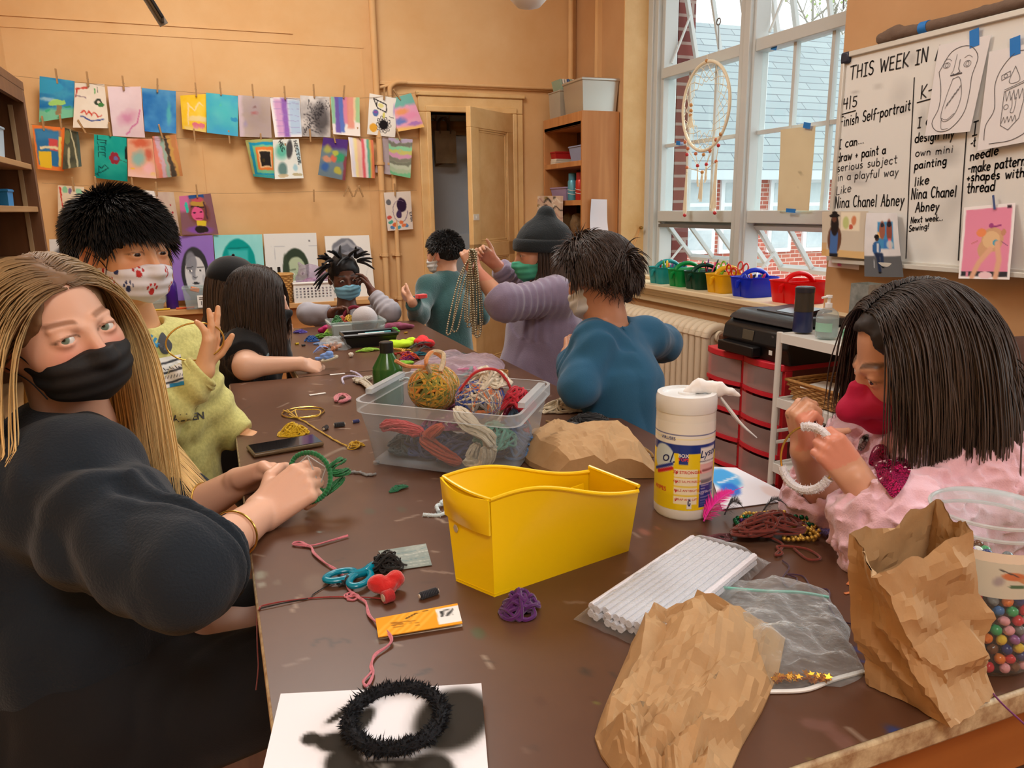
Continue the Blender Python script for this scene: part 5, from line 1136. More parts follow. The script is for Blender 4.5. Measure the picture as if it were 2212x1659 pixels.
 for a,b in(((1975,168),(1957,558)),((2088,285),(2070,562)),((1816,248),(1848,239)),((1981,222),(2021,211))):ribbon(m,spline([PX(*a,xb-.0012),(PX(*a,xb-.0012)+PX(*b,xb-.0012))/2+[0,.002,0],PX(*b,xb-.0012)],12),.005,N)
 m.build('ruled_line',ink,t,smooth=False)
 tb=mat('tape_blue')
 def drawing(c,label,seed,draw,tp):
  d=thing('taped_drawing',label,'drawing',PX(*c[0],2.58),'drawings taped to the whiteboard')
  P=Pic(20,28,base=(226,222,222),seed=seed);cc=[PX(px,py,x)for(px,py),x in zip(c,(2.59,2.59,2.575,2.57))];cc=[np.asarray(q)for q in cc]
  o=sheet('sheet',cc,P,None,None,curl=0.0);o.parent=d;o.matrix_parent_inverse=Matrix.Translation(d.location).inverted()
  TL,TR,BR,BL=cc;Nn=-nrm(np.cross(TR-TL,BL-TL));
  if Nn[0]>0:Nn=-Nn
  def uv(u,v):return(TL*(1-u)+TR*u)*(1-v)+(BL*(1-u)+BR*u)*v+Nn*.0015
  m=MB()
  for pts,w in draw:ribbon(m,[uv(*q)for q in pts],w,Nn)
  m.build('pen_lines',mat('pen_line',(70,68,72),.6),d,smooth=False)
  m=MB();q=uv(*tp);m.box(q+Nn*.0005,(.0015,.036,.06),rx(-.15));m.build('tape_strip',tb,d)
 A=_arc
 def sp(p,n=24):return[tuple(q)for q in spline(p,n)]
 face1=[(sp([(.1,.3),(.3,.1),(.62,.07),(.84,.2),(.8,.4),(.82,.6),(.78,.8),(.55,.95),(.28,.96),(.12,.86),(.22,.7),(.2,.5),(.1,.3)],60),.0022),(sp([(.42,.14),(.4,.3),(.36,.34)],8),.0016),([(.5,.2),(.5,.3),(.54,.33),(.44,.36),(.4,.34)],.0022),(A(.24,.24,.07,.03,0,360,12),.0015),(A(.24,.24,.03,.022,0,360,10),.0015),(A(.66,.26,.07,.035,0,360,12),.0015),(A(.66,.26,.03,.025,0,360,10),.0015),(sp([(.18,.19),(.26,.17),(.33,.2)],6),.0015),(sp([(.58,.19),(.66,.17),(.74,.2)],6),.0015),([(.36,.36),(.58,.35)],.005),(sp([(.42,.4),(.56,.4),(.66,.6),(.6,.78),(.42,.86),(.3,.8),(.34,.6),(.42,.4)],40),.0018),(sp([(.32,.82),(.44,.84),(.58,.78)],8),.0015),(sp([(.32,.84),(.36,.94),(.5,.94)],8),.0015)]
 S,W=strokes('AHHHH!',2)
 for q in S:face1.append(([(.36+.24*x/W*1.0+.05*y*.4,.72-.2*x/W-.05*y)for x,y in q],.0014))
 drawing([(2028,98),(2141,75),(2095,284),(1998,294)],'taped drawing of a long face shouting AHHHH, first of two',61,face1,(.7,.0))
 z=lambda x0,x1,y0,y1,n:[(x0+(x1-x0)*i/n,y0 if i%2==0 else y1)for i in range(n+1)]
 face2=[(sp([(.1,.9),(.1,.75),(.22,.6),(.18,.35),(.28,.18),(.5,.06),(.75,.1),(.9,.3),(.88,.6),(.86,.85),(.6,.95),(.2,.95)],60),.0022),(sp([(.5,.2),(.42,.34),(.5,.37),(.6,.34),(.5,.2)],16),.0016),([(.28,.27),(.42,.24),(.43,.29),(.29,.32),(.28,.27)],.0016),(A(.35,.28,.03,.02,0,360,10),.0015),([(.66,.2),(.78,.24),(.7,.28),(.66,.2)],.0016),([(.36,.44),(.7,.38),(.72,.5),(.66,.74),(.5,.84),(.36,.78),(.36,.44)],.0018),(z(.38,.7,.44,.54,9),.0015),(sp([(.5,.5),(.52,.6),(.5,.66),(.56,.66),(.58,.52)],12),.0015),(z(.37,.62,.76,.7,8),.0015),(A(.42,.6,.04,.025,0,360,10),.0015),([(.36,.42),(.5,.4),(.7,.36)],.0016)]
 drawing([(2137,112),(2268,84),(2240,302),(2111,326)],'taped drawing of a zigzag toothed face, beside the shouting one',62,face2,(.45,.0))
 P=Pic(50,56,base=(198,186,168),seed=63,wob=.005);P.rect(-.1,1.1,.85,1.1,(206,170,116)).rect(-.1,.12,.7,1.1,(200,150,90),.6).rect(.44,.84,.02,.42,(226,214,190)).blob(.55,.25,.08,.16,(180,190,120),.9,.3).blob(.72,.2,.06,.12,(200,120,80),.9,.3).blob(.66,.34,.05,.06,(190,90,70)).blob(.3,.62,.17,.34,(96,62,44),1,.1).rect(.2,.38,.42,.95,(70,104,160)).blob(.3,.3,.1,.26,(36,26,24),1,.15).blob(.29,.17,.06,.08,(96,62,48)).blob(.29,.1,.13,.045,(30,24,24)).blob(.29,.05,.07,.06,(30,24,24)).rect(.2,.4,.93,1.1,(30,28,32))
 pr=thing('photo_print','photo print of a person in a black hat and denim shirt','photo',PX(1820,505,2.57),'photo prints hung under the whiteboard');o=sheet('sheet',[PX(1777,457,2.585),PX(1875,456,2.585),PX(1866,559,2.54),PX(1774,552,2.535)],P,None,None,curl=.006,seed=1);o.parent=pr;o.matrix_parent_inverse=Matrix.Translation(pr.location).inverted()
 P=Pic(46,70,base=(222,220,222),seed=64,wob=.005);P.rect(-.1,1.1,.68,1.1,(96,98,102)).wash((120,122,126),.1).rect(.34,.82,.14,.56,(70,140,190)).rect(.34,.52,.3,.4,(230,180,110)).blob(.48,.27,.1,.16,(150,90,70),1,.2).blob(.7,.28,.1,.2,(140,74,60),1,.2).blob(.48,.19,.06,.04,(40,40,50)).blob(.7,.18,.08,.05,(40,30,40)).rect(.52,.66,.42,.56,(60,120,190)).rect(.66,.74,.4,.56,(220,100,120)).blob(.7,.5,.12,.08,(210,214,210),.8,.3)
 P.blob(.32,.56,.12,.12,(50,96,150),1,.1).rect(.33,.38,.48,.62,(230,232,234)).blob(.33,.4,.06,.05,(74,50,42)).blob(.32,.375,.07,.035,(24,22,24)).line([(.3,.66),(.45,.66),(.46,.82)],.09,(40,54,84)).line([(.34,.68),(.38,.9)],.08,(36,48,76)).blob(.38,.93,.05,.02,(24,24,26)).blob(.47,.84,.05,.02,(24,24,26)).line([(.26,.66),(.24,.86)],.015,(180,184,190))
 o=sheet('photo_print',[PX(1874,460,2.58),PX(1940,460,2.585),PX(1950,598,2.535),PX(1866,597,2.535)],P,'photo print of a seated person in a blue jacket before a painting','photo','photo prints hung under the whiteboard',.012,3)
 P=Pic(60,84,base=(238,232,232),seed=65,wob=.004);P.rect(.05,.95,.045,.9,(226,140,168),1,.01).rect(.05,.95,.9,.965,(52,50,56),1,.01).rect(.15,.2,.9,.97,(226,140,168)).rect(.86,.94,.02,.06,(60,40,50)).blob(.62,.47,.22,.17,(206,160,124),1,.05).blob(.45,.6,.1,.12,(206,160,124),1,.1).blob(.82,.38,.05,.05,(196,140,110)).blob(.6,.47,.17,.12,(222,184,140),1,.05).blob(.69,.51,.06,.045,(70,160,190)).blob(.4,.37,.1,.06,(230,140,90),1,.1).blob(.58,.28,.05,.035,(160,70,130)).line([(.6,.3),(.76,.28)],.03,(150,60,120)).line([(.6,.6),(.4,.78),(.28,.97)],.1,(222,170,140)).line([(.72,.52),(.78,.75),(.74,.97)],.1,(222,170,140)).blob(.54,.95,.14,.05,(236,200,206)).line([(.34,.48),(.22,.52)],.015,(190,110,100)).line([(.8,.5),(.92,.56)],.012,(140,80,120))
 pk=thing('photo_print','pink photo print of hands sewing, hung at the whiteboard bottom','photo',PX(2130,520,2.57),'photo prints hung under the whiteboard');o=sheet('sheet',[PX(2081,448,2.585),PX(2190,437,2.585),PX(2180,604,2.535),PX(2072,602,2.535)],P,None,None,curl=.008,seed=2);o.parent=pk;o.matrix_parent_inverse=Matrix.Translation(pk.location).inverted()
 m=MB();m.box(PX(2147,437,2.582),(.002,.007,.05),rx(-.25));m.build('tape_strip',mat('tape_slate',(70,90,140),.5),pk)
 P=Pic(16,8,base=(228,208,206),seed=66,wob=0);P.rect(.3,.42,-.1,.75,(222,100,160))
 sheet('paper_scrap',[PX(1791,561,2.59),PX(1858,564,2.59),PX(1855,583,2.585),PX(1789,576,2.585)],P,'narrow paper scrap with pink tape under the whiteboard','paper',curl=.002)
 a,b=PX(1903,98,2.605),PX(2300,3,2.605);z=Z1+.018+.021;s=SDF();a[2]=b[2]=z
 s.cone(a,b,.021,.021);s.cone(a+[0,-.01,.0],a+[0,-.07,.006],.02,.028,.02);s.disp=lambda P:.004*fbm(P,26,6)
 rl=thing('cloth_roll','rolled brown cloth lying along the top of the whiteboard','cloth roll',a);sdf_obj('roll',s,.005,mat('cloth_brown',(112,92,78),.95,bump=(160,.5,3)),rl,pad=.02)
 m=MB();q=a*.74+b*.26;e=nrm(b-a);m.tube([q,q+e*.035],.0235,14);m.build('tape_band',tb,rl)
def low_furniture():
 t=thing('radiator','cream painted column radiator under the window sill','radiator',(2.5,3.95,0));rm=mat('radiator_paint',(214,198,172),.45)
 Y=3.33;n=22;w=.058
 proto=None
 for k in range(n):
  y=Y+w*(k+.5);m=MB()
  for x in(2.425,2.49,2.555):
   m.tube(spline([(x,y,.1),(x,y,.3),(x,y,.585)],6),[.024]*6,10,flat=1.0)
  m.box((2.49,y,.35),(.15,.02,.48))
  a=np.linspace(0,math.pi,12);m.tube(np.c_[2.49+.068*np.cos(a),np.full(12,y),.555+.05*np.sin(a)],.0275,10);m.tube([(2.42,y,.11),(2.56,y,.11)],.026,10)
  if k in(0,n-1):
   for x in(2.43,2.55):m.tube([(x,y,.1),(x,y,0)],[.022,.026],10)
  m.build('section',rm,t)
 m=MB();m.tube([(2.49,Y,.56),(2.49,Y-.02,.56)],.034,14);m.build('end_plug',rm,t);m=MB();m.tube([(2.49,Y-.02,.56),(2.49,Y-.05,.56)],.022,6);m.build('valve',mat('valve_brown',(96,60,40),.5),t)
 red=mat('drawer_red',(206,44,58),.35);clr=mat('drawer_front',(226,196,190),.35,thin=(.34,(232,206,200),.3));X0=2.235;X1=2.585
 def tower(y0,y1,label):
  c=(y0+y1)/2;t=thing('drawer_tower',label,'drawers',((X0+X1)/2,c,0),'drawer towers under the printer');H=.575;hs=4;dh=(H-.03)/hs
  for y,s in((y0,1),(y1,-1)):
   for x0,x1 in((X0+.01,X0+.05),(X1-.05,X1)):m=MB();m.bx(x0,x1,y,y+s*.02,0,H-.03);m.build('corner_post',red,t,bevel=.003)
   m=MB();m.bx(X0+.05,X1-.05,y+s*.004,y+s*.008,.02,H-.03);m.build('side_panel',mat('drawer_side',(150,90,84),.4,thin=(.55,(200,130,124),.3)),t)
  P=[]
  for q in np.linspace(-1,1,11):P.append((X0-.026*(1-q*q),c+q*(y1-y0)/2))
  P+=[(X1,y1),(X1,y0)]
  m=MB();m.prism(P,H-.03,H);m.build('top_board',red,t,bevel=.004)
  for k in range(hs):
   z=.012+dh*k;d=MB();P2=[(X0-.022*(1-q*q),c+q*((y1-y0)/2-.006))for q in np.linspace(-1,1,11)];n2=len(P2);V=[(x,y,z+.02)for x,y in P2]+[(x-.002,y,z+dh-.012)for x,y in P2]
   d.add(V,[(i,i+1,n2+i+1,n2+i)for i in range(n2-1)]);d.bx(X0,X1-.06,y0+.02,y1-.02,z+.018,z+.021);dr=d.build('drawer',clr,t)
   q=MB();q.prism([(x-.004,y)for x,y in P2]+[(X0+.03,y1-.006),(X0+.03,y0+.006)],z,z+.018);q.build('drawer_rim',red,dr)
  return t
 tower(2.535,2.805,'red and clear drawer tower closer to the white cart');tower(2.81,3.08,'red and clear drawer tower closer to the radiator')
 rr=random.Random(9);cs=[(120,104,110),(190,170,150),(96,84,78),(226,200,190),(146,120,100),(120,130,110)]
 for k in range(8):
  y=(2.67,2.94)[k%2];z=.012+.13625*(k//2)+.0215;m=MB()
  for i in range(3):m.box((2.33+.07*i+.02,y+rr.uniform(-.04,.04),z+.025+.0*i),(.06,.09+.05*rr.random(),.05),rz(rr.uniform(-.1,.1)))
  lone(m.build('craft_supplies',mat('supply'+str(k%6),cs[k%6],.7),bevel=.004),['grey supply boxes','tan supply packs','brown supply boxes','pale supply packs','khaki supply boxes','olive supply packs','mixed grey packs','mixed tan packs'][k]+' inside the '+['lowest','second','third','top'][k//2]+' drawer '+('near the cart','near the radiator')[k%2],'supplies')
 z0=.575;px0,px1,py0,py1=2.215,2.56,2.50,2.945
 t=thing('printer','black all in one printer on the red drawer towers','printer',((px0+px1)/2,(py0+py1)/2,z0));bk=mat('printer_black',(22,22,24),.35);gl=mat('printer_gloss',(34,34,36),.12)
 m=MB();R=np.array([[1.0,0,0],[0,0,1.0],[0,1.0,0]])
 m.prism([(px0+.02,z0),(px1,z0),(px1,z0+.155),(px0+.05,z0+.155),(px0+.012,z0+.13),(px0,z0+.07),(px0+.012,z0+.05)],py0,py1,R=R);m.build('printer_body',bk,t,bevel=.006)
 m=MB();m.prism([(px0+.03,z0+.157),(px1-.005,z0+.157),(px1-.005,z0+.19),(px0+.1,z0+.2),(px0+.045,z0+.175)],py0+.004,py1-.004,R=R);m.build('scanner_lid',mat('printer_lid',(52,54,58),.25),t,bevel=.006)
 m=MB();m.box((px0+.2,(py0+py1)/2-.02,z0+.205),(.2,.26,.01),ry(-.06));m.build('paper_feeder',bk,t,bevel=.003);m=MB();m.box((px0+.19,(py0+py1)/2-.07,z0+.213),(.14,.15,.005),ry(-.12));m.build('feed_tray',gl,t,bevel=.002)
 m=MB();m.box((px0+.004,(py0+py1)/2+.04,z0+.1),(.004,.075,.045),ry(.13));m.build('screen',mat('screen_grey',(84,76,62),.2),t,bevel=.002)
 m=MB();m.box((px0-.012,(py0+py1)/2+.08,z0+.035),(.05,.25,.045));m.build('paper_tray',bk,t,bevel=.005)
 m=MB();m.box((px0-.002,py0+.1,z0+.045),(.002,.02,.02));m.build('sticker',mat('white_plastic'),t)
 v,f=text_mesh('hp',.014,.0);m=MB();v2=np.stack([np.full(len(v),px0+.0055),-v[:,0]+py0+.1,v[:,1]+z0+.115],1);m.add(v2,f);m.build('logo',mat('print_grey',(120,120,124),.4),t,smooth=False)
 m=MB();m.tube(spline([(px1-.01,py0+.02,z0+.03),(px1-.02,py0-.02,.45),(px1-.04,py0-.02,.25),(px1,py0-.03,.05)],20),.004,6);m.build('power_cord',bk,t)
 cx0,cx1,cy0,cy1,H=2.145,2.5,1.93,2.47,.735
 t=thing('storage_cart','white metal three tier cart in front of the drawer towers','cart',((cx0+cx1)/2,(cy0+cy1)/2,0));wm=mat('cart_white',(226,224,218),.4)
 for x in(cx0,cx1):
  for y in(cy0,cy1):
   m=MB();m.tube([(x,y,.07),(x,y,H)],.0125,10);m.build('leg',wm,t)
   m=MB();m.tube([(x,y-.012,.03),(x,y+.012,.03)],.03,14);m.bx(x-.012,x+.012,y-.016,y+.016,.03,.075);m.build('caster',mat('caster_dark',(70,68,64),.5,.3),t)
 for z in(H-.012,.45,.165):
  m=MB();m.bx(cx0,cx1,cy0,cy1,z-.012,z);m.bx(cx0-.004,cx0+.004,cy0,cy1,z-.03,z+.008);m.bx(cx1-.004,cx1+.004,cy0,cy1,z-.03,z+.008);m.bx(cx0,cx1,cy0-.004,cy0+.004,z-.03,z+.008);m.bx(cx0,cx1,cy1-.004,cy1+.004,z-.03,z+.008);m.build('shelf',wm,t)
 for z in(.31,.06+.2):
  for y in(cy1,):m=MB();m.tube([(cx0,y,z),(cx1,y,z)],.008,8);m.build('cross_bar',wm,t)
 zt=H-.004
 def on(px,py):q=PZ(px,py,zt);return q
 p=on(1733,716);p[0]=max(p[0],cx0+.045);tt=thing('tumbler','smoky dark blue tumbler on the white cart','tumbler',p)
 m=MB();m.lathe([(.038,0),(.04,.004),(.037,.085)],p,28);m.build('base',mat('tumbler_blue',(38,46,84),.3),tt);m=MB();m.lathe([(.0385,.085),(.0375,.165),(.036,.165),(.036,.085)],p,28);m.build('cup',mat('tumbler_smoke',(84,76,66),.12,thin=(.6,(120,108,96),.5)),tt);m=MB();m.lathe([(.039,.163),(.039,.182),(.034,.186),(0,.186)],p,28);m.build('lid',mat('tumbler_lid',(48,46,52),.2),tt)
 p=on(1772,728);p=np.array([max(p[0],cx0+.05)+.02,p[1]-.01,zt]);tt=thing('sanitizer_bottle','clear pump bottle of hand sanitizer on the white cart','bottle',p)
 cl=mat('bottle_clear',(226,232,232),.1,thin=(.22,(236,242,242),.6));m=MB();m.lathe([(.04,0),(.043,.006),(.043,.08),(.038,.1),(.018,.115),(.012,.118)],p,28);m.build('bottle_body',cl,tt);m=MB();m.lathe([(.039,.004),(.041,.008),(.041,.077),(0,.078)],p,24);m.build('gel',mat('gel',(214,226,226),.15,thin=(.3,(222,234,234),.3)),tt)
 m=MB();m.lathe([(.014,.118),(.014,.135),(.006,.136),(.006,.155),(.012,.156),(.012,.166),(0,.167)],p,20);m.tube([p+[0,0,.162],p+[-.035,0,.158]],.005,8);m.build('pump',mat('pump_white',(240,240,240),.35),tt);m=MB();a=np.linspace(2.6,4.4,12);m.grid(np.stack([np.stack([p[0]+.0436*np.cos(a),p[1]+.0436*np.sin(a),np.full(12,p[2]+z)],-1)for z in(.06,.025)]),);m.build('label_band',mat('label_mint',(150,196,176),.5),tt)
 p=on(1825,722);p=np.array([p[0]+.1,p[1]+.0,zt]);tt=thing('steel_canister','tall open galvanised steel box on the white cart','canister',p);sm=mat('galvanised',(206,212,210),.3,.6,var=(30,(130,140,138),.3));w=.044;m=MB()
 for x,y,sx,sy in((-w,0,.003,2*w),(w,0,.003,2*w),(0,-w,2*w,.003),(0,w,2*w,.003)):m.box(p+[x,y,.1],(sx,sy,.2))
 m.box(p+[0,0,.002],(2*w,2*w,.004));m.build('box_body',sm,tt,smooth=False)
 p=on(1828,742);p=np.array([p[0]+.045,p[1]-.03,zt]);open_bin(p,.08,.12,.045,'mint_box','small mint green box in front of the steel canister',mat('mint_plastic',(126,190,160),.4),.96,cat='box')
 m=MB();m.box(np.array([cx1-.05,cy1-.11,zt+.085]),(.02,.06,.17),rx(.1));lone(m.build('lime_pouch',mat('lime_plastic',(176,200,40),.4),bevel=.006),'lime green pouch behind the steel canister','pouch')
 p=np.array([cx0+.17,2.25,.454]);tt=thing('paper_basket','rectangular wicker tray of papers on the middle cart shelf','basket',p);wk=mat('wicker_tray',(196,148,84),.6,var=(60,(150,100,50),.25));m=MB()
 for r in range(8):
  z=.006+.0095*r;k=1+.02*r;hx,hy=.12*k,.17*k;per=np.array([(-hx,-hy),(hx,-hy),(hx,hy),(-hx,hy),(-hx,-hy)]);q=np.concatenate([np.linspace(per[i],per[i+1],14)[:-1]for i in range(4)]);wv=.0035*np.where((np.arange(len(q))+r)%2,1,-1);nn=q/np.linalg.norm(q,axis=1,keepdims=True);m.tube(np.c_[p[0]+q[:,0]+nn[:,0]*wv,p[1]+q[:,1]+nn[:,1]*wv,np.full(len(q),p[2]+z)],.0045,5,closed=True)
 m.box(p+[0,0,.003],(.22,.32,.006));m.build('weave',wk,tt);m=MB();q=np.array([(-.14,-.2),(.14,-.2),(.14,.2),(-.14,.2),(-.14,-.2)]);q=np.concatenate([np.linspace(q[i],q[i+1],10)[:-1]for i in range(4)]);m.tube(np.c_[p[0]+q[:,0],p[1]+q[:,1],np.full(len(q),p[2]+.083)],.007,8,closed=True);m.build('rim',wk,tt)
 for k,(c,dx,dy,dz,a,lb)in enumerate((((40,60,90),0,0,.02,0,'navy folder at the bottom of the wicker tray'),((180,170,150),.01,.02,.035,.1,'grey paper stack in the wicker tray'),((120,170,110),.0,-.05,.05,-.15,'green paper in the wicker tray'),((236,234,228),-.04,.0,.07,.2,'white striped card lying across the wicker tray'))):
  m=MB();m.box(p+[dx,dy,dz],(.16,.26,.006),rz(a));lone(m.build('paper_stack',mat('tray_paper'+str(k),c,.7)),lb,'paper','papers in the wicker tray')
 s=SDF();s.box((2.3,.95,.45),(.3,.62,.42),rad=.12);s.box((2.1,.95,.28),(.45,.6,.24),rad=.1,k=.05);s.disp=lambda P:.012*fbm(P,6,2)
 lone(sdf_obj('beanbag_couch',s,.02,mat('couch_brown',(84,54,42),.85,var=(10,(66,42,32),.3),bump=(90,.3,3)),pad=.03),'dark brown couch behind the girl in pink','couch')
 t=thing('side_desk','white desk corner behind the pink hood','desk',(1.72,.8,0));m=MB();m.bx(1.5,1.72,.35,1.03,.735,.757);m.build('desk_top',mat('desk_white',(222,224,224),.3),t,bevel=.004)
 for y in(.4,.98):m=MB();m.tube([(1.62,y,0),(1.62,y,.735)],.016,10);m.build('leg',mat('grey_metal'),t)
bookcases();caddies();dreamcatcher();whiteboard();low_furniture()
# ---------------------------------------------------------------- the two work tables and everything on them
def tables():
 brown=mat('table_brown',(104,70,50),.34,attr='Col',var=(9,(66,42,30),.3,.5),bump=(30,.06,1))
 edge=mat('table_edge',(206,188,150),.6,var=(60,(140,104,70),.2));apron=mat('table_apron',(176,112,52),.5,wood=((150,88,36),1,'x'));steel=mat('table_leg',(70,64,58),.4,.4)
 def tb(x0,x1,y0,y1,label,n,m_,paint):
  t=thing('work_table',label,'table',((x0+x1)/2,(y0+y1)/2,0))
  P=Pic(n,m_,base=(94,62,44),seed=int(y0*10),wob=.004);paint(P,lambda px,py:((PZ(px,py)[0]-x0)/(x1-x0),(y1-PZ(px,py)[1])/(y1-y0)),(y1-y0)/(x1-x0))
  G=np.stack([x0+P.u0*(x1-x0),y1-P.v0*(y1-y0),np.full_like(P.u0,TZ)],-1);m=MB();m.grid(G,P.colours());m.build('table_top',brown,t)
  m=MB();m.bx(x0-.003,x1+.003,y0-.003,y1+.003,TZ-.032,TZ-.0015);m.build('edge_band',edge,t,bevel=.004)
  m=MB();m.bx(x0+.03,x1-.03,y0+.02,y0+.045,TZ-.13,TZ-.032);m.bx(x0+.03,x1-.03,y1-.045,y1-.02,TZ-.13,TZ-.032);m.bx(x0+.03,x0+.05,y0+.045,y1-.045,TZ-.13,TZ-.032);m.bx(x1-.05,x1-.03,y0+.045,y1-.045,TZ-.13,TZ-.032);m.build('apron',apron,t,bevel=.003)
  for x in(x0+.06,x1-.06):
   for y in(y0+.06,y1-.06):m=MB();m.bx(x-.022,x+.022,y-.022,y+.022,0,TZ-.035);m.build('leg',steel,t,bevel=.004)
  return t
 rr=random.Random(4)
 def near(P,c,asp):
  for px,py,r,col,a in((690,1150,5,(150,180,180),.8),(780,1040,8,(120,110,100),.5),(800,1105,14,(70,84,66),.5),(870,1100,12,(74,86,68),.5),(1030,1365,18,(60,88,58),.7),(1175,1520,14,(84,52,36),.9),(1290,1520,10,(84,52,36),.9),(1270,1455,14,(50,44,40),.8),(1330,1460,10,(50,44,40),.6),(1340,1500,12,(50,44,40),.6),(1960,1598,26,(26,66,140),.9),(2040,1585,16,(26,66,150),.9),(2100,1580,14,(30,84,170),.9),(1845,1400,10,(30,70,160),.9),(1860,1425,6,(30,70,160),.8),(1855,1440,5,(30,70,160),.8),(1390,1148,14,(150,90,70),.8),(1420,1140,8,(150,90,70),.7),(560,1245,16,(150,160,140),.7),(565,1265,10,(170,176,160),.7),(600,1260,10,(130,120,110),.5),(680,1260,30,(140,128,116),.35),(820,1384,8,(150,142,128),.8),(1760,1640,8,(150,170,60),.9),(1740,1645,5,(150,170,60),.9),(1300,1525,5,(140,160,60),.9),(1840,1600,14,(120,84,78),.5),(1800,1560,10,(110,78,72),.6),(700,862,26,(150,132,118),.4),(640,890,10,(120,110,110),.4),(930,1000,8,(150,140,130),.5),(1880,1490,10,(120,90,80),.5),(1660,1180,60,(122,98,86),.35),(1700,1090,60,(150,130,120),.3)):
   u,v=c(px,py);z=proj((PZ(px,py)))[2]/F_PX;P.blob(u,v,r*z/.87,r*z*1.7/1.9,col,a,.5)
  for k in range(170):
   u,v=rr.random(),rr.random();L=rr.uniform(.004,.03)*(1 if rr.random()<.8 else 2.2);a=rr.uniform(0,3.14);col=((170,150,134),(150,130,116),(60,42,32),(190,176,160))[rr.randrange(4)]
   P.line([(u,v),(u+L*math.cos(a),v+L*math.sin(a)/asp)],.006,col,rr.uniform(.3,.8),asp=asp)
  for pts,w,col in((((675,1400),(690,1382),(718,1382),(722,1400)),.006,(50,34,26)),(((722,1395),(745,1382),(760,1390)),.006,(50,34,26)),(((1745,1560),(1790,1570),(1840,1620)),.018,(130,92,84)),(((690,990),(760,960),(790,950)),.012,(160,150,136)),(((905,1460),(930,1450)),.008,(40,30,26)),(((700,1225),(740,1210)),.005,(60,44,36))):
   P.line([c(*q)for q in pts],w,col,.7,asp=asp)
 tb(.012,.882,.462,2.365,'long brown paint splattered work table filling the front of the room',176,384,near)
 tb(.212,.845,2.372,3.41,'smaller brown work table pushed against the far end of the long one',60,100,lambda P,c,a:None)
def yarn_mat(c):return mat('yarn_%d_%d_%d'%tuple(c),c,.85,sheen=.3,var=(160,tuple(int(q*.72)for q in c),.3))
def pile(name,label,cat,p,rx_,ry_,h,col,r=.0022,n=9,seed=1,group=None,loops=7,parent=None,ang=0.0,sides=5):
 """a loose heap of looping thread; col may be a list of colours, one strand part each"""
 rr=np.random.RandomState(seed);cols=col if isinstance(col,list)else[col];p=np.asarray(p,float);R=rz(ang);ob=[]
 t=parent if parent is not None else(thing(name,label,cat,p,group)if len(cols)>1 else None)
 for ci,c in enumerate(cols):
  m=MB()
  for k in range(n if ci==0 or len(cols)<2 else max(2,n//len(cols)+1)):
   q=[];a=rr.rand()*6.28;cx,cy=rr.randn(2)*.28
   for i in range(loops*3):
    a+=rr.uniform(.7,1.6);d=rr.uniform(.25,.75)
    x,y=cx+math.cos(a)*d,cy+math.sin(a)*d;s=math.hypot(x,y);
    if s>1:x,y=x/s,y/s;s=1
    q.append((x*rx_,y*ry_,r+max(0,h*(1-s*s))*rr.uniform(.1,1.0)))
   m.tube(spline(q,loops*14)@R.T+p,r,sides)
  o=m.build(name if t is None else 'strand',yarn_mat(c),t);ob.append(o)
 if t is None:return lone(ob[0],label,cat,group)
 return t
def skein(name,label,path,w,r,n,cols,seed=1,parent=None,group=None,cat='yarn',tw=1.0,sag=.5):
 """a hank: strands running side by side along a path"""
 rr=np.random.RandomState(seed);path=spline(path,26);t=parent or thing(name,label,cat,path[0],group)
 T=np.gradient(path,axis=0);T/=np.linalg.norm(T,axis=1,keepdims=True);U=np.cross(T,[0.1,.05,1.0]);U/=np.linalg.norm(U,axis=1,keepdims=True)+1e-9;V=np.cross(U,T);s=np.linspace(0,1,26)
 prof=np.clip(np.minimum(s,1-s)*6+.45,0,1)
 for ci,c in enumerate(cols):
  m=MB()
  for k in range(n//len(cols)):
   a0=rr.rand()*6.28;d=math.sqrt(rr.rand());a=a0+tw*s*2+rr.randn()*.2;m.tube(path+U*(np.cos(a)*d*w*prof)[:,None]+V*(np.sin(a)*d*w*sag*prof)[:,None]+rr.randn(26,3)*r*.25,r,5)
  m.build('strand',yarn_mat(c),t)
 return t
def thread(name,label,pts,r,c,parent=None,cat='thread',n=60,group=None,two=0.0):
 P=spline(pts,n);m=MB();m.tube(P,r,6)
 if two:
  s=np.linspace(0,1,n);Q=P+np.stack([np.sin(s*40)*two,np.cos(s*31)*two,0*s+.0008],1);m.tube(Q,r,6)
 o=m.build(name,yarn_mat(c),parent)
 return o if parent is not None else lone(o,label,cat,group)
def fuzzy(name,pts,r,c,parent=None,n=80,closed=False,spikes=0,L=.006,seed=2):
 rr=np.random.RandomState(seed);P=spline(pts,n,closed);m=MB();m.tube(P,r*(1+.18*rr.rand(n)),8,closed=closed)
 T=np.gradient(P,axis=0)
 for k in range(spikes):
  i=rr.randint(n);d=nrm(rr.randn(3));d=nrm(d-T[i]*(d@T[i])/(T[i]@T[i]+1e-12));q=P[i]+T[i]*rr.uniform(-.5,.5)+d*r*.8;e=q+d*L*rr.uniform(.4,1)+rr.randn(3)*L*.3;s=nrm(np.cross(d,rr.randn(3)))*L*.22;m.add([q-s,q+s,e],[(0,1,2)])
 return m.build(name,mat('fuzz_%d_%d_%d'%tuple(c),c,.9,sheen=.6 if sum(c)>200 else 0,bump=(400,.8,2)),parent)
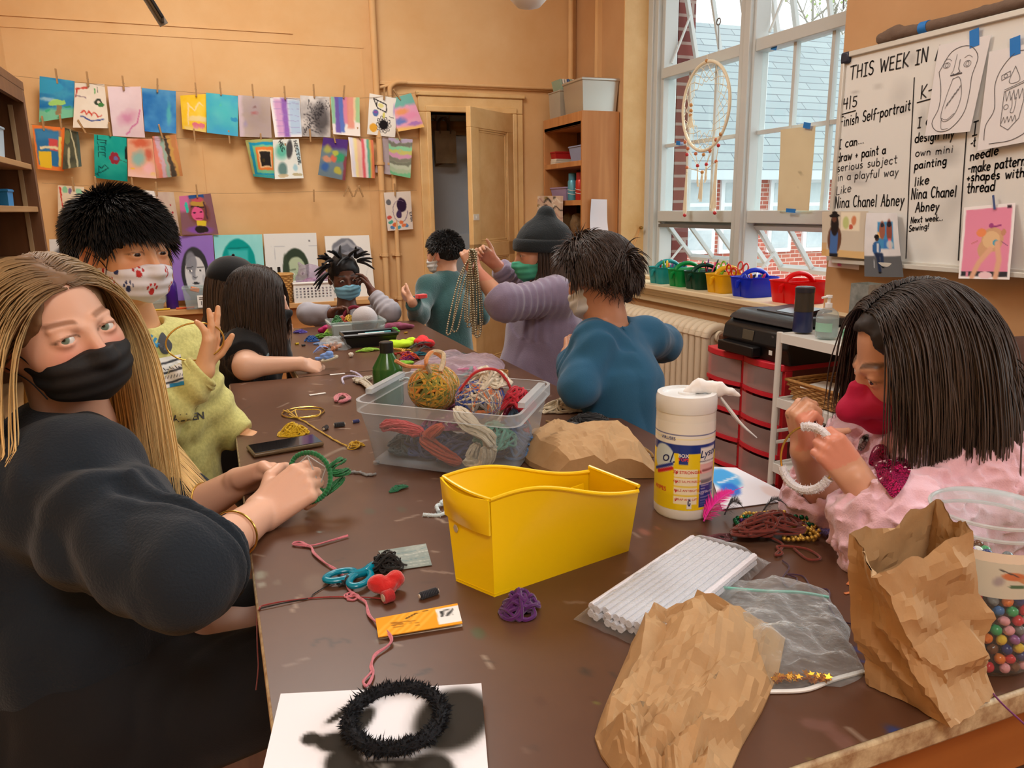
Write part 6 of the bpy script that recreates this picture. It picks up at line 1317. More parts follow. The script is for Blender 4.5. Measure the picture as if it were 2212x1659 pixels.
def beads(name,label,pts,r,c,step=2.0,parent=None,closed=False,metal=.5,cat='beads',group=None,n=400):
 P=spline(pts,n,closed);d=np.r_[0,np.cumsum(np.linalg.norm(np.diff(P,axis=0),axis=1))];k=int(d[-1]/(r*step));m=MB()
 for s in np.linspace(0,d[-1],max(2,k)):m.ball([np.interp(s,d,P[:,j])for j in range(3)],r,8,5)
 o=m.build(name,mat('bead_%d_%d_%d'%tuple(c),c,.2,metal),parent)
 return o if parent is not None else lone(o,label,cat,group)
def feather(name,label,a,b,w,c,seed=1,group='feathers on the table',curl=.02,fluff=.35):
 rr=np.random.RandomState(seed);a,b=np.asarray(a,float),np.asarray(b,float);s=np.linspace(0,1,60);d=nrm(b-a);side=nrm(np.cross(d,[0,0,1]));up=np.cross(side,d);L=np.linalg.norm(b-a)
 ax=a+np.outer(s,b-a)+np.outer(curl*np.sin(s*math.pi),up);t=thing(name,label,'feather',a,group);m=MB();m.tube(ax,np.linspace(.0013,.0004,60),5);m.build('shaft',yarn_mat(tuple(min(255,q+40)for q in c)),t);m=MB()
 for i in range(2,60):
  for sg in(-1,1):
   for q in range(3 if s[i]<fluff else 1):
    ln=w*(math.sin(min(1,s[i]*1.15+.1)*math.pi)**.6)*rr.uniform(.75,1.05);e=ax[i]+side*sg*ln*.86+d*ln*.55+up*(rr.uniform(-.3,.5)*ln if s[i]<fluff else rr.uniform(-.03,.1)*ln);k=d*L/60*(.8 if s[i]>=fluff else .5);m.add([ax[i]-k,ax[i]+k,(ax[i]+e)/2+k*.9+up*.08*ln,e,(ax[i]+e)/2-k*.9+up*.08*ln],[(0,1,2,4),(4,2,3)])
 m.build('barbs',mat('feather_%d_%d_%d'%tuple(c),c,.7,sheen=.4),t);return t
FILM=mat('clear_film',(226,230,232),.12,bump=(30,.9,10),thin=(.10,(240,243,244),.8))
def crumple(P,sd,a=1.0):
 return a*(np.abs(vnoise(P,14,sd))*.5+np.abs(vnoise(P,28,sd+3))*.32+np.abs(vnoise(P,55,sd+5))*.15)
def upsample(P,q,a,f=4):
 k,n=P.shape[:2];K,N=(k-1)*f+1,(n-1)*f+1;x=np.linspace(0,n-1,N);y=np.linspace(0,k-1,K);i=np.minimum(y.astype(int),k-2);j=np.minimum(x.astype(int),n-2);v,u=(y-i)[:,None,None],(x-j)[None,:,None]
 A,B,C,D=P[i][:,j],P[i][:,j+1],P[i+1][:,j],P[i+1][:,j+1];Q=np.where(u+v<1,A+(B-A)*u+(C-A)*v,D+(C-D)*(1-u)+(B-D)*(1-v));Q[1:-1,1:-1,2]+=a*q.randn(K-2,N-2)*.4;return Q
def patch(name,pts,thick,h,m,parent=None,sd=1,n=34,k=44,base=TZ,lift=.004,rid=.02,smooth=False,rows=None):
 """a crumpled flat bag: rows of (left px, right px) pairs down its length on the table"""
 Lp=np.array([PZ(*r[0])for r in pts]);Rp=np.array([PZ(*r[1])for r in pts]);A=spline(Lp,k);B=spline(Rp,k);u=np.linspace(0,1,n)[None,:,None];P=A[:,None]*(1-u)+B[:,None]*u
 v=np.linspace(0,1,k)[:,None];e=np.minimum(np.minimum(u[...,0],1-u[...,0])*5,1)*np.minimum(np.minimum(v,1-v)*7+.25,1);e=np.clip(e,0,1)**.6
 if smooth:P[...,2]=base+lift+e*(h+rid*(crumple(P,sd,1.6)-.15));P[...,:2]+=.3*rid*np.stack([vnoise(P,25,sd+1),vnoise(P,25,sd+2)],-1)
 else:
  q=np.random.RandomState(sd);w=np.linalg.norm(P[0,0]-P[0,-1])/n;P[...,2]=base+lift+e*h+np.minimum(e*3,1)*rid*q.rand(k,n)**1.6;P[1:-1,1:-1,:2]+=q.uniform(-.42,.42,(k-2,n-2,2))*w;P=upsample(P,q,rid*.16);k,n=P.shape[:2]
 Q=P.copy();Q[...,2]=base+.0008;mb=MB();mb.grid(P);N0=len(P.reshape(-1,3));mb.grid(Q[:,::-1])
 ring=[(0,j)for j in range(n)]+[(i,n-1)for i in range(1,k)]+[(k-1,j)for j in range(n-2,-1,-1)]+[(i,0)for i in range(k-2,0,-1)]
 top=[P[i,j]for i,j in ring];bot=[Q[i,j]for i,j in ring];r=len(ring);mb.add(top+bot,[(i,r+i,r+(i+1)%r,(i+1)%r)for i in range(r)])
 return mb.build(name,m,parent,angle=0 if smooth else 14)
def near_table_things():
 Z3=lambda px,py,dz=.0:PZ(px,py,TZ+dz)
 B=[PZ(*q)for q in((985,1255),(1068,1290),(1358,1190))];B.append(B[0]+B[2]-B[1]);T=[PZ(px,py,TZ+.128)for px,py in((957,1030),(1060,1080),(1380,1056),(1273,1014))]
 t=thing('book_bin','yellow plastic book bin with wavy rim on the brown table','bin',np.mean(B,0));ym=mat('bin_yellow',(246,206,12),.28,trans=0,sss=0.0)
 def wall(i,j,wave,inset=0.0,n=26):
  s=np.linspace(0,1,n);zz=wave(s);c=np.mean(B,0);rows=[]
  for v in np.linspace(0,1,12):
   b=B[i]*(1-s[:,None])+B[j]*s[:,None];tt=(T[i]*(1-s[:,None])+T[j]*s[:,None])+np.outer(zz,[0,0,1]);p=b*(1-v)+tt*v
   o=np.r_[c[:2],0];p=p+np.where(inset,1,0)*np.c_[(o[:2]-p[:,:2])*.03,np.full(n,.004*(1-v))];rows.append(p)
  return np.array(rows)
 lw=lambda s:.012*np.sin(s*5.2)*(1-s*.35)+.004*s;f0=lambda s:-.004*np.sin(s*math.pi)+.0*s
 m=MB()
 for i,j,w in((0,1,f0),(1,2,lw),(2,3,lambda s:.004*(1-s)+.004*s),(3,0,lambda s:lw(1-s))):
  a,b=wall(i,j,w),wall(i,j,w,1.0);m.grid(a);m.grid(b[:,::-1]);n=a.shape[1];m.add(np.concatenate([a[-1],b[-1]]),[(k,k+1,n+k+1,n+k)for k in range(n-1)])
 m.add(B,[(3,2,1,0)]);m.add([q+[0,0,.004]for q in B],[(0,1,2,3)]);m.build('bin_body',ym,t,angle=50)
 m=MB()
 for i,j,w in((0,1,f0),(1,2,lw),(2,3,lambda s:.004+0*s),(3,0,lambda s:lw(1-s))):m.tube(wall(i,j,w)[-1],.0028,8)
 m.build('rim',ym,t);a=wall(0,1,f0);m=MB();o=nrm((B[0]+B[1])/2-np.mean(B,0));q=a[-5:].copy();nn=a.shape[1];s=np.linspace(0,1,nn);q+=np.sin(s*math.pi)[None,:,None]*o*np.array([.0,.006,.012,.014,.010])[:,None,None]+o*.002;m.grid(q,thick=.003);m.build('lip',ym,t)
 m=MB();d=(B[2]-B[1]);m.grid(np.array([[B[1]*.82+B[0]*.18+d*.22+[0,0,z],B[1]*.45+B[0]*.55+d*.8+[0,0,z-.004]]for z in(.004,.112)]),thick=.002);m.build('divider',ym,t)
 p=wall(0,1,f0)[6,5];m=MB();m.prism([(.006*math.cos(k*1.047),.006*math.sin(k*1.047))for k in range(6)],0,.0006,frame_from(o),p+o*.002);m.build('peeled_sticker',mat('sticker_grey',(200,186,160),.6),t)
 p=Z3(1474,1101);r,h=.0485,.205;t=thing('wipes_canister','yellow and blue disinfecting wipes canister with a wipe pulled up','canister',p)
 m=MB();m.lathe([(r*.93,0),(r*.985,.004),(r*.99,.02),(r*.985,.03),(r*.985,h*.86),(r*.99,h*.87)],p,48);m.build('canister_body',mat('canister_white',(236,236,230),.3),t)
 m=MB();m.lathe([(r*1.0,h*.865),(r*1.01,h*.87),(r*1.01,h*.965),(r*.97,h),(r*.8,h*1.003),(r*.78,h*.985),(r*.3,h*.985),(r*.28,h*1.0),(0,h*1.0)],p,48);m.build('lid',mat('lid_translucent',(232,236,238),.2),t)
 a0=math.atan2(-p[1],-p[0]);z0,z1=.018,h*.80;P=Pic(150,90,base=(238,210,30),seed=70,wob=.0)
 P.rect(-.1,1.1,-.1,.18,(236,236,230),1,.005).rect(-.1,1.1,.13,.14,(40,60,140),1,.005).rect(-.1,1.1,.24,.34,(28,54,140),1,.005).rect(-.1,1.1,.18,.24,(236,236,230),1,.005).rect(.44,.545,.26,.47,(28,54,140),1,.005).rect(.69,.93,.28,.47,(236,234,234),1,.004).rect(.69,.93,.47,.58,(232,186,186),1,.004).rect(.69,.93,.58,.70,(206,204,200),1,.004).rect(.69,.93,.70,.97,(36,60,140),1,.004)
 P.blob(.24,.42,.16,.17,(206,224,232),1,.1).line([(.16,.6),(.36,.52)],.04,(200,40,50),asp=1).line([(.1,.58),(.36,.47)],.035,(40,60,150),asp=1).rect(.0,.42,.82,.99,(228,200,20),.8,.05)
 for k in range(4):P.rect(.39,.66,.52+.105*k,.61+.105*k,(244,236,206),1,.006)
 for k in range(9):P.line([(.71,.59+.012*k),(.9,.59+.012*k)],.004,(120,120,124),asp=1)
 for k in range(14):P.line([(.71,.72+.017*k),(.71+.2*(.6+.4*math.sin(k*k)),.72+.017*k)],.005,(150,165,206),asp=1)
 for k in range(6):P.line([(.72,.5+.013*k),(.9,.5+.013*k)],.004,(150,90,90),asp=1)
 span=2.9;cyl=lambda u,z,q=.0:np.stack([p[0]+(r+q)*np.cos(a0+(u-.5)*span),p[1]+(r+q)*np.sin(a0+(u-.5)*span),p[2]+z],-1)
 m=MB();m.grid(cyl(P.u0,z1-P.v0*(z1-z0),-.0002),P.colours());m.build('label',mat('canister_label',(255,255,255),.25,attr='Col'),t)
 def wrap(txt,u,v,s,col,sh=0.0,bold=0.0,rot=0.0):
  V,F=text_mesh(txt,s,0,bold,sh);c,n=math.cos(rot),math.sin(rot);x,y=V[:,0]*c-V[:,1]*n,V[:,0]*n+V[:,1]*c;q=cyl(u+x/(r*span),z1-v*(z1-z0)+y,.0004);m=MB();m.add(q,F);m.build('lettering',mat('ink_%d_%d_%d'%col,col,.5),t,smooth=False)
 wrap('Lysol',.80,.345,.017,(34,44,100),.3,.01,.12);wrap('ol.',.31,.40,.026,(34,44,100),.3);wrap('BOX',.492,.365,.008,(240,240,240),0,.02);wrap('TOPS',.492,.41,.007,(230,60,60),0,.02);wrap('3X STRONGER',.545,.555,.0072,(206,46,46),0,.01)
 for k,tx in enumerate(('KILLS SALMONELLA','KILLS ANTIBIOTIC','TRAP AND LIFT')):wrap(tx,.545,.66+.105*k,.0052,(206,60,60))
 for k in range(4):wrap('v',.415,.56+.105*k,.010,(200,30,36),.3,.02)
 wrap('VIRUSES',.30,.18,.0075,(40,60,140),0,.01);wrap('DISINFECTING WIPES',.80,.435,.0036,(60,70,110));wrap('WIPES',.2,.78,.010,(206,46,46),0,.01);wrap('STORAGE AND DISPOSAL',.80,.80,.0042,(220,226,240));m=MB();m.grid(cyl(np.array([[.545,.6]]*2),z1-np.array([[.84]*2,[.98]*2])*(z1-z0),.0003));m.build('recycle_panel',mat('canister_white'),t)
 for k in range(3):
  a=k*2.094+.5;q=[cyl(np.array(.572+.011*math.cos(a+w)),z1-.905*(z1-z0)+.0052*math.sin(a+w),.0006)for w in(0,.5,1.0,1.4)];m=MB();ribbon(m,q,.0022,nrm(q[0]-p)*[1,1,0]);m.build('recycling_mark',mat('ink_34_44_100'),t,smooth=False)
 tp=p+[0,0,h];e=nrm([RT[0],RT[1],0]);s=SDF();s.chain([tp+e*.0,tp+e*.02+[0,0,.010],tp+e*.05+[0,0,.004],tp+e*.086+[0,0,-.008]],[.008,.013,.012,.003],.006);s.disp=lambda P:.0035*fbm(P,60,2);sdf_obj('wipe',s,.0025,mat('wipe_white',(240,240,240),.8),t,pad=.01)
 m=MB();q=[tp+e*.05+[0,0,-.002],tp+e*.062+[0,0,-.02],tp+e*.09+[0,0,-.055],tp+e*.118+[0,0,-.08]];m.tube(spline(q,16),np.r_[np.linspace(.003,.0065,8),np.linspace(.0065,.0018,8)],10,flat=.5);m.build('wipe_tail',mat('lid_translucent'),t)
 Bx=[PZ(*q)for q in((800,1004),(1100,1044),(1166,957))];Bx.append(Bx[0]+Bx[2]-Bx[1]);c=np.mean(Bx,0);hb=.135;Tt=[c+(q-c)*1.13+[0,0,hb]for q in Bx];t=thing('storage_box','big clear plastic box overflowing with yarn','box',c);cl=mat('storage_clear',(224,230,236),.2,thin=(.17,(232,238,242),.45))
 def rr_(q,rad,n=6):
  out=[]
  for i in range(4):
   a,b,d=q[i-1],q[i],q[(i+1)%4];u,w=nrm(a-b),nrm(d-b)
   for k in range(n):f=k/(n-1)*math.pi/2;out.append(b+u*rad*(1-math.sin(f))+w*rad*(1-math.cos(f)))
  return np.array(out)
 R0,R1=rr_([q+[0,0,.005]for q in Bx],.03),rr_(Tt,.03);out=R1+(R1-(c+[0,0,hb]))*.035;out[:,2]=R1[:,2]
 for nm,rows in(('box_wall',[R0,(R0+R1)/2,R1-[0,0,.022]]),('box_rim',[R1-[0,0,.022],out-[0,0,.022],out,R1])):
  m=MB();V=np.concatenate(rows);n=len(R0);F=[(i*n+k,i*n+(k+1)%n,(i+1)*n+(k+1)%n,(i+1)*n+k)for i in range(len(rows)-1)for k in range(n)]
  if nm=='box_wall':F.append(tuple(range(n-1,-1,-1)))
  m.add(V,F);m.build(nm,cl if nm=='box_wall' else mat('storage_rim',(226,232,236),.2,thin=(.36,(232,238,242),.4)),t,angle=30)
 for s in(0,1):
  a,b=(Tt[0],Tt[3])if s==0 else(Tt[1],Tt[2]);d=b-a;o=nrm(np.cross(d,[0,0,1]))*(1 if s==0 else-1);m=MB();q=(a+b)/2;m.box(q+[0,0,.006]+o*.004,(np.linalg.norm(d)*.6,.014,.01),frame_from([0,0,1],d)@np.array([[0,1,0],[-1,0,0],[0,0,1.0]]));m.build('latch_bar',mat('storage_rim'),t)
 for i in range(4):m=MB();m.lathe([(.007,-.0005),(.007,.006)],Bx[i]*.93+c*.07-[0,0,.0],12);m.build('foot',cl,t)
 f=lambda u,v,z:(Bx[0]*(1-u)+Bx[1]*u)*(1-v)+(Bx[3]*(1-u)+Bx[2]*u)*v+np.array([0,0,z])
 G='yarn in the clear box'
 for k,(u,v,rx_,ry_,z,hh,cc,lb)in enumerate(((.3,.45,.08,.07,.008,.05,(44,70,120),'dark blue yarn at the bottom of the clear box'),(.66,.4,.09,.07,.008,.055,(60,80,134),'denim blue yarn below the cream loops'),(.15,.35,.045,.05,.01,.035,(30,62,66),'dark teal yarn in the corner of the clear box'),(.9,.6,.05,.05,.01,.09,(90,130,180),'light blue yarn at the end of the clear box'),(.5,.75,.10,.05,.05,.05,(226,214,190),'cream yarn along the back of the clear box'),(.88,.7,.03,.04,.05,.07,(214,70,110),'pink yarn pressed against the box end'),(.4,.65,.06,.05,.05,.05,(170,90,130),'mauve yarn in the middle of the clear box'),(.82,.35,.05,.05,.04,.05,(90,160,140),'seafoam yarn in the clear box'))):
  pile('yarn_heap',lb,'yarn',f(u,v,z),rx_,ry_,hh,cc,.003,12,k+3,G,6)
 skein('yarn_skein','coral red yarn skein behind the front wall of the box',[f(.06,.12,.075),f(.2,.12,.078),f(.36,.1,.07)],.022,.0022,30,[(226,70,74)],2,group=G);skein('yarn_skein','rust orange yarn skein crossing the front wall of the box',[f(.5,.16,.085),f(.4,.1,.06),f(.52,.08,.035),f(.64,.1,.018)],.02,.0022,30,[(206,80,44)],3,group=G)
 skein('yarn_skein','thick cream yarn hank looping down the front of the box',[f(.6,.2,.12),f(.72,.1,.095),f(.85,.08,.075),f(.82,.07,.03),f(.72,.08,.03),f(.76,.1,.06)],.022,.003,36,[(234,222,196),(226,212,184)],4,group=G)
 def ball(q,rad,cols,label,seed):
  t=thing('yarn_ball',label,'yarn',q,G);rr=np.random.RandomState(seed);core=MB();core.ball(q,rad*.86,20,14);core.build('core',yarn_mat(cols[0]),t)
  for ci,cc in enumerate(cols):
   m=MB()
   for k in range(15):
    ax=nrm([rr.randn()*.25+.6*math.cos(ci*1.3),rr.randn()*.25+.5*math.sin(ci*1.7),rr.randn()*.35]);Rr=frame_from(ax);a=np.linspace(0,6.283,36,endpoint=False);o=rr.uniform(-.55,.55);rc=rad*math.sqrt(1-o*o);m.tube(q+(np.stack([rc*np.cos(a),rc*np.sin(a),np.full(36,o*rad)],1))@Rr.T*np.array([1,1,.9]),.0032,5,closed=True)
   m.build('strand',yarn_mat(cc),t)
  return t
 q=f(.33,.5,.138);b=ball(q,.052,[(150,150,60),(230,150,50),(222,176,60),(226,200,160),(120,126,50)],'green and orange variegated yarn ball on top of the box',5)
 for cc,s in(((230,150,90),0),((226,206,170),1)):
  m=MB();m.tube(spline([q+[-.01,-.03,.03],q+[-.02,-.02,.06],q+[.0,0,.075],q+[.02,-.01,.06+.01*s],q+[.005,-.035,.04]],24),.005,6);m.build('tail',yarn_mat(cc),b)
 m=MB();m.tube(spline([q+[-.02,-.02,.05],q+[-.06,-.02,.055],q+[-.085,-.03,.07]],12),.004,6);m.build('tail',yarn_mat((226,150,90)),b)
 q=f(.68,.5,.12);b=ball(q,.05,[(150,146,146),(60,90,180),(230,220,200),(220,130,80)],'grey, blue and cream yarn ball on top of the box',6)
 pile('yarn_heap','white yarn loops heaped over the grey and blue ball','yarn',q+[.02,.0,.028],.05,.045,.04,(238,228,206),.0032,9,31,G,5);pile('yarn_heap','crimson yarn at the end of the box','yarn',f(.93,.55,.105),.04,.035,.045,(206,30,56),.0028,9,32,G,5)
 thread('yarn_strand','single red yarn strand arching over the white yarn',[q+[-.05,-.02,.03],q+[-.02,-.03,.065],q+[.02,-.03,.068],q+[.045,-.03,.045],q+[.07,-.02,-.0],q+[.1,.0,.01]],.003,(206,40,44),cat='yarn',group=G);thread('yarn_strand','pale blue yarn strand hanging inside the box corner',[f(.02,.6,.14),f(.1,.6,.145),f(.14,.6,.1),f(.15,.6,.06)],.003,(190,214,226),cat='yarn',group=G)
 kp=mat('kraft_paper',(188,152,108),.75,var=(14,(170,134,92),.25),bump=(50,.35,3))
 o=patch('paper_bag',[((1370,1390),(1545,1328)),((1360,1410),(1686,1362)),((1325,1490),(1676,1478)),((1296,1560),(1610,1600)),((1286,1612),(1570,1690)),((1330,1680),(1540,1760))],0,.016,kp,sd=4,n=9,k=9,rid=.034);lone(o,'crumpled brown paper bag lying flat beside the zip bag of gold stars','bag','brown paper bags on the table')
 o=patch('paper_bag',[((1128,956),(1340,946)),((1128,990),(1375,975)),((1150,1012),(1408,1000)),((1205,1034),(1415,1034))],0,.04,kp,sd=9,n=9,k=6,rid=.02,lift=.012);lone(o,'brown paper bag lying behind the yellow bin','bag','brown paper bags on the table')
 Bq=[PZ(*q)for q in((1866,1478),(2056,1574),(2150,1502))];Bq.append(Bq[0]+Bq[2]-Bq[1]);dp=[proj(q)[2]for q in Bq];Tq=[K(1838,1172,dp[0]-.035),K(1888,1236,dp[1]-.02),K(2104,1150,dp[2]-.04),K(2020,1086,dp[3]-.03)]
 n=16;k=7;per=np.linspace(0,4,n,endpoint=False);rows=[]
 for v in np.linspace(0,1,k):
  q=[]
  for s in per:
   i=int(s);u=s-i;b=Bq[i]*(1-u)+Bq[(i+1)%4]*u;tt=Tq[i]*(1-u)+Tq[(i+1)%4]*u;x=b*(1-v)+tt*v;g=4*u*(1-u)*(1-.5*v)*.012*(1 if i==0 else-.3);x=x+(np.mean(Bq,0)*(1-v)+np.mean(Tq,0)*v-x)*g*6;q.append(x)
  rows.append(q)
 rows=np.array(rows);cc=rows.mean(1,keepdims=True);d=rows-cc;d/=np.linalg.norm(d,axis=2,keepdims=True);vv=np.linspace(0,1,k)[:,None,None];rows=rows+d*(np.random.RandomState(5).rand(k,n)-.5)[...,None]*.03*np.clip(1.25-vv,.3,1)*np.clip(vv*8,.15,1)+np.array([0,0,1.0])*(np.random.RandomState(6).rand(k,n)-.5)[...,None]*.01*np.clip(vv*6,0,1);rows=upsample(np.concatenate([rows,rows[:,:1]],1),np.random.RandomState(8),.0)[:,:-1];k,n=rows.shape[:2];rows=rows+np.random.RandomState(3).randn(k,n,3)*.0007;cc=rows.mean(1,keepdims=True);rows[0,:,2]=TZ+.001;rows[-1,:,2]+=.010*vnoise(rows[-1],40,4)
 m=MB();F=[(i*n+j,i*n+(j+1)%n,(i+1)*n+(j+1)%n,(i+1)*n+j)for i in range(k-1)for j in range(n)]+[tuple(range(n-1,-1,-1))];m.add(rows.reshape(-1,3),F);inn=cc+(rows-cc)*.975;m.add(inn[k//3:].reshape(-1,3),[q[::-1]for q in F if max(q)<n*(k-k//3)and len(q)==4]);
 o=m.build('paper_bag',kp,angle=14);lone(o,'open brown paper bag standing at the corner of the table','bag','brown paper bags on the table')
 p=PZ(2098,1398);t=thing('bead_jar','clear plastic jar half full of mixed beads behind the standing paper bag','jar',p);r=.066;jm=mat('jar_clear',(228,234,234),.08,thin=(.07,(240,245,245),.55));m=MB();m.lathe([(r*.85,0),(r,.012),(r,.125),(r*.92,.142),(r*.84,.148),(r*.84,.152),(r*.88,.154),(r*.88,.158),(r*.84,.16),(r*.84,.166),(r*.88,.168),(r*.88,.173),(r*.85,.175)],p,48);m.build('jar_body',jm,t,angle=60);m=MB()
 a=np.linspace(0,6.283,48,endpoint=False)
 for z in(.156,.1705):m.tube(np.c_[p[0]+r*.885*np.cos(a),p[1]+r*.885*np.sin(a),np.full(48,p[2]+z)],.0022,6,closed=True)
 m.build('neck_ring',mat('jar_ring',(232,238,238),.08,thin=(.35,(240,245,245),.5)),t)
 rr=random.Random(8);bc=[(206,50,60),(40,50,110),(30,30,34),(226,190,60),(60,160,100),(236,232,226),(150,90,150),(226,120,50),(110,70,50),(230,160,170),(60,110,170),(120,124,128)];protos=[]
 for i,b in enumerate(bc):m=MB();m.ball((0,0,0),(.0062,.0062,.0052),8,6);o=m.build('loose_bead',mat('jarbead%d'%i,b,.2));lone(o,['red','navy','black','yellow','green','white','violet','orange','brown','pink','blue','grey'][i]+' beads piled in the clear jar','bead','mixed beads in the jar');protos.append(o)
 nb=0
 for lay in range(8):
  for j in range(26):
   a=2*math.pi*(j+.5*(lay%2))/26+rr.uniform(-.03,.03);ca=math.cos(a)*(-p[0])+math.sin(a)*(-p[1])
   if ca<.1:continue
   q=p+[math.cos(a)*(r*.9-.004),math.sin(a)*(r*.9-.004),.010+.0112*lay];i=rr.randrange(12);o=protos[i]if nb<0 else protos[i].copy();
   if o.name not in COL.objects:COL.objects.link(o)
   o.location=q;o.rotation_euler=(rr.random()*3,rr.random()*3,0);nb+=1
 for j in range(40):
  a,d=rr.random()*6.28,r*.84*math.sqrt(rr.random());i=rr.randrange(12);o=protos[i].copy();COL.objects.link(o);o.location=p+[math.cos(a)*d,math.sin(a)*d,.1+rr.uniform(0,.006)]
 for i,o in enumerate(protos):a=i*.52;o.location=p+[math.cos(a)*r*.5,math.sin(a)*r*.5,.104]
 m=MB();m.lathe([(0,.002),(r*.72,.002),(r*.76,.02),(r*.76,.094),(0,.096)],p,32);o=m.build('bead_fill',mat('bead_mix',(110,90,90),.4,var=(150,(60,50,60),.1)));lone(o,'mass of beads in the core of the clear jar','beads');o['kind']='stuff'
 P=Pic(40,40,base=(232,222,206),seed=80,wob=.01);P.blob(.45,.5,.14,.1,(226,120,60),1,.2).blob(.62,.58,.12,.08,(222,150,90)).line([(.3,.35),(.5,.5)],.03,(50,40,40)).blob(.5,.72,.1,.05,(70,110,70)).blob(.3,.62,.07,.14,(150,130,150),.6,.5).line([(.7,.66),(.9,.72)],.03,(50,40,40));a0=math.atan2(-p[1],-p[0]);m=MB();m.grid(np.stack([p[0]+(r-.003)*np.cos(a0-.2+P.u0*1.5),p[1]+(r-.003)*np.sin(a0-.2+P.u0*1.5),p[2]+.145-P.v0*.05],-1),P.colours());m.build('paper_label',M_paper,t)
 A,Bp=PZ(1345,1368),PZ(1560,1205);d=nrm(Bp-A);s=np.array([d[1],-d[0],0]);t=thing('pipe_cleaner_pack','clear pack of white pipe cleaners lying on the table','pack',A);rr=np.random.RandomState(3);L=np.linalg.norm(Bp-A);pm=mat('chenille_white',(228,228,238),.9,sheen=.5,bump=(500,.7,2))
 for i in range(11):
  for j in range(2):
   o=s*((i-5)*.0095)+np.array([0,0,.008+.009*j]);m=MB();m.tube(np.linspace(A+o+d*rr.uniform(-.006,.006),Bp+o,8),.0052,7);m.build('pipe_cleaner',pm,t)
 u,v=np.meshgrid(np.linspace(-1,1,30),np.linspace(-.06,1.1,44));P=A+np.outer(v.ravel(),d*L).reshape(v.shape+(3,))+u[...,None]*s*.062;hgt=np.clip((1-np.abs(u)**4),0,1)*np.clip(np.minimum((v+.06)*14,(1.1-v)*9),0,1)*.027;P[...,2]=TZ+.0015+hgt+.003*np.abs(vnoise(P,60,3));m=MB();m.grid(P);m.build('wrapper',FILM,t)
 t=thing('zip_bag','flat clear zip bag with gold star confetti beside the crumpled bag','bag',PZ(1700,1400));o=patch('bag_film',[((1546,1268),(1790,1285)),((1560,1320),(1835,1360)),((1600,1400),(1838,1400)),((1640,1470),(1860,1452)),((1660,1496),(1800,1482))],0,.010,FILM,t,6,30,36,rid=.03,smooth=True)
 rr=np.random.RandomState(6);m=MB()
 for k in range(90):
  q=PZ(rr.uniform(1672,1790),0+1480-6*abs(rr.randn()))+[0,0,.004+.004*rr.rand()];a=rr.rand()*6;Rr=frame_from(nrm([rr.randn()*.4,rr.randn()*.4,1]));m.prism([((.0045 if i%2==0 else .002)*math.cos(a+i*.628),(.0045 if i%2==0 else .002)*math.sin(a+i*.628))for i in range(10)],0,.0003,Rr,q)
 m.build('star_confetti',mat('gold_foil',(226,160,30),.22,.85),t)['kind']='stuff'
 m=MB();q=[Z3(1655,1494,.002),Z3(1740,1490,.002),Z3(1800,1468,.002),Z3(1866,1450,.002)];m.tube(spline(q,20),.003,6,flat=.6);m.build('seal',mat('seal_white',(226,226,224),.3),t);m=MB();m.tube(spline([Z3(1546,1268,.01),Z3(1640,1276,.012),Z3(1730,1280,.012),Z3(1790,1290,.01)],20),.0022,6);m.build('zip_strip',mat('seal_teal',(120,190,176),.3),t)
 P=Pic(70,50,base=(236,236,242),seed=90,wob=.012);
 for x,y,a,b,rt in((.85,.3,.2,.3,.2),(.55,.72,.24,.16,0),(.36,.62,.1,.16,0),(.4,.3,.06,.16,.4),(.2,.42,.05,.05,0),(.3,.45,.09,.08,0),(.34,.82,.12,.14,0),(.75,.7,.12,.16,0),(.2,.85,.06,.05,0),(.5,.95,.2,.1,0),(.82,.9,.05,.1,.5),(.33,.2,.03,.14,.6)):P.blob(x,y,a,b,(36,32,26),.97,.25,rt).blob(x,y,a*1.25,b*1.25,(60,56,52),.35,.7,rt)
 for k in range(7):P.line([(.42+.03*k,.62),(.5+.05*k,.8+.03*(k%3))],.02,(220,218,216),.5,.5)
 c=[Z3(607,1503,.003),Z3(1040,1478,.014),Z3(1062,1760,.003),Z3(540,1770,.003)];sheet('painted_sheet',c,P,'white paper blotted with black paint at the front of the table','painting',curl=.003,seed=7)
 cw=PZ(856,1572);rw=np.linalg.norm(PZ(955,1572)-cw);a=np.linspace(0,6.283,40,endpoint=False);o=fuzzy('fuzzy_ring',np.c_[cw[0]+rw*np.cos(a),cw[1]+rw*1.0*np.sin(a),np.full(40,TZ+.013)],.0058,(14,16,22),n=120,closed=True,spikes=2600,L=.0065);lone(o,'fuzzy black yarn ring lying on the black and white paper','ring')
 t=thing('scissors','teal handled scissors lying by the black thread','scissors',PZ(770,1245));hm=mat('scissor_teal',(0,132,160),.2);
 for ring,pv,pts in(((735,1243),0,((764,1240),(785,1236),(802,1225))),((778,1250),1,((792,1236),(802,1226),(806,1222)))):
  cx=Z3(*ring,.008);e=nrm(Z3(*pts[-1],.008)-cx);sd=np.cross([0,0,1],e);a=np.linspace(0,6.283,28,endpoint=False);m=MB();m.tube(cx+np.outer(.021*np.cos(a),e)+np.outer(.0125*np.sin(a),sd),.0048,9,closed=True,flat=.9);m.tube(spline([cx+e*.018]+[Z3(*q,.008)for q in pts],12),np.linspace(.0055,.0068,12),9);m.build('handle',hm,t)
 for q in((818,1208),(822,1222)):a_,b_=Z3(803,1224,.006),Z3(*q,.006);e=nrm(b_-a_);sd=np.cross([0,0,1],e)*.006;m=MB();m.add([a_-sd,a_+sd,b_+e*.02,a_-sd+[0,0,.002],a_+sd+[0,0,.002],b_+e*.02+[0,0,.001]],[(0,2,1),(3,4,5),(0,1,4,3),(1,2,5,4),(2,0,3,5)]);m.build('blade',mat('steel'),t)
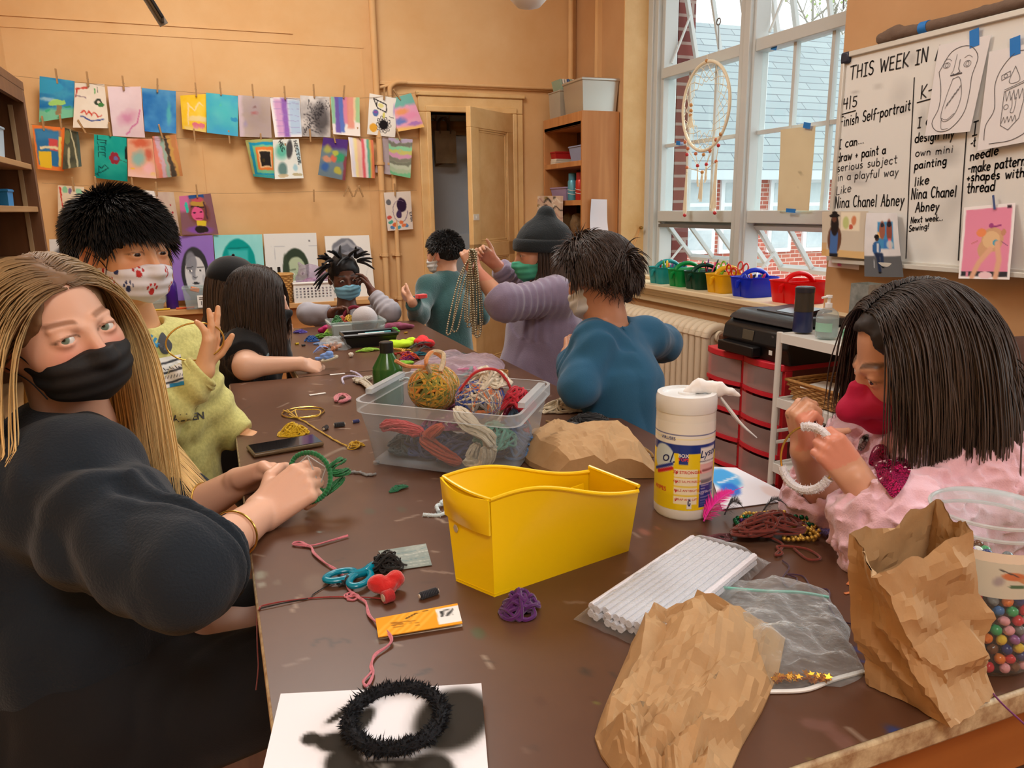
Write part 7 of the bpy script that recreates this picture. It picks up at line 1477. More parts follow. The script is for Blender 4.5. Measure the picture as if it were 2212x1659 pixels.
 pile('thread_tangle','tangle of black thread beside the teal scissors','thread',Z3(835,1232),.03,.022,.03,(16,16,18),.0014,7,4,None,6);pile('thread_tangle','small wad of black thread under the scissor handles','thread',Z3(748,1262),.014,.012,.012,(18,18,20),.0012,5,5,None,4)
 pk=(226,128,142);thread('pink_thread','long doubled pink thread snaking past the scissors',[Z3(752,1158,.003),Z3(715,1168,.003),Z3(672,1178,.003),Z3(650,1170,.003),Z3(632,1176,.003),Z3(670,1182,.003),Z3(680,1195,.003),Z3(705,1218,.003),Z3(724,1232,.003),Z3(748,1250,.004),Z3(756,1275,.003),Z3(772,1290,.003),Z3(790,1303,.003),Z3(800,1330,.003),Z3(820,1352,.006),Z3(843,1378,.005),Z3(838,1395,.003),Z3(812,1415,.003),Z3(800,1440,.003),Z3(806,1458,.003),Z3(795,1480,.003),Z3(784,1472,.003),Z3(800,1455,.003)],.0013,pk,n=160,two=.0022);pile('pink_knot','loose pink knot below the scissor handles','thread',Z3(766,1288),.014,.012,.006,pk,.0013,2,8,None,3)
 o=thread('red_thread','thin red thread running off the table edge',[Z3(824,1293,.003),Z3(780,1290,.0015),Z3(700,1290,.0015),Z3(620,1298,.0015),Z3(568,1308,.0015),Z3(560,1316,.0015),Z3(555,1328,-.02),Z3(556,1400,-.1),Z3(558,1440,-.15),Z3(553,1490,-.21)],.001,(160,44,40));thread('black_thread','thin black thread trailing from the scissors to the table edge',[Z3(722,1256,.003),Z3(695,1272,.0015),Z3(676,1284,.0015),Z3(668,1292,.0015),Z3(620,1301,.0025),Z3(560,1315,.002)],.0008,(20,18,18))
 def bobbin(px,py,c,L,r,ang,label,tip=(206,196,180)):
  q=Z3(px,py,r);d=np.array([math.cos(ang),math.sin(ang),0]);t=thing('thread_bobbin',label,'bobbin',q,'thread bobbins on the table');m=MB();m.tube([q-d*L/2,q+d*L/2],[r*.9,r*.9],12);
  for z in np.linspace(-.4,.4,10):a=np.linspace(0,6.283,14,endpoint=False);Rr=frame_from(d);m.tube(q+d*L*z+np.stack([r*.93*np.cos(a),r*.93*np.sin(a),0*a],1)@Rr.T,L*.05,5,closed=True)
  m.build('thread_wrap',yarn_mat(c),t);m=MB();m.tube([q-d*L*.56,q+d*L*.56],r*.6,12);m.build('spool',mat('spool_card',tip,.6),t)
 bobbin(926,1282,(24,26,40),.026,.0046,.2,'short black thread bobbin by the yellow bin');bobbin(1,1,(200,34,34),.02,.01,0,'x')if 0 else None
 bobbin(838,1288,(206,32,34),.014,.0085,.3,'small red thread bobbin below the felt bow');bobbin(733,917,(26,24,30),.024,.0055,.0,'black thread bobbin left of the clear yarn box'.replace('left of','beside'));bobbin(703,924,(70,64,64),.018,.005,1.0,'tiny grey bobbin near the yellow thread');bobbin(769,910,(50,50,120),.016,.004,.2,'tiny blue bobbin touching the clear yarn box')
 s=SDF();q=Z3(835,1262,.012);s.ell(q+[-.012,0,.004],(.013,.01,.012));s.ell(q+[.012,.002,.004],(.013,.01,.012),k=.006);s.ell(q+[0,-.006,-.002],(.012,.009,.01),k=.008);s.disp=lambda P:.0015*vnoise(P,160,2);lone(sdf_obj('felt_bow',s,.0018,mat('felt_red',(206,34,32),.95,sheen=.6,bump=(300,.6,2)),pad=.005),'fuzzy red felt bow beside the scissors','craft bow')
 P=Pic(40,30,base=(138,152,148),seed=92,wob=.02);P.wash((170,178,172),.6)
 for k in range(7):P.line([(-.1,.1+.13*k),(.5,.16+.12*k),(1.1,.05+.14*k)],.05,((200,206,200),(90,130,140),(220,222,216))[k%3],.7,.5)
 sheet('painted_card',[Z3(817,1190,.002),Z3(920,1174,.002),Z3(933,1220,.002),Z3(850,1232,.002)],P,'grey and teal painted card beside the black thread','card',curl=0)
 P=Pic(70,24,base=(236,160,40),seed=93,wob=.01);
 for k in range(6):P.line([(.1*k-.1,1.1),(.1*k+.3,-.1)],.05,(246,186,80),.6)
 P.rect(.72,1.02,.12,.88,(232,232,230),1,.01).line([(.36,.3),(.5,.12),(.62,.1)],.04,(30,26,24))
 for k in range(13):P.rect(.765+.013*k,.771+.013*k,.22,.55,(30,30,30),1,.006)
 for k in range(9):P.line([(.06,.4+.045*k),(.3+.1*(k%3),.38+.045*k)],.012,(150,96,30),.8)
 t=thing('craft_package','orange cardboard package sleeve with a barcode','package',PZ(905,1340));c=[Z3(811,1336,.012),Z3(988,1303,.012),Z3(999,1346,.006),Z3(817,1376,.006)];o=sheet('sleeve',c,P,None,None,curl=0,thick=.0012);o.parent=t;o.matrix_parent_inverse=Matrix.Translation(t.location).inverted();P=Pic(8,8,base=(200,196,188));o=sheet('sleeve_back',[Z3(812,1338,.002),Z3(989,1306,.002),Z3(999,1352,.001),Z3(818,1380,.001)],P,None,None,curl=0,thick=.0008);o.parent=t;o.matrix_parent_inverse=Matrix.Translation(t.location).inverted()
 pile('purple_yarn','small purple yarn tangle in front of the yellow bin','yarn',Z3(1126,1322),.028,.024,.03,(92,24,110),.0024,8,12,None,6);thread('purple_thread','thin purple thread looping between the bags',[Z3(1690,1210,.002),Z3(1705,1225,.003),Z3(1690,1250,.002),Z3(1705,1268,.003),Z3(1722,1250,.002),Z3(1700,1240,.004),Z3(1735,1245,.002),Z3(1755,1270,.002),Z3(1790,1275,.002),Z3(1792,1310,.002),Z3(1815,1340,.002),Z3(1862,1352,.002)],.001,(70,30,66));thread('purple_thread','taut violet thread at the table corner beside the standing bag',[Z3(2120,1465,.002),Z3(2160,1515,.003),Z3(2230,1580,.002)],.001,(126,40,120))
 def cleaner(label,pts,c,r=.0028,n=50,cat='pipe cleaner'):o=fuzzy('pipe_cleaner',[Z3(px,py,r+dz)for px,py,dz in pts],r,c,n=n,spikes=260,L=.003);lone(o,label,cat)
 cleaner('pale blue pipe cleaner bent beside the yellow bin',[(914,1112,0),(945,1113,0),(965,1106,.002),(970,1100,0)],(206,222,228));cleaner('second pale blue pipe cleaner, kinked, against the yellow bin',[(948,1105,0),(944,1092,.004),(966,1088,0),(952,1086,.006),(968,1078,.004)],(206,222,228));cleaner('lavender pipe cleaner bent into a hook near the green bottle',[(742,828,0),(740,816,.004),(760,812,.002),(782,816,0),(770,806,.006),(758,802,.004)],(196,190,222))
 pile('green_scrap','scrap of green yarn on the bare table','yarn',Z3(862,1058),.022,.008,.008,(20,110,70),.0018,9,14,None,3,ang=.3);thread('grey_yarn','grey yarn tail lying past the green hoop',[Z3(742,1022,.002),Z3(775,1020,.003),Z3(790,1026,.002),Z3(809,1025,.002)],.0022,(150,152,152),cat='yarn',two=.003)
 for px,py,a,lb in((686,851,.1,'white paper strip nearer the yellow hoop'),(729,808,-.1,'white paper strip nearer the girl in black')):m=MB();m.box(Z3(px,py,.0012),(.046,.012,.0008),rz(a+.1));lone(m.build('paper_strip',mat('white_plastic')),lb,'paper strip','white paper strips')
 gm=mat('brass_gold',(206,168,84),.25,.9);q=PZ(655,893);a=np.linspace(0,6.283,48,endpoint=False);t=thing('gold_hoop','gold metal hoop wound with yellow thread lying on the table','hoop',q);m=MB();m.tube(q+np.c_[.052*np.cos(a),.052*np.sin(a),np.full(48,.003)],.0019,8,closed=True);m.build('ring',gm,t);yl=(232,186,40)
 for pp in(((620,885),(641,901),(638,886),(655,885),(690,886),(685,899),(642,902),(625,895)),((612,886),(626,891),(640,884))):thread('yarn_wrap',None,[Z3(*w,.006)for w in pp],.0016,yl,t)
 thread('yellow_thread','yellow thread trailing from the gold hoop to a small tangle',[Z3(642,903,.004),Z3(660,912,.002),Z3(680,925,.002),Z3(705,940,.002),Z3(725,952,.002),Z3(750,964,.003)],.0016,yl,two=.001);pile('yellow_yarn','bright yellow yarn heap next to the phone','yarn',Z3(635,938),.036,.022,.028,(240,196,20),.0018,9,15,None,7);pile('yellow_yarn','little tangle of yellow thread by the clear box','yarn',Z3(768,966),.02,.018,.014,yl,.0015,4,16,None,5)
 t=thing('phone','smartphone in a clear case lying by the yellow yarn','phone',PZ(615,970));c=[PZ(*w)for w in((548,973),(672,952),(687,963),(556,987))];e=nrm(c[1]-c[0]);sd=np.cross([0,0,1],e);ctr=np.mean(c,0)+[0,0,.006];Rp=np.stack([e,sd,[0,0,1]],1);m=MB();m.box(ctr,(.15,.072,.010),Rp);m.build('case',mat('phone_case',(150,128,100),.2,thin=(.5,(210,196,170),.4)),t,bevel=.004);m=MB();m.box(ctr+[0,0,.0052],(.142,.066,.001),Rp);m.build('screen',mat('phone_screen',(20,20,22),.06),t,bevel=.002)
 p=Z3(841,872);t=thing('paint_bottle','squat green paint bottle with black cap behind the clear yarn box','bottle',p);r=.0395;m=MB();m.lathe([(r*.9,0),(r,.006),(r,.095),(r*.97,.1),(r*.46,.135),(r*.42,.14)],p,36);m.build('bottle_body',mat('paint_green',(52,100,44),.15),t);m=MB();m.lathe([(r*.45,.138),(r*.46,.165),(r*.4,.167),(0,.167)],p,24);m.build('cap',mat('plastic_black'),t)
 skein('white_yarn','small off white yarn skein beside the green bottle',[Z3(765,818,.008),Z3(785,824,.01),Z3(798,836,.01),Z3(806,848,.008)],.012,.0022,22,[(220,210,190)],5);skein('white_yarn','white yarn end leading towards the green bottle',[Z3(770,826,.008),Z3(790,818,.008),Z3(806,815,.008)],.01,.0022,14,[(216,206,186)],6);skein('pink_yarn','small coiled pink yarn on the bare table',[Z3(726,866,.006),Z3(728,856,.008),Z3(742,852,.008),Z3(754,860,.006),Z3(742,866,.006),Z3(732,868,.006)],.006,.002,14,[(226,136,146)],7)
 t=thing('feather_bag','clear plastic bag of pink and teal feathers on the table','bag',PZ(980,815));rr=np.random.RandomState(2);fc=[(226,110,150),(90,170,150),(196,120,190),(230,120,90),(214,214,190),(200,60,130)]
 for k in range(14):q=Z3(rr.uniform(985,1070),rr.uniform(796,818),.012+.014*rr.rand());s=SDF();s.ell(q,(.03,.012,.004),rz(rr.rand()*3)@rx(rr.randn()*.3));sdf_obj('feather',s,.005,mat('feathfill%d'%(k%6),fc[k%6],.7),t,pad=.01)
 patch('bag_film',[((900,793),(1040,786)),((885,806),(1088,790)),((905,818),(1080,812)),((950,826),(1060,826))],0,.035,mat('pink_film',(226,206,220),.15,bump=(26,.8,8),thin=(.22,(238,226,234),.6)),t,8,36,26,rid=.02,smooth=True)
 q=PZ(1080,812);m=MB();m.lathe([(.024,0),(.026,0),(.026,.016),(.024,.016),(.024,0)],q,30);lone(m.build('wooden_ring',mat('ring_wood',(190,140,84),.5)),'small wooden ring beside the bag of feathers','ring')
 pile('white_yarn','heap of cream yarn between the box and the child in blue','yarn',Z3(1225,886),.075,.035,.035,(226,212,182),.0028,12,17,None,7);pile('black_yarn','heap of black yarn behind the brown bag','yarn',Z3(1268,912),.055,.024,.022,(16,16,18),.0026,10,18,None,6);thread('gold_ribbon','curled gold ribbon end beside the brown bag',[Z3(1180,910,.004),Z3(1260,930,.004),Z3(1345,945,.01),Z3(1375,958,.02),Z3(1405,978,.01),Z3(1410,988,.003)],.003,(160,120,60),cat='ribbon');pile('white_yarn','small bit of white yarn by the canister','yarn',Z3(1390,984),.02,.012,.008,(226,226,236),.0018,5,19,None,4)
 for k,(a,b,w,c,lb)in enumerate((((1165,948),(1215,938),.02,(226,226,238),'white feather close to the clear box'),((1220,946),(1320,940),.016,(222,222,238),'white feather along the brown bag'),((1215,928),(1262,938),.016,(26,26,30),'black feather between the white feathers'))):feather('feather',lb,Z3(*a,.004),Z3(*b,.008),w,c,k+2)
 feather('feather','hot pink feather leaning on the wipes canister',Z3(1520,1126,.004),Z3(1606,1052,.055),.028,(236,20,160),5,curl=.012);feather('feather','fluffy black feather beside the pink feather',Z3(1565,1112,.006),Z3(1612,1104,.012),.02,(20,18,24),6,fluff=1);feather('feather','thin black feather behind the bead necklaces',Z3(1645,1110,.008),Z3(1706,1098,.016),.012,(20,18,24),7,fluff=1);feather('feather','violet feather at the table edge by the pink sleeve',Z3(1762,1145,.004),Z3(1838,1170,.01),.016,(60,30,110),8,curl=.004)
 P=Pic(40,30,base=(214,214,222),seed=95);P.blob(.3,.3,.4,.3,(60,150,214),.95,.3).blob(.25,.6,.2,.2,(40,100,200),.9,.3).line([(.1,.4),(.6,.3)],.05,(226,230,236),.8).blob(.85,.75,.15,.2,(200,150,130),.7,.4).rect(.6,1.1,.3,1.1,(206,206,214),.6,.2);sheet('painted_sheet',[Z3(1530,1008,.002),Z3(1590,1010,.002),Z3(1725,1078,.002),Z3(1560,1100,.002)],P,'sheet with blue brush strokes under the pink feather','painting',curl=0)
 G='bead necklaces heaped on the table'
 def heap(label,c,r,x0,x1,y0,y1,n,seed,cat='necklace',metal=.5,z=.012):
  rr=np.random.RandomState(seed);q=[Z3(rr.uniform(x0,x1),rr.uniform(y0,y1),r+z*rr.rand())for _ in range(n)];return beads('bead_necklace',label,q,r,c,2.0,metal=metal,cat=cat,group=G,n=600)
 heap('emerald bead necklace looping out of the heap',(10,96,60),.0042,1578,1660,1115,1160,9,3);heap('gold bead necklace at the end of the heap',(196,160,74),.0034,1690,1772,1124,1165,14,4);heap('purple bead necklace in the middle of the heap',(70,30,96),.004,1590,1650,1122,1150,7,5);heap('second green bead necklace behind the gold one',(16,90,56),.0042,1660,1755,1108,1140,7,6);heap('gold bead necklace across the back of the heap',(196,160,74),.0034,1600,1700,1105,1130,6,9)
 pile('rust_cord','rust red beaded cord tangled over the necklaces','cord',Z3(1662,1146,.01),.065,.035,.03,(120,40,28),.0021,7,21,None,7);thread('rust_cord','loose rust red loop at the front of the necklaces',[Z3(1640,1150,.01),Z3(1690,1175,.004),Z3(1675,1198,.004),Z3(1690,1195,.004),Z3(1680,1180,.006),Z3(1740,1185,.004),Z3(1772,1205,.003),Z3(1745,1208,.003),Z3(1715,1185,.004)],.0019,(130,46,30),cat='cord');pile('pink_net','loose maroon net thread beside the pipe cleaner pack','thread',Z3(1560,1168),.045,.022,.006,(112,56,66),.0008,6,22,None,6)
 for k,(px,py,lb)in enumerate(((1835,1258,'orange paper sliver higher up beside the standing bag'),(1835,1280,'orange paper sliver lower down beside the standing bag'))):m=MB();m.box(Z3(px,py,.001),(.016,.004,.0006),rz(.5-.5*k));lone(m.build('paper_sliver',mat('paper_orange',(206,120,70),.7)),lb,'paper scrap')
def far_table_things():
 Z3=lambda px,py,dz=.0:PZ(px,py,TZ+dz)
 p=Z3(772,728);p=p+[0,.02,0];t=open_bin(p,.22,.13,.065,'clear_tray','clear plastic tray holding a foam ball and thread',mat('clear_plastic'),.9,cat='tray')
 m=MB();m.ball(p+[.035,-.012,.07],.052,24,16);lone(m.build('foam_ball',mat('foam_grey',(186,180,182),.9,bump=(200,.5,2))),'grey white foam ball sitting in the clear tray','ball');m=MB();m.box(p+[-.06,-.03,.03],(.075,.03,.05),rz(.05));lone(m.build('thread_box',mat('thread_box_white',(206,200,196),.6),bevel=.002),'white carton with a barcode in the clear tray','box')
 for k,(dx,dy,c,lb)in enumerate(((-.07,.02,(60,130,70),'green'),(-.045,.03,(200,70,40),'rust'),(-.02,.03,(230,190,60),'yellow'))):pile('floss_tangle',lb+' floss tangle piled in the clear tray','thread',p+[dx,dy,.055],.028,.024,.03,c,.002,6,30+k,None,5)
 p=Z3(798,745)+[0,.0,0];t=open_bin(p,.2,.1,.045,'black_tray','shallow black tray of white markers',mat('tray_black',(20,20,22),.3),.86,cat='tray',rim=.014)
 for k,(dy,c,lb)in enumerate(((-.015,(216,214,210),'white marker lying nearest in the black tray'.replace('nearest','in front')),(.005,(206,206,204),'white marker behind the first in the black tray'),(.022,(70,160,170),'teal marker in the black tray'))):q=p+[-.02+.03*k,dy,.04];m=MB();m.tube([q-[.05,0,0],q+[.03,.002,0],q+[.032,.002,0],q+[.05,.003,0]],[.006,.006,.0066,.0066],8);lone(m.build('marker_pen',mat('traymarker%d'%k,c,.35)),lb,'marker','markers in the black tray')
 t=thing('wood_slice_bag','clear bag of small wooden discs in front of the clear tray','bag',Z3(725,748));rr=np.random.RandomState(3)
 for k in range(12):q=Z3(700+50*rr.rand(),742+12*rr.rand(),.006+.012*rr.rand());m=MB();m.lathe([(.009,-.004),(.009,.004)],q,12,frame_from(nrm(rr.randn(3))));m.build('wooden_disc',mat('disc_wood',(190,130,96),.6),t)
 patch('bag_film',[((690,740),(755,738)),((692,750),(765,748)),((700,757),(748,757))],0,.02,FILM,t,3,20,16,rid=.012,smooth=True)
 Y=lambda nm,lb,px,py,a,b,h,c,sd,r=.0022,n=7,cat='yarn',lp=5:pile(nm,lb,cat,Z3(px,py),a,b,h,c,r,n,sd,None,lp)
 Y('blue_yarn','bright blue yarn bundle on the far table',674,737,.03,.02,.022,(20,90,170),41);Y('green_yarn','leafy green yarn strung towards the clear tray',700,730,.05,.022,.02,(110,170,50),42);Y('lime_yarn','lime yarn by the clear tray',716,720,.03,.018,.02,(170,200,50),43);Y('lime_yarn','flat ring of lime yarn in the middle of the far table',795,759,.045,.016,.012,(150,200,50),44);Y('teal_yarn','teal yarn strand near the orange yarn',905,768,.05,.014,.012,(10,110,130),45,.002,4);Y('orange_yarn','orange and purple yarn ball',884,778,.035,.02,.03,[(230,70,20),(140,20,110)],46);Y('green_yarn','small bright green yarn knot beside the white disc',852,717,.025,.015,.018,(90,190,60),47);Y('red_yarn','small red yarn heap beside the black feathers',876,747,.025,.016,.018,(206,40,36),48);Y('purple_yarn','purple yarn ring near the girl in black',648,719,.03,.02,.012,(80,60,160),49);Y('green_hoop_yarn','dark green yarn wound in a long loop',972,772,.075,.018,.014,(0,76,62),50,.003,9);Y('blue_yarn','pale blue yarn under the wooden discs',690,744,.03,.012,.006,(120,150,200),51,.002,4);Y('green_felt','flat lime felt strip behind the green bottle',868,788,.05,.012,.008,(150,220,50),52,.004,6)
 s=SDF()
 for k,(px,py)in enumerate(((850,742),(870,740),(888,736),(858,746),(880,743))):s.ell(Z3(px,py,.014),(.03,.02,.014),rz(k),k=.01)
 s.disp=lambda P:.004*fbm(P,50,2);lone(sdf_obj('felt_heap',s,.004,mat('felt_lime',(190,230,40),.9),pad=.01),'crumpled neon lime felt on the far table','felt');s=SDF()
 for k,(px,py)in enumerate(((905,739),(918,738),(928,741),(912,732))):s.ell(Z3(px,py,.016),(.02,.018,.016),k=.004)
 s.disp=lambda P:.003*fbm(P,60,5);lone(sdf_obj('pompom_cluster',s,.0035,mat('felt_coral',(226,56,60),.9),pad=.01),'coral red felt puffs beside the lime felt','felt');s=SDF();s.chain([Z3(834,707,.012),Z3(860,705,.014),Z3(892,705,.01)],[.014,.018,.01],.01);s.disp=lambda P:.005*fbm(P,40,7);lone(sdf_obj('maroon_cloth',s,.004,mat('cloth_maroon',(140,70,96),.9),pad=.01),'pink and maroon cloth at the end of the far table','cloth');s=SDF();s.chain([Z3(690,714,.01),Z3(706,711,.014),Z3(716,709,.012)],[.008,.016,.012],.01);s.disp=lambda P:.004*fbm(P,60,8);lone(sdf_obj('magenta_pouch',s,.004,mat('pouch_magenta',(170,10,90),.6),pad=.01),'small magenta pouch beside the clear tray','pouch')
 feather('feather','black feather lying long by the coral puffs',Z3(878,758,.004),Z3(948,747,.006),.02,(18,22,26),11,fluff=1);feather('feather','short black feather below the long one',Z3(900,766,.004),Z3(935,758,.006),.018,(18,24,28),12,fluff=1);feather('feather','pale blue feather near the hand of the girl in black',Z3(676,763,.004),Z3(718,758,.006),.02,(110,150,220),13)
 rr=np.random.RandomState(6)
 for k,(x0,x1,y0,y1,c,lb)in enumerate(((845,890,752,764,(206,160,70),'gold bead string on the far table'),(838,880,758,766,(150,40,24),'dark red bead string beside the gold one'))):beads('bead_necklace',lb,[Z3(rr.uniform(x0,x1),rr.uniform(y0,y1),.004+.008*rr.rand())for _ in range(8)],.0042,c,cat='necklace',n=300)
 m=MB();m.lathe([(.03,0),(.034,.004),(.033,.008),(0,.009)],Z3(838,707),24);lone(m.build('white_disc',mat('white_plastic')),'small white plastic disc beside the clear tray','disc');m=MB();m.lathe([(.007,0),(.009,.008),(.004,.016),(0,.017)],Z3(754,768,.007),14,ry(1.2));lone(m.build('glue_cap',mat('cap_cream',(222,212,196),.4)),'cream nozzle cap lying alone on the far table','cap')
 for k,(px,py,c)in enumerate(((876,719,(190,150,60)),(641,743,(206,180,50)),(655,746,(70,70,70)))):m=MB();m.tube([Z3(px-3,py,.004),Z3(px+4,py-1,.004)],.004,8);lone(m.build('small_bead',mat('smallbead%d'%k,c,.3,.4)),['gold tube bead near the coral puffs','yellow tube bead near the blue yarn','dark tube bead near the blue yarn'][k],'bead')
tables();near_table_things();far_table_things()
# ---------------------------------------------------------------- people: one blended body each, with hair, mask and clothes on it
class Head:
 def __init__(s,px,py,d,H,yaw=0,pitch=0,roll=0,kid=1.0,mid=True,slit=.021):
  """px, py, d: where the point between the eyes (mid) or the middle of the head is; yaw to the picture's right, from facing the camera"""
  e=K(px,py,d);v=CAM-e;v[2]=0;v=nrm(v);r=np.cross(v,[0,0,-1.0]);y,p,w=[math.radians(q)for q in(yaw,pitch,roll)]
  F=math.cos(p)*(math.cos(y)*v+math.sin(y)*r)+math.sin(p)*np.array([0,0,1.0]);U=nrm(np.array([0,0,1.0])-F*F[2]);X=np.cross(F,U)
  X,U=X*math.cos(w)+U*math.sin(w),U*math.cos(w)-X*math.sin(w)
  s.R=np.stack([X,F,U],1);s.H=H;s.C=e-F*.34*H if mid else e;s.kid=kid
  s.sdf=h=SDF();k=kid
  E=lambda c,r,kk=0,op='u',R=None:h.ell(s.L(*c),np.array(r)*H,s.R if R is None else s.R@R,kk*H,op)
  E((0,-.07,.12),(.33,.415,.375));E((0,.1,-.12),(.275*k,.295,.30),.12);E((0,.2,-.34),(.15*k,.17,.13),.14)
  for x in(-1,1):
   E((x*.16,.22,-.12),(.13,.13,.13),.1);E((x*.14,.45,.0),(.085,.085,.05),.07,'d');h.cone(s.L(x*.07,.37,.075),s.L(x*.2,.31,.08),.028*H,.02*H,.05*H)
   E((x*.145,.315,-.0),(.078,.078,.07),.02);
   E((x*.335,-.06,-.06),(.035,.085,.13),.03,'u',rx(-.25)@rz(x*.35));E((x*.37,-.045,-.04),(.03,.05,.085),.02,'d')
  h.cone(s.L(0,.375,.03),s.L(0,.46,-.14),.028*H,.045*H,.06*H)
  for x in(-1,1):h.cone(s.L(x*.04,.42,-.16),s.L(x*.05,.40,-.16),.03*H,.03*H,.03*H);E((x*.14,.405,.002),(.062,.07,slit),.008,'d')
 def L(s,x,y,z):return s.C+s.R@(np.array([x,y,z])*s.H)
 def q(s,P):return(P-s.C)@s.R/s.H
 def skin_col(s,skin,blush,brow,lash=.5,brow_w=.024,browz=.115):
  sk,bl,br=[np.array(lin(c))for c in(skin,blush,brow)]
  def f(P):
   q=s.q(P);c=np.tile(sk,(len(P),1));ax=np.abs(q[:,0]);on=(q[:,1]>.1)[:,None]
   def mix(w,col):nonlocal c;w=np.clip(w,0,1)[:,None];c=c*(1-w)+col*w
   mix(.55*np.exp(-((ax-.16)**2+(q[:,2]+.13)**2)/.012)*(q[:,1]>.1),bl);mix(.6*np.exp(-(ax**2+(q[:,2]+.14)**2)/.004)*(q[:,1]>.3),bl);mix(.6*(ax>.31)*(np.abs(q[:,2]+.05)<.16),bl)
   mix(.9*np.clip((brow_w-np.abs(q[:,2]-(browz-1.3*(ax-.15)**2)))/.012,0,1)*np.clip((ax-.05)/.02,0,1)*np.clip((.245-ax)/.04,0,1)*(q[:,1]>.15),br)
   e=np.hypot((ax-.14)/.075,(q[:,2]-.0)/.030);mix(lash*np.clip(1-np.abs(e-1.0)/.22,0,1)*(q[:,2]>-.004)*(q[:,1]>.2)*(ax>.06),br*.3)
   return c
  return f
def eyes(h,par,iris,gaze=None,r=.066):
 g=nrm(h.R[:,1]if gaze is None else gaze);R=frame_from(g)
 for x in(-1,1):
  m=MB();a=np.linspace(0,math.pi,26);prof=np.stack([np.sin(a),-np.cos(a)],1)*r*h.H;ang=math.pi-a;col=np.array([lin((232,228,222))if t>.56 else(lin(iris)if t>.24 else lin((12,10,10)))for t in ang]);prof[0,0]=prof[-1,0]=0
  m.lathe(prof,h.L(x*.14,.315,.0),22,R,col);m.build('eye',mat('eyeball',(255,255,255),.12,attr='Col'),par)
def hand(s,w,d,pn,L,curl=.3,ts=1,tc=.2,fc=None,spread=.06,tdir=None):
 """fingers and palm added to the body: w wrist, d towards the knuckles, pn the way the palm faces, ts side of the thumb"""
 w=np.asarray(w,float);d=nrm(d);pn=nrm(pn-d*(np.dot(pn,d)));la=np.cross(pn,d)*ts;fc=fc or[curl]*4
 kn=[w+d*f*L+la*o*L for o,f in((.155,.47),(.053,.50),(-.05,.475),(-.148,.43))]
 for i,k in enumerate(kn):s.cone(w+la*(.09-.06*i)*L,k,.105*L,.068*L,.05*L)
 for i,k in enumerate(kn):
  ln=(.40,.45,.42,.33)[i]*L;dd=nrm(d+la*(1.5-i)*spread);nn=nrm(pn-dd*(pn@dd));p=k;ang=0;r=[.058*L,.053*L,.047*L,.038*L]
  for j,(f,da)in enumerate(((.45,1.25),(.31,1.6),(.24,1.0))):
   ang+=fc[i]*da;q=p+(dd*math.cos(ang)+nn*math.sin(ang))*ln*f;s.cone(p,q,r[j],r[j+1],.012*L if j else .03*L);p=q
 b=w+d*.12*L+la*.10*L+pn*.03*L;t0=nrm(d*.62+la*.72+pn*.25)if tdir is None else nrm(tdir);p1=b+t0*.25*L;t1=nrm(t0+d*.5*(1-tc)+pn*tc*.9-la*tc*.7);p2=p1+t1*.17*L;p3=p2+nrm(t1+pn*tc*.5-la*tc*.4)*.13*L
 s.cone(b,p1,.10*L,.066*L,.05*L);s.cone(p1,p2,.064*L,.056*L,.01*L);s.cone(p2,p3,.056*L,.042*L,.01*L)
def tubes(P,r,col,sides=3):
 N,S=P.shape[:2];T=np.gradient(P,axis=1);T/=np.linalg.norm(T,axis=2,keepdims=True)+1e-9;U=np.cross(T,np.array([.31,.52,.8]));U/=np.linalg.norm(U,axis=2,keepdims=True)+1e-9;V=np.cross(T,U);a=np.arange(sides)*2*math.pi/sides
 Q=P[:,:,None]+np.asarray(r)[...,None,None]*(np.cos(a)[None,None,:,None]*U[:,:,None]+np.sin(a)[None,None,:,None]*V[:,:,None])if np.ndim(r)==1 else P[:,:,None]+r[:,:,None,None]*(np.cos(a)[None,None,:,None]*U[:,:,None]+np.sin(a)[None,None,:,None]*V[:,:,None])
 b=(np.arange(N)[:,None,None]*S+np.arange(S-1)[None,:,None])*sides;k=np.arange(sides)[None,None];l=(k+1)%sides
 F=np.stack([b+k,b+l,b+sides+l,b+sides+k],-1).reshape(-1,4);return Q.reshape(-1,3),F,np.repeat(col.reshape(-1,3),sides,0)
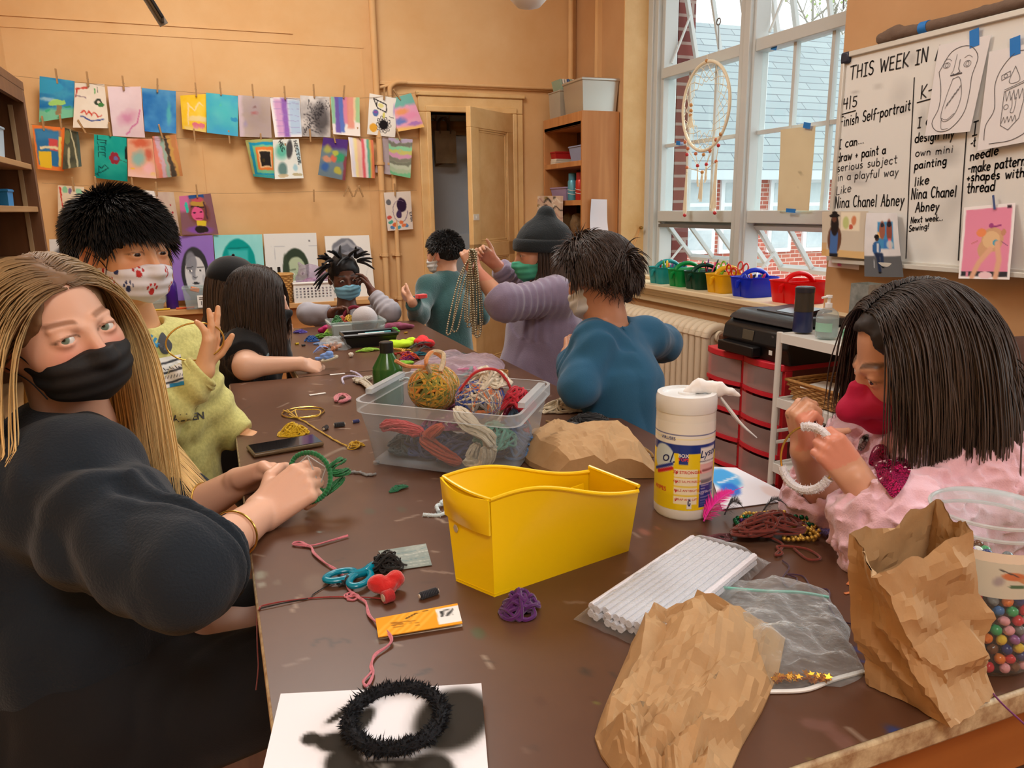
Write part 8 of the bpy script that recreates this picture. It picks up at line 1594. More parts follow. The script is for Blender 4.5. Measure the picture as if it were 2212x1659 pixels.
def strands(name,par,h,N,L,keep,dir0,g,coll,c0,c1,r=.0011,steps=16,seed=1,off=.006,wave=0.0,rad=(.345,.43,.385),ctr=(0,-.07,.12),jit=.25,var=.35,tipfade=1.0,attract=None):
 rr=np.random.RandomState(seed);u=rr.randn(N*14,3);u/=np.linalg.norm(u,axis=1,keepdims=True);u=u[keep(u)][:N];N=len(u)
 P=h.C+((u*np.array(rad)+np.array(ctr))*h.H)@h.R.T;nn=u/np.array(rad);nn/=np.linalg.norm(nn,axis=1,keepdims=True);d=dir0(u);d=d-nn*(d*nn).sum(1,keepdims=True)*.9;d=d/(np.linalg.norm(d,axis=1,keepdims=True)+1e-9)+rr.randn(N,3)*jit*.4;d=d@h.R.T
 Ln=(L(u)if callable(L)else np.full(N,L))*rr.uniform(.82,1.06,N);st=(Ln/steps)[:,None];out=[P.copy()];ph=rr.rand(N)*6.28;clump=vnoise(P,22,seed)[:,None]
 for i in range(steps):
  d=d/(np.linalg.norm(d,axis=1,keepdims=True)+1e-9);d=d*(1-g)+np.array([0,0,-1.0])*g;d=d/np.linalg.norm(d,axis=1,keepdims=True);P=P+st*d
  if wave:P=P+wave*np.stack([np.sin(ph+i*1.1),np.cos(ph*1.7+i*.9),0*ph],1)
  if attract is not None:P=attract(P,i/steps,d)
  if coll is not None:
   for _ in range(2):
    dist=coll(P);m=dist<off
    if m.any():P[m]+=coll.grad(P[m])*(off-dist[m])[:,None]
  d=P-out[-1];out.append(P.copy())
 Q=np.stack(out,1);s=np.linspace(0,1,steps+1);a,b=np.array(lin(c0)),np.array(lin(c1));f=rr.rand(N)*.6+.4*(clump[:,0]*.5+.5);tone=(1-var+2*var*f)[:,None,None];mixv=np.clip(s*tipfade,0,1)[None,:,None]
 col=(a*(1-mixv)+b*mixv)*tone;rad_=r*np.clip(np.minimum(1.0,(1.02-s)*3.5),.12,1);v,fa,cc=tubes(Q,rad_,np.broadcast_to(col,Q.shape));return mesh_obj(name,v,fa.astype(np.int32),mat('hair_strand',(255,255,255),.42,attr='Col',spec=.45),par,cc,True,angle=0)
def hair_cap(par,h,t,face,col,hs=.004,name='hair',disp=None,extra=None):
 """solid base of the hair; face = list of (centre, radii) cut out of it"""
 s=SDF();s.ell(h.L(0,-.07,.12),np.array([.33+t,.415+t,.375+t])*h.H,h.R)
 if extra:extra(s)
 for c,r in face:s.ell(h.L(*c),np.array(r)*h.H,h.R,.03*h.H,'d')
 s.fn(lambda P:h.sdf(P)-.001,.004,'d')if False else None
 s.disp=disp or(lambda P:.0035*fbm(P,45,3));return sdf_obj(name,s,hs,mat('hair_%d_%d_%d'%col,col,.55,spec=.3),par,pad=.01)
def face_mask(par,h,m,top=-.11,bot=-.47,puff=.03,pleat=.0012,colfn=None,loop=(230,230,230),hs=.0022,side=.29,name='face_mask',drop=.14,loops=True):
 s=SDF();H=h.H;s.fn(h.sdf);s._bb(h.C-.6*H,h.C+.6*H);s.ell(h.L(0,.19,-.23),np.array([.26+puff,.245+puff,.235+puff])*H,h.R,.05*H);s.cone(h.L(0,.40,-.05),h.L(0,.45,-.15),.05*H,.07*H,.06*H)
 base=s.ops;t=.010*H
 def reg(P):
  q=h.q(P);ax=np.abs(q[:,0]);up=q[:,2]-(top+.02-drop*ax*np.clip(ax/.2,.0,1)*1.0);dn=(bot+.25*ax)-q[:,2];sd=(ax-side);bk=-.02-q[:,1]
  return np.maximum(np.maximum(up,dn),np.maximum(sd,bk))*H
 o=SDF();o.lo,o.hi=s.lo,s.hi;o.fn(lambda P:s(P)-t);o.fn(reg,.012*H,'i')
 o.disp=lambda P:pleat*np.sin(h.q(P)[:,2]*62)if pleat else 0*P[:,0]
 mk=sdf_obj(name,o,hs,m,par,colfn,pad=.0,relax=1)
 if loops:
  for x in(-1,1):
   for z0,z1 in((-.13,-.0),(-.33,-.14)):
    b=MB();b.tube(spline([h.L(x*(side-.004),.16,z0-.04),h.L(x*.31,.06,(z0+z1)/2-.0),h.L(x*.36,-.05,z1)],12),.0011 if h.H>.19 else .001,6);b.build('ear_loop',mat('loop_%d'%loop[0],loop,.8),mk)
 return mk
def folds(a=.005,s=16,seed=1,rings=()):
 """cloth creases: stretched noise, and rings of wrinkles round bent sleeves: (a, b, wrinkles, height)"""
 def f(P):
  d=a*(np.abs(fbm(P*np.array([1,1,.6]),s,seed,2))-.35)
  for p,q,n,amp in rings:
   p,q=np.asarray(p),np.asarray(q);u=q-p;L=np.linalg.norm(u);t=(P-p)@(u/L)/L;r=np.linalg.norm(P-p-np.outer(t*L,u/L),axis=1);w=np.clip(1-np.abs(t-.5)*1.6,0,1)*(r<.16);d=d+amp*w*np.sin(t*n*6.28+1.8*vnoise(P,14,seed+4))
  return d
 return f
def tuck(s,a,b,r,k=.006):s.cyl(a,a+(np.asarray(b)-a)*1.0,r,k,'d')
def skin_mat():return mat('skin',(255,255,255),.42,attr='Col',spec=.35,sss=.06,bump=(280,.08,1))
def flat(c):a=np.array(lin(c));return lambda P:np.tile(a,(len(P),1))
def person(label,p):return thing('person',label,'person',p)
def fabric(name,c=(40,40,44),rough=.9,sheen=.25,bump=(320,.35,1.5),var=None):return mat(name,c,rough,sheen=sheen,bump=bump,var=var,spec=.2)
A_=lambda*q:[np.asarray(K(*w))for w in q]
NZ=np.array([0,0,1.0])
def drape(s,px,t0=.5,off=.0012):
 """points of a surface met from pixels, lifted a little off it: prints and badges sewn on clothes"""
 px=np.asarray(px,float);sh=px.shape[:-1];q=px.reshape(-1,2);D=FW+RT*((q[:,:1]-W_PX/2)/F_PX)-UP*((q[:,1:]-H_PX/2)/F_PX);D/=np.linalg.norm(D,axis=1,keepdims=True);t=np.full(len(q),t0)
 for _ in range(90):t=t+np.clip(s(CAM+D*t[:,None]),-.02,.08)*.7
 return(CAM+D*(t-off)[:,None]).reshape(sh+(3,))
def badge(name,s,poly,m,par,n=48,t0=.5,off=.002):
 P=spline(poly,n,True);c=P.mean(0);rows=[c+(P-c)*k for k in(1,.8,.6,.4,.2,.05)];V=drape(s,np.array(rows),t0,off);mb=MB();F=[(i*n+j,i*n+(j+1)%n,(i+1)*n+(j+1)%n,(i+1)*n+j)for i in range(5)for j in range(n)];mb.add(V.reshape(-1,3),F);return mb.build(name,m,par)
def letters(txt,s,px,py,size,m,par,rot=0.0,t0=.5,bold=.02,spots=None):
 for i,ch in enumerate(txt):
  x,y,a=spots[i]if spots else(px+i*size*.62*math.cos(rot),py+i*size*.62*math.sin(rot),rot)
  v,f=text_mesh(ch,1.0,0,bold);c,n=math.cos(a),math.sin(a);w=v[:,:2]*size;q=np.c_[x+w[:,0]*c+w[:,1]*n,y+w[:,0]*n-w[:,1]*c];mb=MB();mb.add(drape(s,q,t0),f);mb.build('printed_letter',m,par,smooth=False)
def teacher():
 h=Head(186,720,1.13,.228,31,0,-11);t=person('woman in a charcoal sweater and black mask leaning over the table edge',PZ(130,1600,0.0)*[1,1,0])
 NB,RS,LS,EL,WR,CC,BC,PC=A_((140,965,1.27),(150,1055,1.14),(235,960,1.44),(392,1240,1.0),(566,1108,1.22),(100,1150,1.28),(170,1340,1.27),(215,1530,1.27));LE,LW=A_((385,1120,1.43),(520,1040,1.38))
 Kn=[PC+[.46,-.08,-.0],PC+[.46,.12,0]];Kn=[np.array([k[0],k[1],.5])for k in Kn];s=SDF();s.fn(h.sdf,c=h.C,r=.16);s.lo,s.hi=h.C-.17,h.C+.17
 s.chain([h.L(0,-.08,-.22),NB+[.02,0,.03],NB+[0,0,-.08]],[.056,.055,.075],.03);s.cone(NB-[0,0,.1],BC,.11,.12,.05);s.cone(BC,PC,.12,.13,.05);s.chain([NB-[0,0,.06],RS,EL,WR],[.06,.055,.042,.0265],.03);s.chain([NB-[0,0,.06],LS,LE,LW],[.06,.055,.042,.0265],.03)
 hand(s,WR,K(645,1050,1.25)-WR,np.array([.1,.75,-.65]),.172,fc=[.5,.62,.7,.78],ts=-1,tc=.5,spread=.03);hand(s,LW,K(640,1003,1.33)-LW,np.array([.05,-.75,-.65]),.172,fc=[.5,.6,.7,.75],ts=1,tc=.25,tdir=K(660,1000,1.29)-LW)
 for k in Kn:s.chain([PC,k,[k[0]-.06,k[1],.06],[k[0]+.1,k[1],.035]],[.1,.06,.045,.04],.04)
 sc=h.skin_col((226,178,152),(226,130,112),(150,108,84),.85,.02,.112);sdf_obj('body',s,.0026,skin_mat(),t,sc);eyes(h,t,(110,128,112),CAM-h.L(0,.3,0))
 face_mask(t,h,mat('mask_black',(22,22,24),.7,bump=(200,.3,1)),puff=.035,loop=(16,16,18))
 g=SDF();g.cone(NB-[0.02,0,.06],CC,.10,.165,.05);g.cone(CC,BC,.165,.165,.08);g.cone(BC,BC+(PC-BC)*.25,.165,.16,.05);CU=EL+(WR-EL)*.36;g.chain([RS,(RS+EL)/2-[0,0,.01],EL,CU],[.09,.078,.064,.055],.06);LC=LE+(LW-LE)*.42;g.chain([LS,LE,LC],[.085,.065,.054],.06);g.cone(NB,RS,.06,.09,.08);g.cone(NB,LS,.06,.08,.08)
 g.ell(NB+[.10,-.01,.035],(.075,.065,.085),None,.02,'d');g.cyl(CU,CU+nrm(WR-EL)*.1,.09,.008,'d');g.cyl(LC,LC+nrm(LW-LE)*.1,.1,.008,'d');g.cone(CU-(WR-EL)*.1,CU+(WR-EL)*.3,.042,.046,.004,'d');g.disp=folds(.012,11,3,((RS,EL,3,.006),(EL,CU,2,.008)))
 sdf_obj('sweater',g,.0045,fabric('sweater_charcoal',(34,41,49),.95,.12,(260,.6,2.5)),t,pad=.02)
 j=SDF();j.cone(BC+(PC-BC)*.15,PC,.135,.165,.03);j.cone(PC,PC-[.03,0,.03],.17,.165,.05)
 for k in Kn:j.chain([PC+[.04,(k-PC)[1]*.8,-.01],k,[k[0]-.06,k[1],.12]],[.12,.078,.06],.05)
 j.disp=folds(.008,13,6);sdf_obj('jeans',j,.006,fabric('jeans_black',(30,30,32),.85,.1,(500,.5,1)),t,pad=.02)
 for q,d in((EL+(WR-EL)*.62,WR-EL),(LE+(LW-LE)*.50,LW-LE)):a=np.linspace(0,6.283,40,endpoint=False);R=frame_from(d);m=MB();m.tube(q+np.stack([.037*np.cos(a),.035*np.sin(a),.004*np.cos(a)],1)@R.T,.0017,8,closed=True);m.build('bracelet',mat('brass_gold'),t)
 c=SDF();c.ell(h.L(0,-.07,.12),np.array([.33,.415,.375])*h.H,h.R);c.ell(h.L(0,.1,-.12),np.array([.28,.29,.3])*h.H,h.R);c.cone(h.L(0,-.08,-.2),NB,.055,.06);c.cone(NB-[0,0,.07],CC,.1,.165);c.cone(RS,EL,.098,.08);c.cone(NB,RS,.07,.09);c.cone(LS,LE,.09,.075);c.cone(NB,LS,.06,.08)
 hair_cap(t,h,.018,[((0,.42,-.10),(.30,.34,.455)),((0,.42,-.30),(.36,.46,.34))],(124,94,66))
 keep=lambda u:(u[:,2]>-.35)&~((u[:,1]>.48)&(u[:,2]<.47));d0=lambda u:np.stack([np.sign(u[:,0]+.02)*.75,-.85+0*u[:,0],-.3+0*u[:,0]],1)
 strands('hair',t,h,5600,.50,keep,d0,.24,c,(112,84,58),(255,218,150),.00125,20,3,.007,.0006,jit=.16,tipfade=1.8)
 d=thing('dream_hoop','hoop wrapped in green yarn with white web held by the woman','hoop',K(680,1030,1.28));H=[K(px,py,dd)for px,py,dd in((636,990,1.3),(655,979,1.3),(680,980,1.29),(702,996,1.28),(713,1022,1.27),(711,1050,1.26),(697,1072,1.255),(678,1083,1.25),(655,1086,1.25),(640,1075,1.26),(628,1045,1.27),(628,1012,1.29))]
 gr=(24,122,62);m=MB();P=spline(H,140,True);m.tube(P,.0042*(1+.16*np.sin(np.arange(140)*1.9)),8,closed=True);m.build('wrapped_ring',yarn_mat(gr),d)
 for pl in((664,984,682,1030,690,1052),(690,1052,705,1008),(664,984,708,1012),(664,984,632,1015),(688,1050,660,1084)):
  m=MB();m.tube([K(pl[i],pl[i+1],1.275)for i in range(0,len(pl),2)],.001,5);m.build('web_thread',yarn_mat((200,206,208)),d)
 for k,(a,b)in enumerate((((708,1014),(742,992)),((710,1020),(754,1016)),((697,1068),(742,1032)),((700,1065),(672,1060)))):skein('tassel',None,[K(*a,1.275),K((a[0]+b[0])/2,(a[1]+b[1])/2+(-4,4,3,-3)[k],1.28),K(*b,1.3)],.008,.0014,16,[gr],k,d,sag=.7)
 s0=np.array([PC[0]-.10,PC[1]-.02,.345]);st=thing('stool','white stool under the woman in the charcoal sweater','stool',(s0[0],s0[1],0));m=MB();a=np.linspace(0,6.283,40,endpoint=False);m.lathe([(.045,.0),(.2,0),(.215,.012),(.2,.026),(.045,.026),(.04,.013),(.045,0)],s0-[0,0,.02],40);m.build('seat',mat('stool_white',(222,214,200),.4),st)
 for x,y in((-.12,-.12),(.12,-.12),(.12,.12),(-.12,.12)):m=MB();m.tube([s0+[x,y,-.02],(s0[0]+x*1.4,s0[1]+y*1.4,0)],.016,10);m.build('leg',mat('stool_white'),st)
def boy_yellow():
 h=Head(320,548,1.52,.212,38,-5,0,.96,slit=.0145);t=person('boy in a pale yellow long sleeve shirt and paw print mask',(-.12,1.72,0))
 NB,RS,LS,RE,RW,LE,LW,CC,HC=A_((285,700,1.63),(222,775,1.60),(388,760,1.72),(318,905,1.48),(440,800,1.5),(447,890,1.77),(526,943,1.77),(325,850,1.70),(360,1060,1.73));s=SDF();s.fn(h.sdf,c=h.C,r=.16);s.lo,s.hi=h.C-.16,h.C+.16
 s.chain([h.L(0,-.08,-.22),NB,NB-[0,0,.1]],[.047,.046,.06],.03);s.cone(NB-[0,0,.1],HC,.08,.08,.05);s.chain([NB-[0,0,.06],RS,RE,RW],[.04,.04,.032,.0215],.03);s.chain([NB-[0,0,.06],LS,LE,LW],[.04,.04,.032,.0215],.03)
 hand(s,RW,K(459,725,1.5)-RW,-RT,.135,fc=[.16,.05,.12,.3],ts=1,spread=.09,tdir=RT*.75+UP*.55+FW*.2);hand(s,LW,K(562,948,1.75)-LW,np.array([.05,-.1,-1.0]),.132,fc=[.2,.35,.45,.5],ts=1,tc=.3)
 for y in(-.07,.07):f=np.array([HC[0]-.02,HC[1]+y,0]);s.chain([HC-[0,-y,.05],f+[0,0,.45],f+[0,0,.06],f+[.1,0,.04]],[.08,.05,.04,.035],.04)
 sdf_obj('body',s,.0027,skin_mat(),t,h.skin_col((222,168,126),(226,140,104),(54,40,34),.75,.026,.125));eyes(h,t,(52,34,24),h.R[:,1]-NZ*.2)
 def paws(v):
  q=h.q(v);c=np.tile(lin((226,224,230)),(len(v),1));u=np.arctan2(q[:,0],q[:,1]+.15);w=q[:,2]
  for i,(a,b,r,k)in enumerate(((-.12,-.17,.055,0),(.3,-.16,.05,0),(-.45,-.17,.05,1),(.62,-.14,.05,1),(.12,-.33,.05,0),(-.3,-.34,.05,0),(.45,-.30,.045,1),(.72,-.28,.045,0),(-.62,-.3,.045,0),(.9,-.16,.045,0))):
   hit=np.hypot((u-a)/1.15,w-b+.01)<r*.72
   for g in(-1.1,-.4,.4,1.1):hit|=np.hypot((u-a-r*1.5*math.sin(g))/.9,(w-b-r*1.25*math.cos(g)))<r*.38
   c[hit]=lin(((186,44,40),(44,56,104))[k])
  return c
 face_mask(t,h,mat('mask_print',(255,255,255),.85,attr='Col'),puff=.035,colfn=paws,loop=(30,28,30))
 g=SDF();g.cone(NB-[0,0,.05],CC,.07,.118,.06);g.cone(CC,HC,.118,.125,.08);g.chain([NB-[0,0,.055],RS,RE,RW],[.055,.06,.052,.040],.05);g.chain([NB-[0,0,.055],LS,LE,LW],[.055,.06,.05,.038],.05);g.cyl(RW,RW+nrm(RW-RE)*.1,.08,.004,'d');g.cyl(LW,LW+nrm(LW-LE)*.1,.08,.004,'d');g.cyl(NB-[0,0,.035],NB+[0,0,.1],.064,.01,'d');g.plane(HC-[0,0,.05],(0,0,-1),.01);g.disp=folds(.007,15,9,((RE,RW,3,.006),(LS,LW,5,.004)))
 sdf_obj('shirt',g,.0036,fabric('shirt_yellow',(216,212,136),.9,.15,(300,.3,1.2),(150,(160,158,90),.1,.35)),t,pad=.02)
 for q,e,r in((RW,RW-RE,.036),(LW,LW-LE,.034)):a=np.linspace(0,6.283,30,endpoint=False);R=frame_from(e);m=MB();m.tube(q-nrm(e)*.012+np.stack([r*np.cos(a),r*np.sin(a),0*a],1)@R.T,.006,8,closed=True,flat=1);m.build('cuff',mat('shirt_yellow'),t)
 a=np.linspace(0,6.283,40,endpoint=False);m=MB();m.tube(NB+np.stack([.064*np.cos(a),.06*np.sin(a),-.028+.012*np.cos(a)],1),.006,8,closed=True);m.build('collar',mat('shirt_yellow'),t)
 p=SDF();p.ell(HC-[0,0,.06],(.12,.13,.09));
 for y in(-.065,.065):f=np.array([HC[0]-.02,HC[1]+y,0]);p.chain([HC-[0,-y,.06],f+[0,0,.45],f+[0,0,.08]],[.09,.07,.06],.04)
 sdf_obj('trousers',p,.008,fabric('trousers_black',(22,22,24)),t)
 bl=mat('print_blue',(50,140,190),.7);gy=mat('print_grey_dark',(70,72,76),.7)
 letters('CRAPE',g,0,0,36,bl,t,t0=.9,bold=.04,spots=[(322,818,-1.9),(319,792,-1.57),(321,770,-1.4),(326,754,-1.2),(334,738,-1.0)][::1]);letters('FALLEN',g,366,907,22,gy,t,-.12,.9)
 badge('printed_pompom',g,[(342,735),(350,718),(362,730),(372,745),(366,762),(352,764),(344,752)],gy,t,t0=.9);P=Pic(40,40,base=(228,228,224),seed=3,wob=.01)
 for y in(.2,.52,.86):P.line([(-.1,y+.03),(1.1,y-.08)],.07,(66,68,72),asp=1)
 for k in range(9):P.line([(.12*k,.34+.06*(k%2)),(.12*k+.07,.42)],.03,(66,68,72),asp=1).line([(.12*k,.7),(.12*k+.06,.62)],.03,(66,68,72),asp=1)
 P.rect(.4,1.1,.88,1.1,(50,140,190));q=np.stack([338+P.u0*52+P.v0*8,775-P.u0*10+P.v0*66],-1);m=MB();m.grid(drape(g,q,.9,.0015),P.colours());m.build('printed_hat',M_paper,t)
 hair_cap(t,h,.035,[((0,.47,-.18),(.255,.34,.345)),((0,.2,-.5),(.5,.5,.3)),((.33,-.0,-.14),(.12,.14,.16)),((-.33,-.0,-.14),(.12,.14,.16))],(20,19,20),disp=lambda P:.006*fbm(P,40,3))
 keep=lambda u:(u[:,2]>-.30-.2*(u[:,1]<0))&~((u[:,1]>.55)&(u[:,2]<.30))&~((np.abs(u[:,0])>.8)&(u[:,2]<-.05));d0=lambda u:np.stack([u[:,0]*.5,.9*(u[:,2]>-.0)*(u[:,1]>-.4)+.05,-.75+0*u[:,0]],1);c=SDF();c.ell(h.L(0,-.07,.12),np.array([.345,.43,.39])*h.H,h.R)
 strands('hair',t,h,4200,lambda u:np.where(u[:,1]>.2,.058,.042),keep,d0,.04,c,(18,17,18),(34,32,32),.0011,6,4,.008,jit=.32,rad=(.355,.44,.405),var=.4)
 d=thing('gold_hoop','thin gold hoop held up by the boy in yellow','hoop',K(420,740,1.46));a=np.linspace(0,6.283,60,endpoint=False);m=MB();cx=K(422,738,1.48);m.tube(cx+np.outer(.052*np.cos(a),nrm(RT*.85+FW*.5))+np.outer(.038*np.sin(a),nrm(UP+RT*.25)),.0017,8,closed=True);m.build('ring',mat('brass_gold'),d)
def girl_pink():
 h=Head(1975,770,1.17,.215,-68,-24,4,.95,False);t=person('girl in a pink fluffy sherpa jacket and magenta mask',(1.06,.86,0))
 NB,RS,LS,RE,RW,LE,LW,CC,HC=A_((2020,940,1.24),(1880,985,1.34),(2100,1040,1.13),(1795,1110,1.27),(1740,975,1.17),(1945,1165,1.06),(1848,1035,1.07),(2005,1120,1.24),(2020,1330,1.26));s=SDF();s.fn(h.sdf,c=h.C,r=.16);s.lo,s.hi=h.C-.16,h.C+.16
 s.chain([h.L(0,-.08,-.22),NB,NB-[0,0,.08]],[.045,.046,.06],.03);s.cone(NB-[0,0,.08],HC,.07,.09,.05);s.chain([NB-[0,0,.06],RS,RE,RW],[.04,.042,.036,.0235],.03);s.chain([NB-[0,0,.06],LS,LE,LW],[.04,.042,.034,.0225],.03)
 hand(s,RW,K(1730,930,1.16)-RW,nrm(FW*.2+RT*.9),.125,fc=[.75,.8,.85,.9],ts=-1,tc=.7,spread=.02,tdir=RT*.9+UP*.2-FW*.3);hand(s,LW,K(1816,995,1.07)-LW,nrm(FW*.85-UP*.3+RT*.3),.122,fc=[.75,.82,.88,.92],ts=1,tc=.5,spread=.02,tdir=UP*.8-RT*.4)
 for y in(-.07,.07):f=np.array([HC[0]+.02,HC[1]+y,0]);s.chain([HC-[0,-y,.0],f+[-.1,0,.42],f+[-.08,0,.06],f+[-.18,0,.035]],[.08,.055,.042,.035],.04)
 sdf_obj('body',s,.0027,skin_mat(),t,h.skin_col((206,156,128),(214,130,112),(84,62,50),.7,.022));eyes(h,t,(60,40,30),K(1750,1000,1.1)-h.L(0,.3,0))
 mk=mat('mask_magenta',(190,24,72),.8,bump=(260,.3,1));o=SDF();H=h.H;o.fn(h.sdf);o.lo,o.hi=h.C-.6*H,h.C+.6*H;o.cone(h.L(0,.44,-.03),h.L(0,.56,-.22),.03*H,.05*H,.04*H);o.cone(h.L(0,.56,-.22),h.L(0,.36,-.44),.05*H,.04*H,.02*H)
 for x in(-1,1):o.cone(h.L(0,.54,-.2),h.L(x*.25,.16,-.22),.06*H,.12*H,.06*H);o.cone(h.L(0,.40,-.38),h.L(x*.2,.14,-.34),.05*H,.1*H,.06*H)
 z=SDF();z.lo,z.hi=o.lo,o.hi;z.fn(lambda P:o(P)-.008*H)
 def reg(P):q=h.q(P);ax=np.abs(q[:,0]);return np.maximum(np.maximum(q[:,2]-(.0-.75*ax),(-.5+.8*ax)-q[:,2]),np.maximum(ax-.285,-q[:,1]+.02))*H
 z.fn(reg,.01*H,'i');mm=sdf_obj('face_mask',z,.0022,mk,t)
 for x in(-1,1):b=MB();b.tube(spline([h.L(x*.27,.12,-.12),h.L(x*.34,.02,-.04),h.L(x*.37,-.06,.0)],10),.0014,6);b.build('ear_loop',mk,mm)
 g=SDF();g.cone(NB-[0,0,.06],CC,.085,.148,.06);g.cone(CC,HC,.148,.16,.08);RC=RE+(RW-RE)*.5;g.chain([NB-[0,0,.06],RS,RE,RC],[.07,.075,.068,.052],.05);LC=LE+(LW-LE)*.84;g.chain([NB-[0,0,.06],LS,LE,LC],[.07,.08,.07,.046],.06);g.cyl(RC,RC+nrm(RW-RE)*.1,.08,.006,'d');g.cyl(LC,LC+nrm(LW-LE)*.1,.07,.006,'d');g.cone(RC-(RW-RE)*.15,RC+(RW-RE)*.2,.036,.04,.004,'d');g.cyl(NB-[0,0,.02],NB+[0,0,.1],.06,.01,'d')
 fl=folds(.008,13,5,((LE,LC,2,.005),));g.disp=lambda P:fl(P)+.0062*(1-2*np.abs(vnoise(P,58,2)))+.0018*(1-2*np.abs(vnoise(P,130,8)));sdf_obj('sherpa_jacket',g,.0034,fabric('sherpa_pink',(226,184,198),.95,.5,(420,.5,2)),t,pad=.02)
 k=SDF();hp=A_((1960,925,1.30),(2070,905,1.31),(2150,930,1.26),(2172,990,1.17),(2150,1050,1.10),(2060,1020,1.09));k.chain(hp,[.03,.045,.05,.05,.042,.028],.04);k.cone(hp[2],LS+[0,0,.03],.05,.06,.05);f2=folds(.006,18,8);k.disp=lambda P:f2(P)+.002*(1-2*np.abs(vnoise(P,90,3)));sdf_obj('hood',k,.0036,fabric('hood_pink',(232,192,208),.95,.5,(420,.5,2)),t,pad=.02)
 p=SDF()
 for y in(-.08,.08):f=np.array([HC[0]+.02,HC[1]+y,0]);p.chain([HC-[0,-y,.04],f+[-.1,0,.42],f+[-.08,0,.08]],[.1,.075,.06],.05)
 sdf_obj('leggings',p,.008,fabric('leggings_slate',(70,78,92)),t)
 badge('sequin_heart',g,[(1876,1000),(1887,966),(1908,960),(1920,974),(1920,992),(1935,988),(1956,991),(1968,1007),(1963,1029),(1951,1052),(1930,1075),(1913,1056),(1897,1036),(1890,1012)],mat('sequin_magenta',(196,16,96),.25,.7,var=(420,(60,4,30),.1),bump=(500,1.0,3)),t,56,.8,.006);badge('sequin_patch',g,[(1853,968),(1860,945),(1876,938),(1872,960),(1862,974)],mat('sequin_silver',(186,180,176),.3,.7,var=(420,(90,86,84),.1),bump=(500,1.0,3)),t,24,.8,.006)
 hair_cap(t,h,.03,[((0,.42,-.10),(.31,.40,.47)),((0,.35,-.55),(.5,.6,.33))],(40,32,30))
 c=SDF();c.ell(h.L(0,-.07,.12),np.array([.33,.415,.375])*H,h.R);c.ell(h.L(0,.1,-.12),np.array([.29,.31,.32])*H,h.R);c.cone(h.L(0,-.08,-.2),NB,.05,.05);c.ell(h.L(0,.42,-.2),np.array([.2,.18,.2])*H,h.R);c.cone(NB-[0,0,.09],CC,.085,.14)
 keep=lambda u:(u[:,2]>-.12)&~((u[:,1]>.10)&(u[:,2]<.80));d0=lambda u:np.stack([np.sign(u[:,0])*1.0,-.5+0*u[:,0],-.15+0*u[:,0]],1)
 strands('hair',t,h,6500,lambda u:.25+.05*(u[:,2]>.5)+.05*(u[:,1]<-.2),keep,d0,.20,c,(40,31,29),(82,66,56),.0013,16,7,.012,.0007,rad=(.37,.46,.41),jit=.22,var=.5)
 d=thing('craft_hoop','gold hoop half wrapped in white chenille in the hands of the girl in pink','hoop',K(1745,990,1.09));E=lambda a,r=1.0:K(1745+58*r*math.cos(a),990-69*r*math.sin(a),1.105-.035*math.cos(a));m=MB();m.tube([E(a)for a in np.linspace(0,6.283,70,endpoint=False)],.0017,8,closed=True);m.build('ring',mat('brass_gold'),d)
 for a0,a1 in((.4,1.75),(3.4,5.6)):fuzzy('chenille_wrap',[E(a)for a in np.linspace(a0,a1,16)],.0058,(226,226,234),d,60,spikes=500,L=.004)
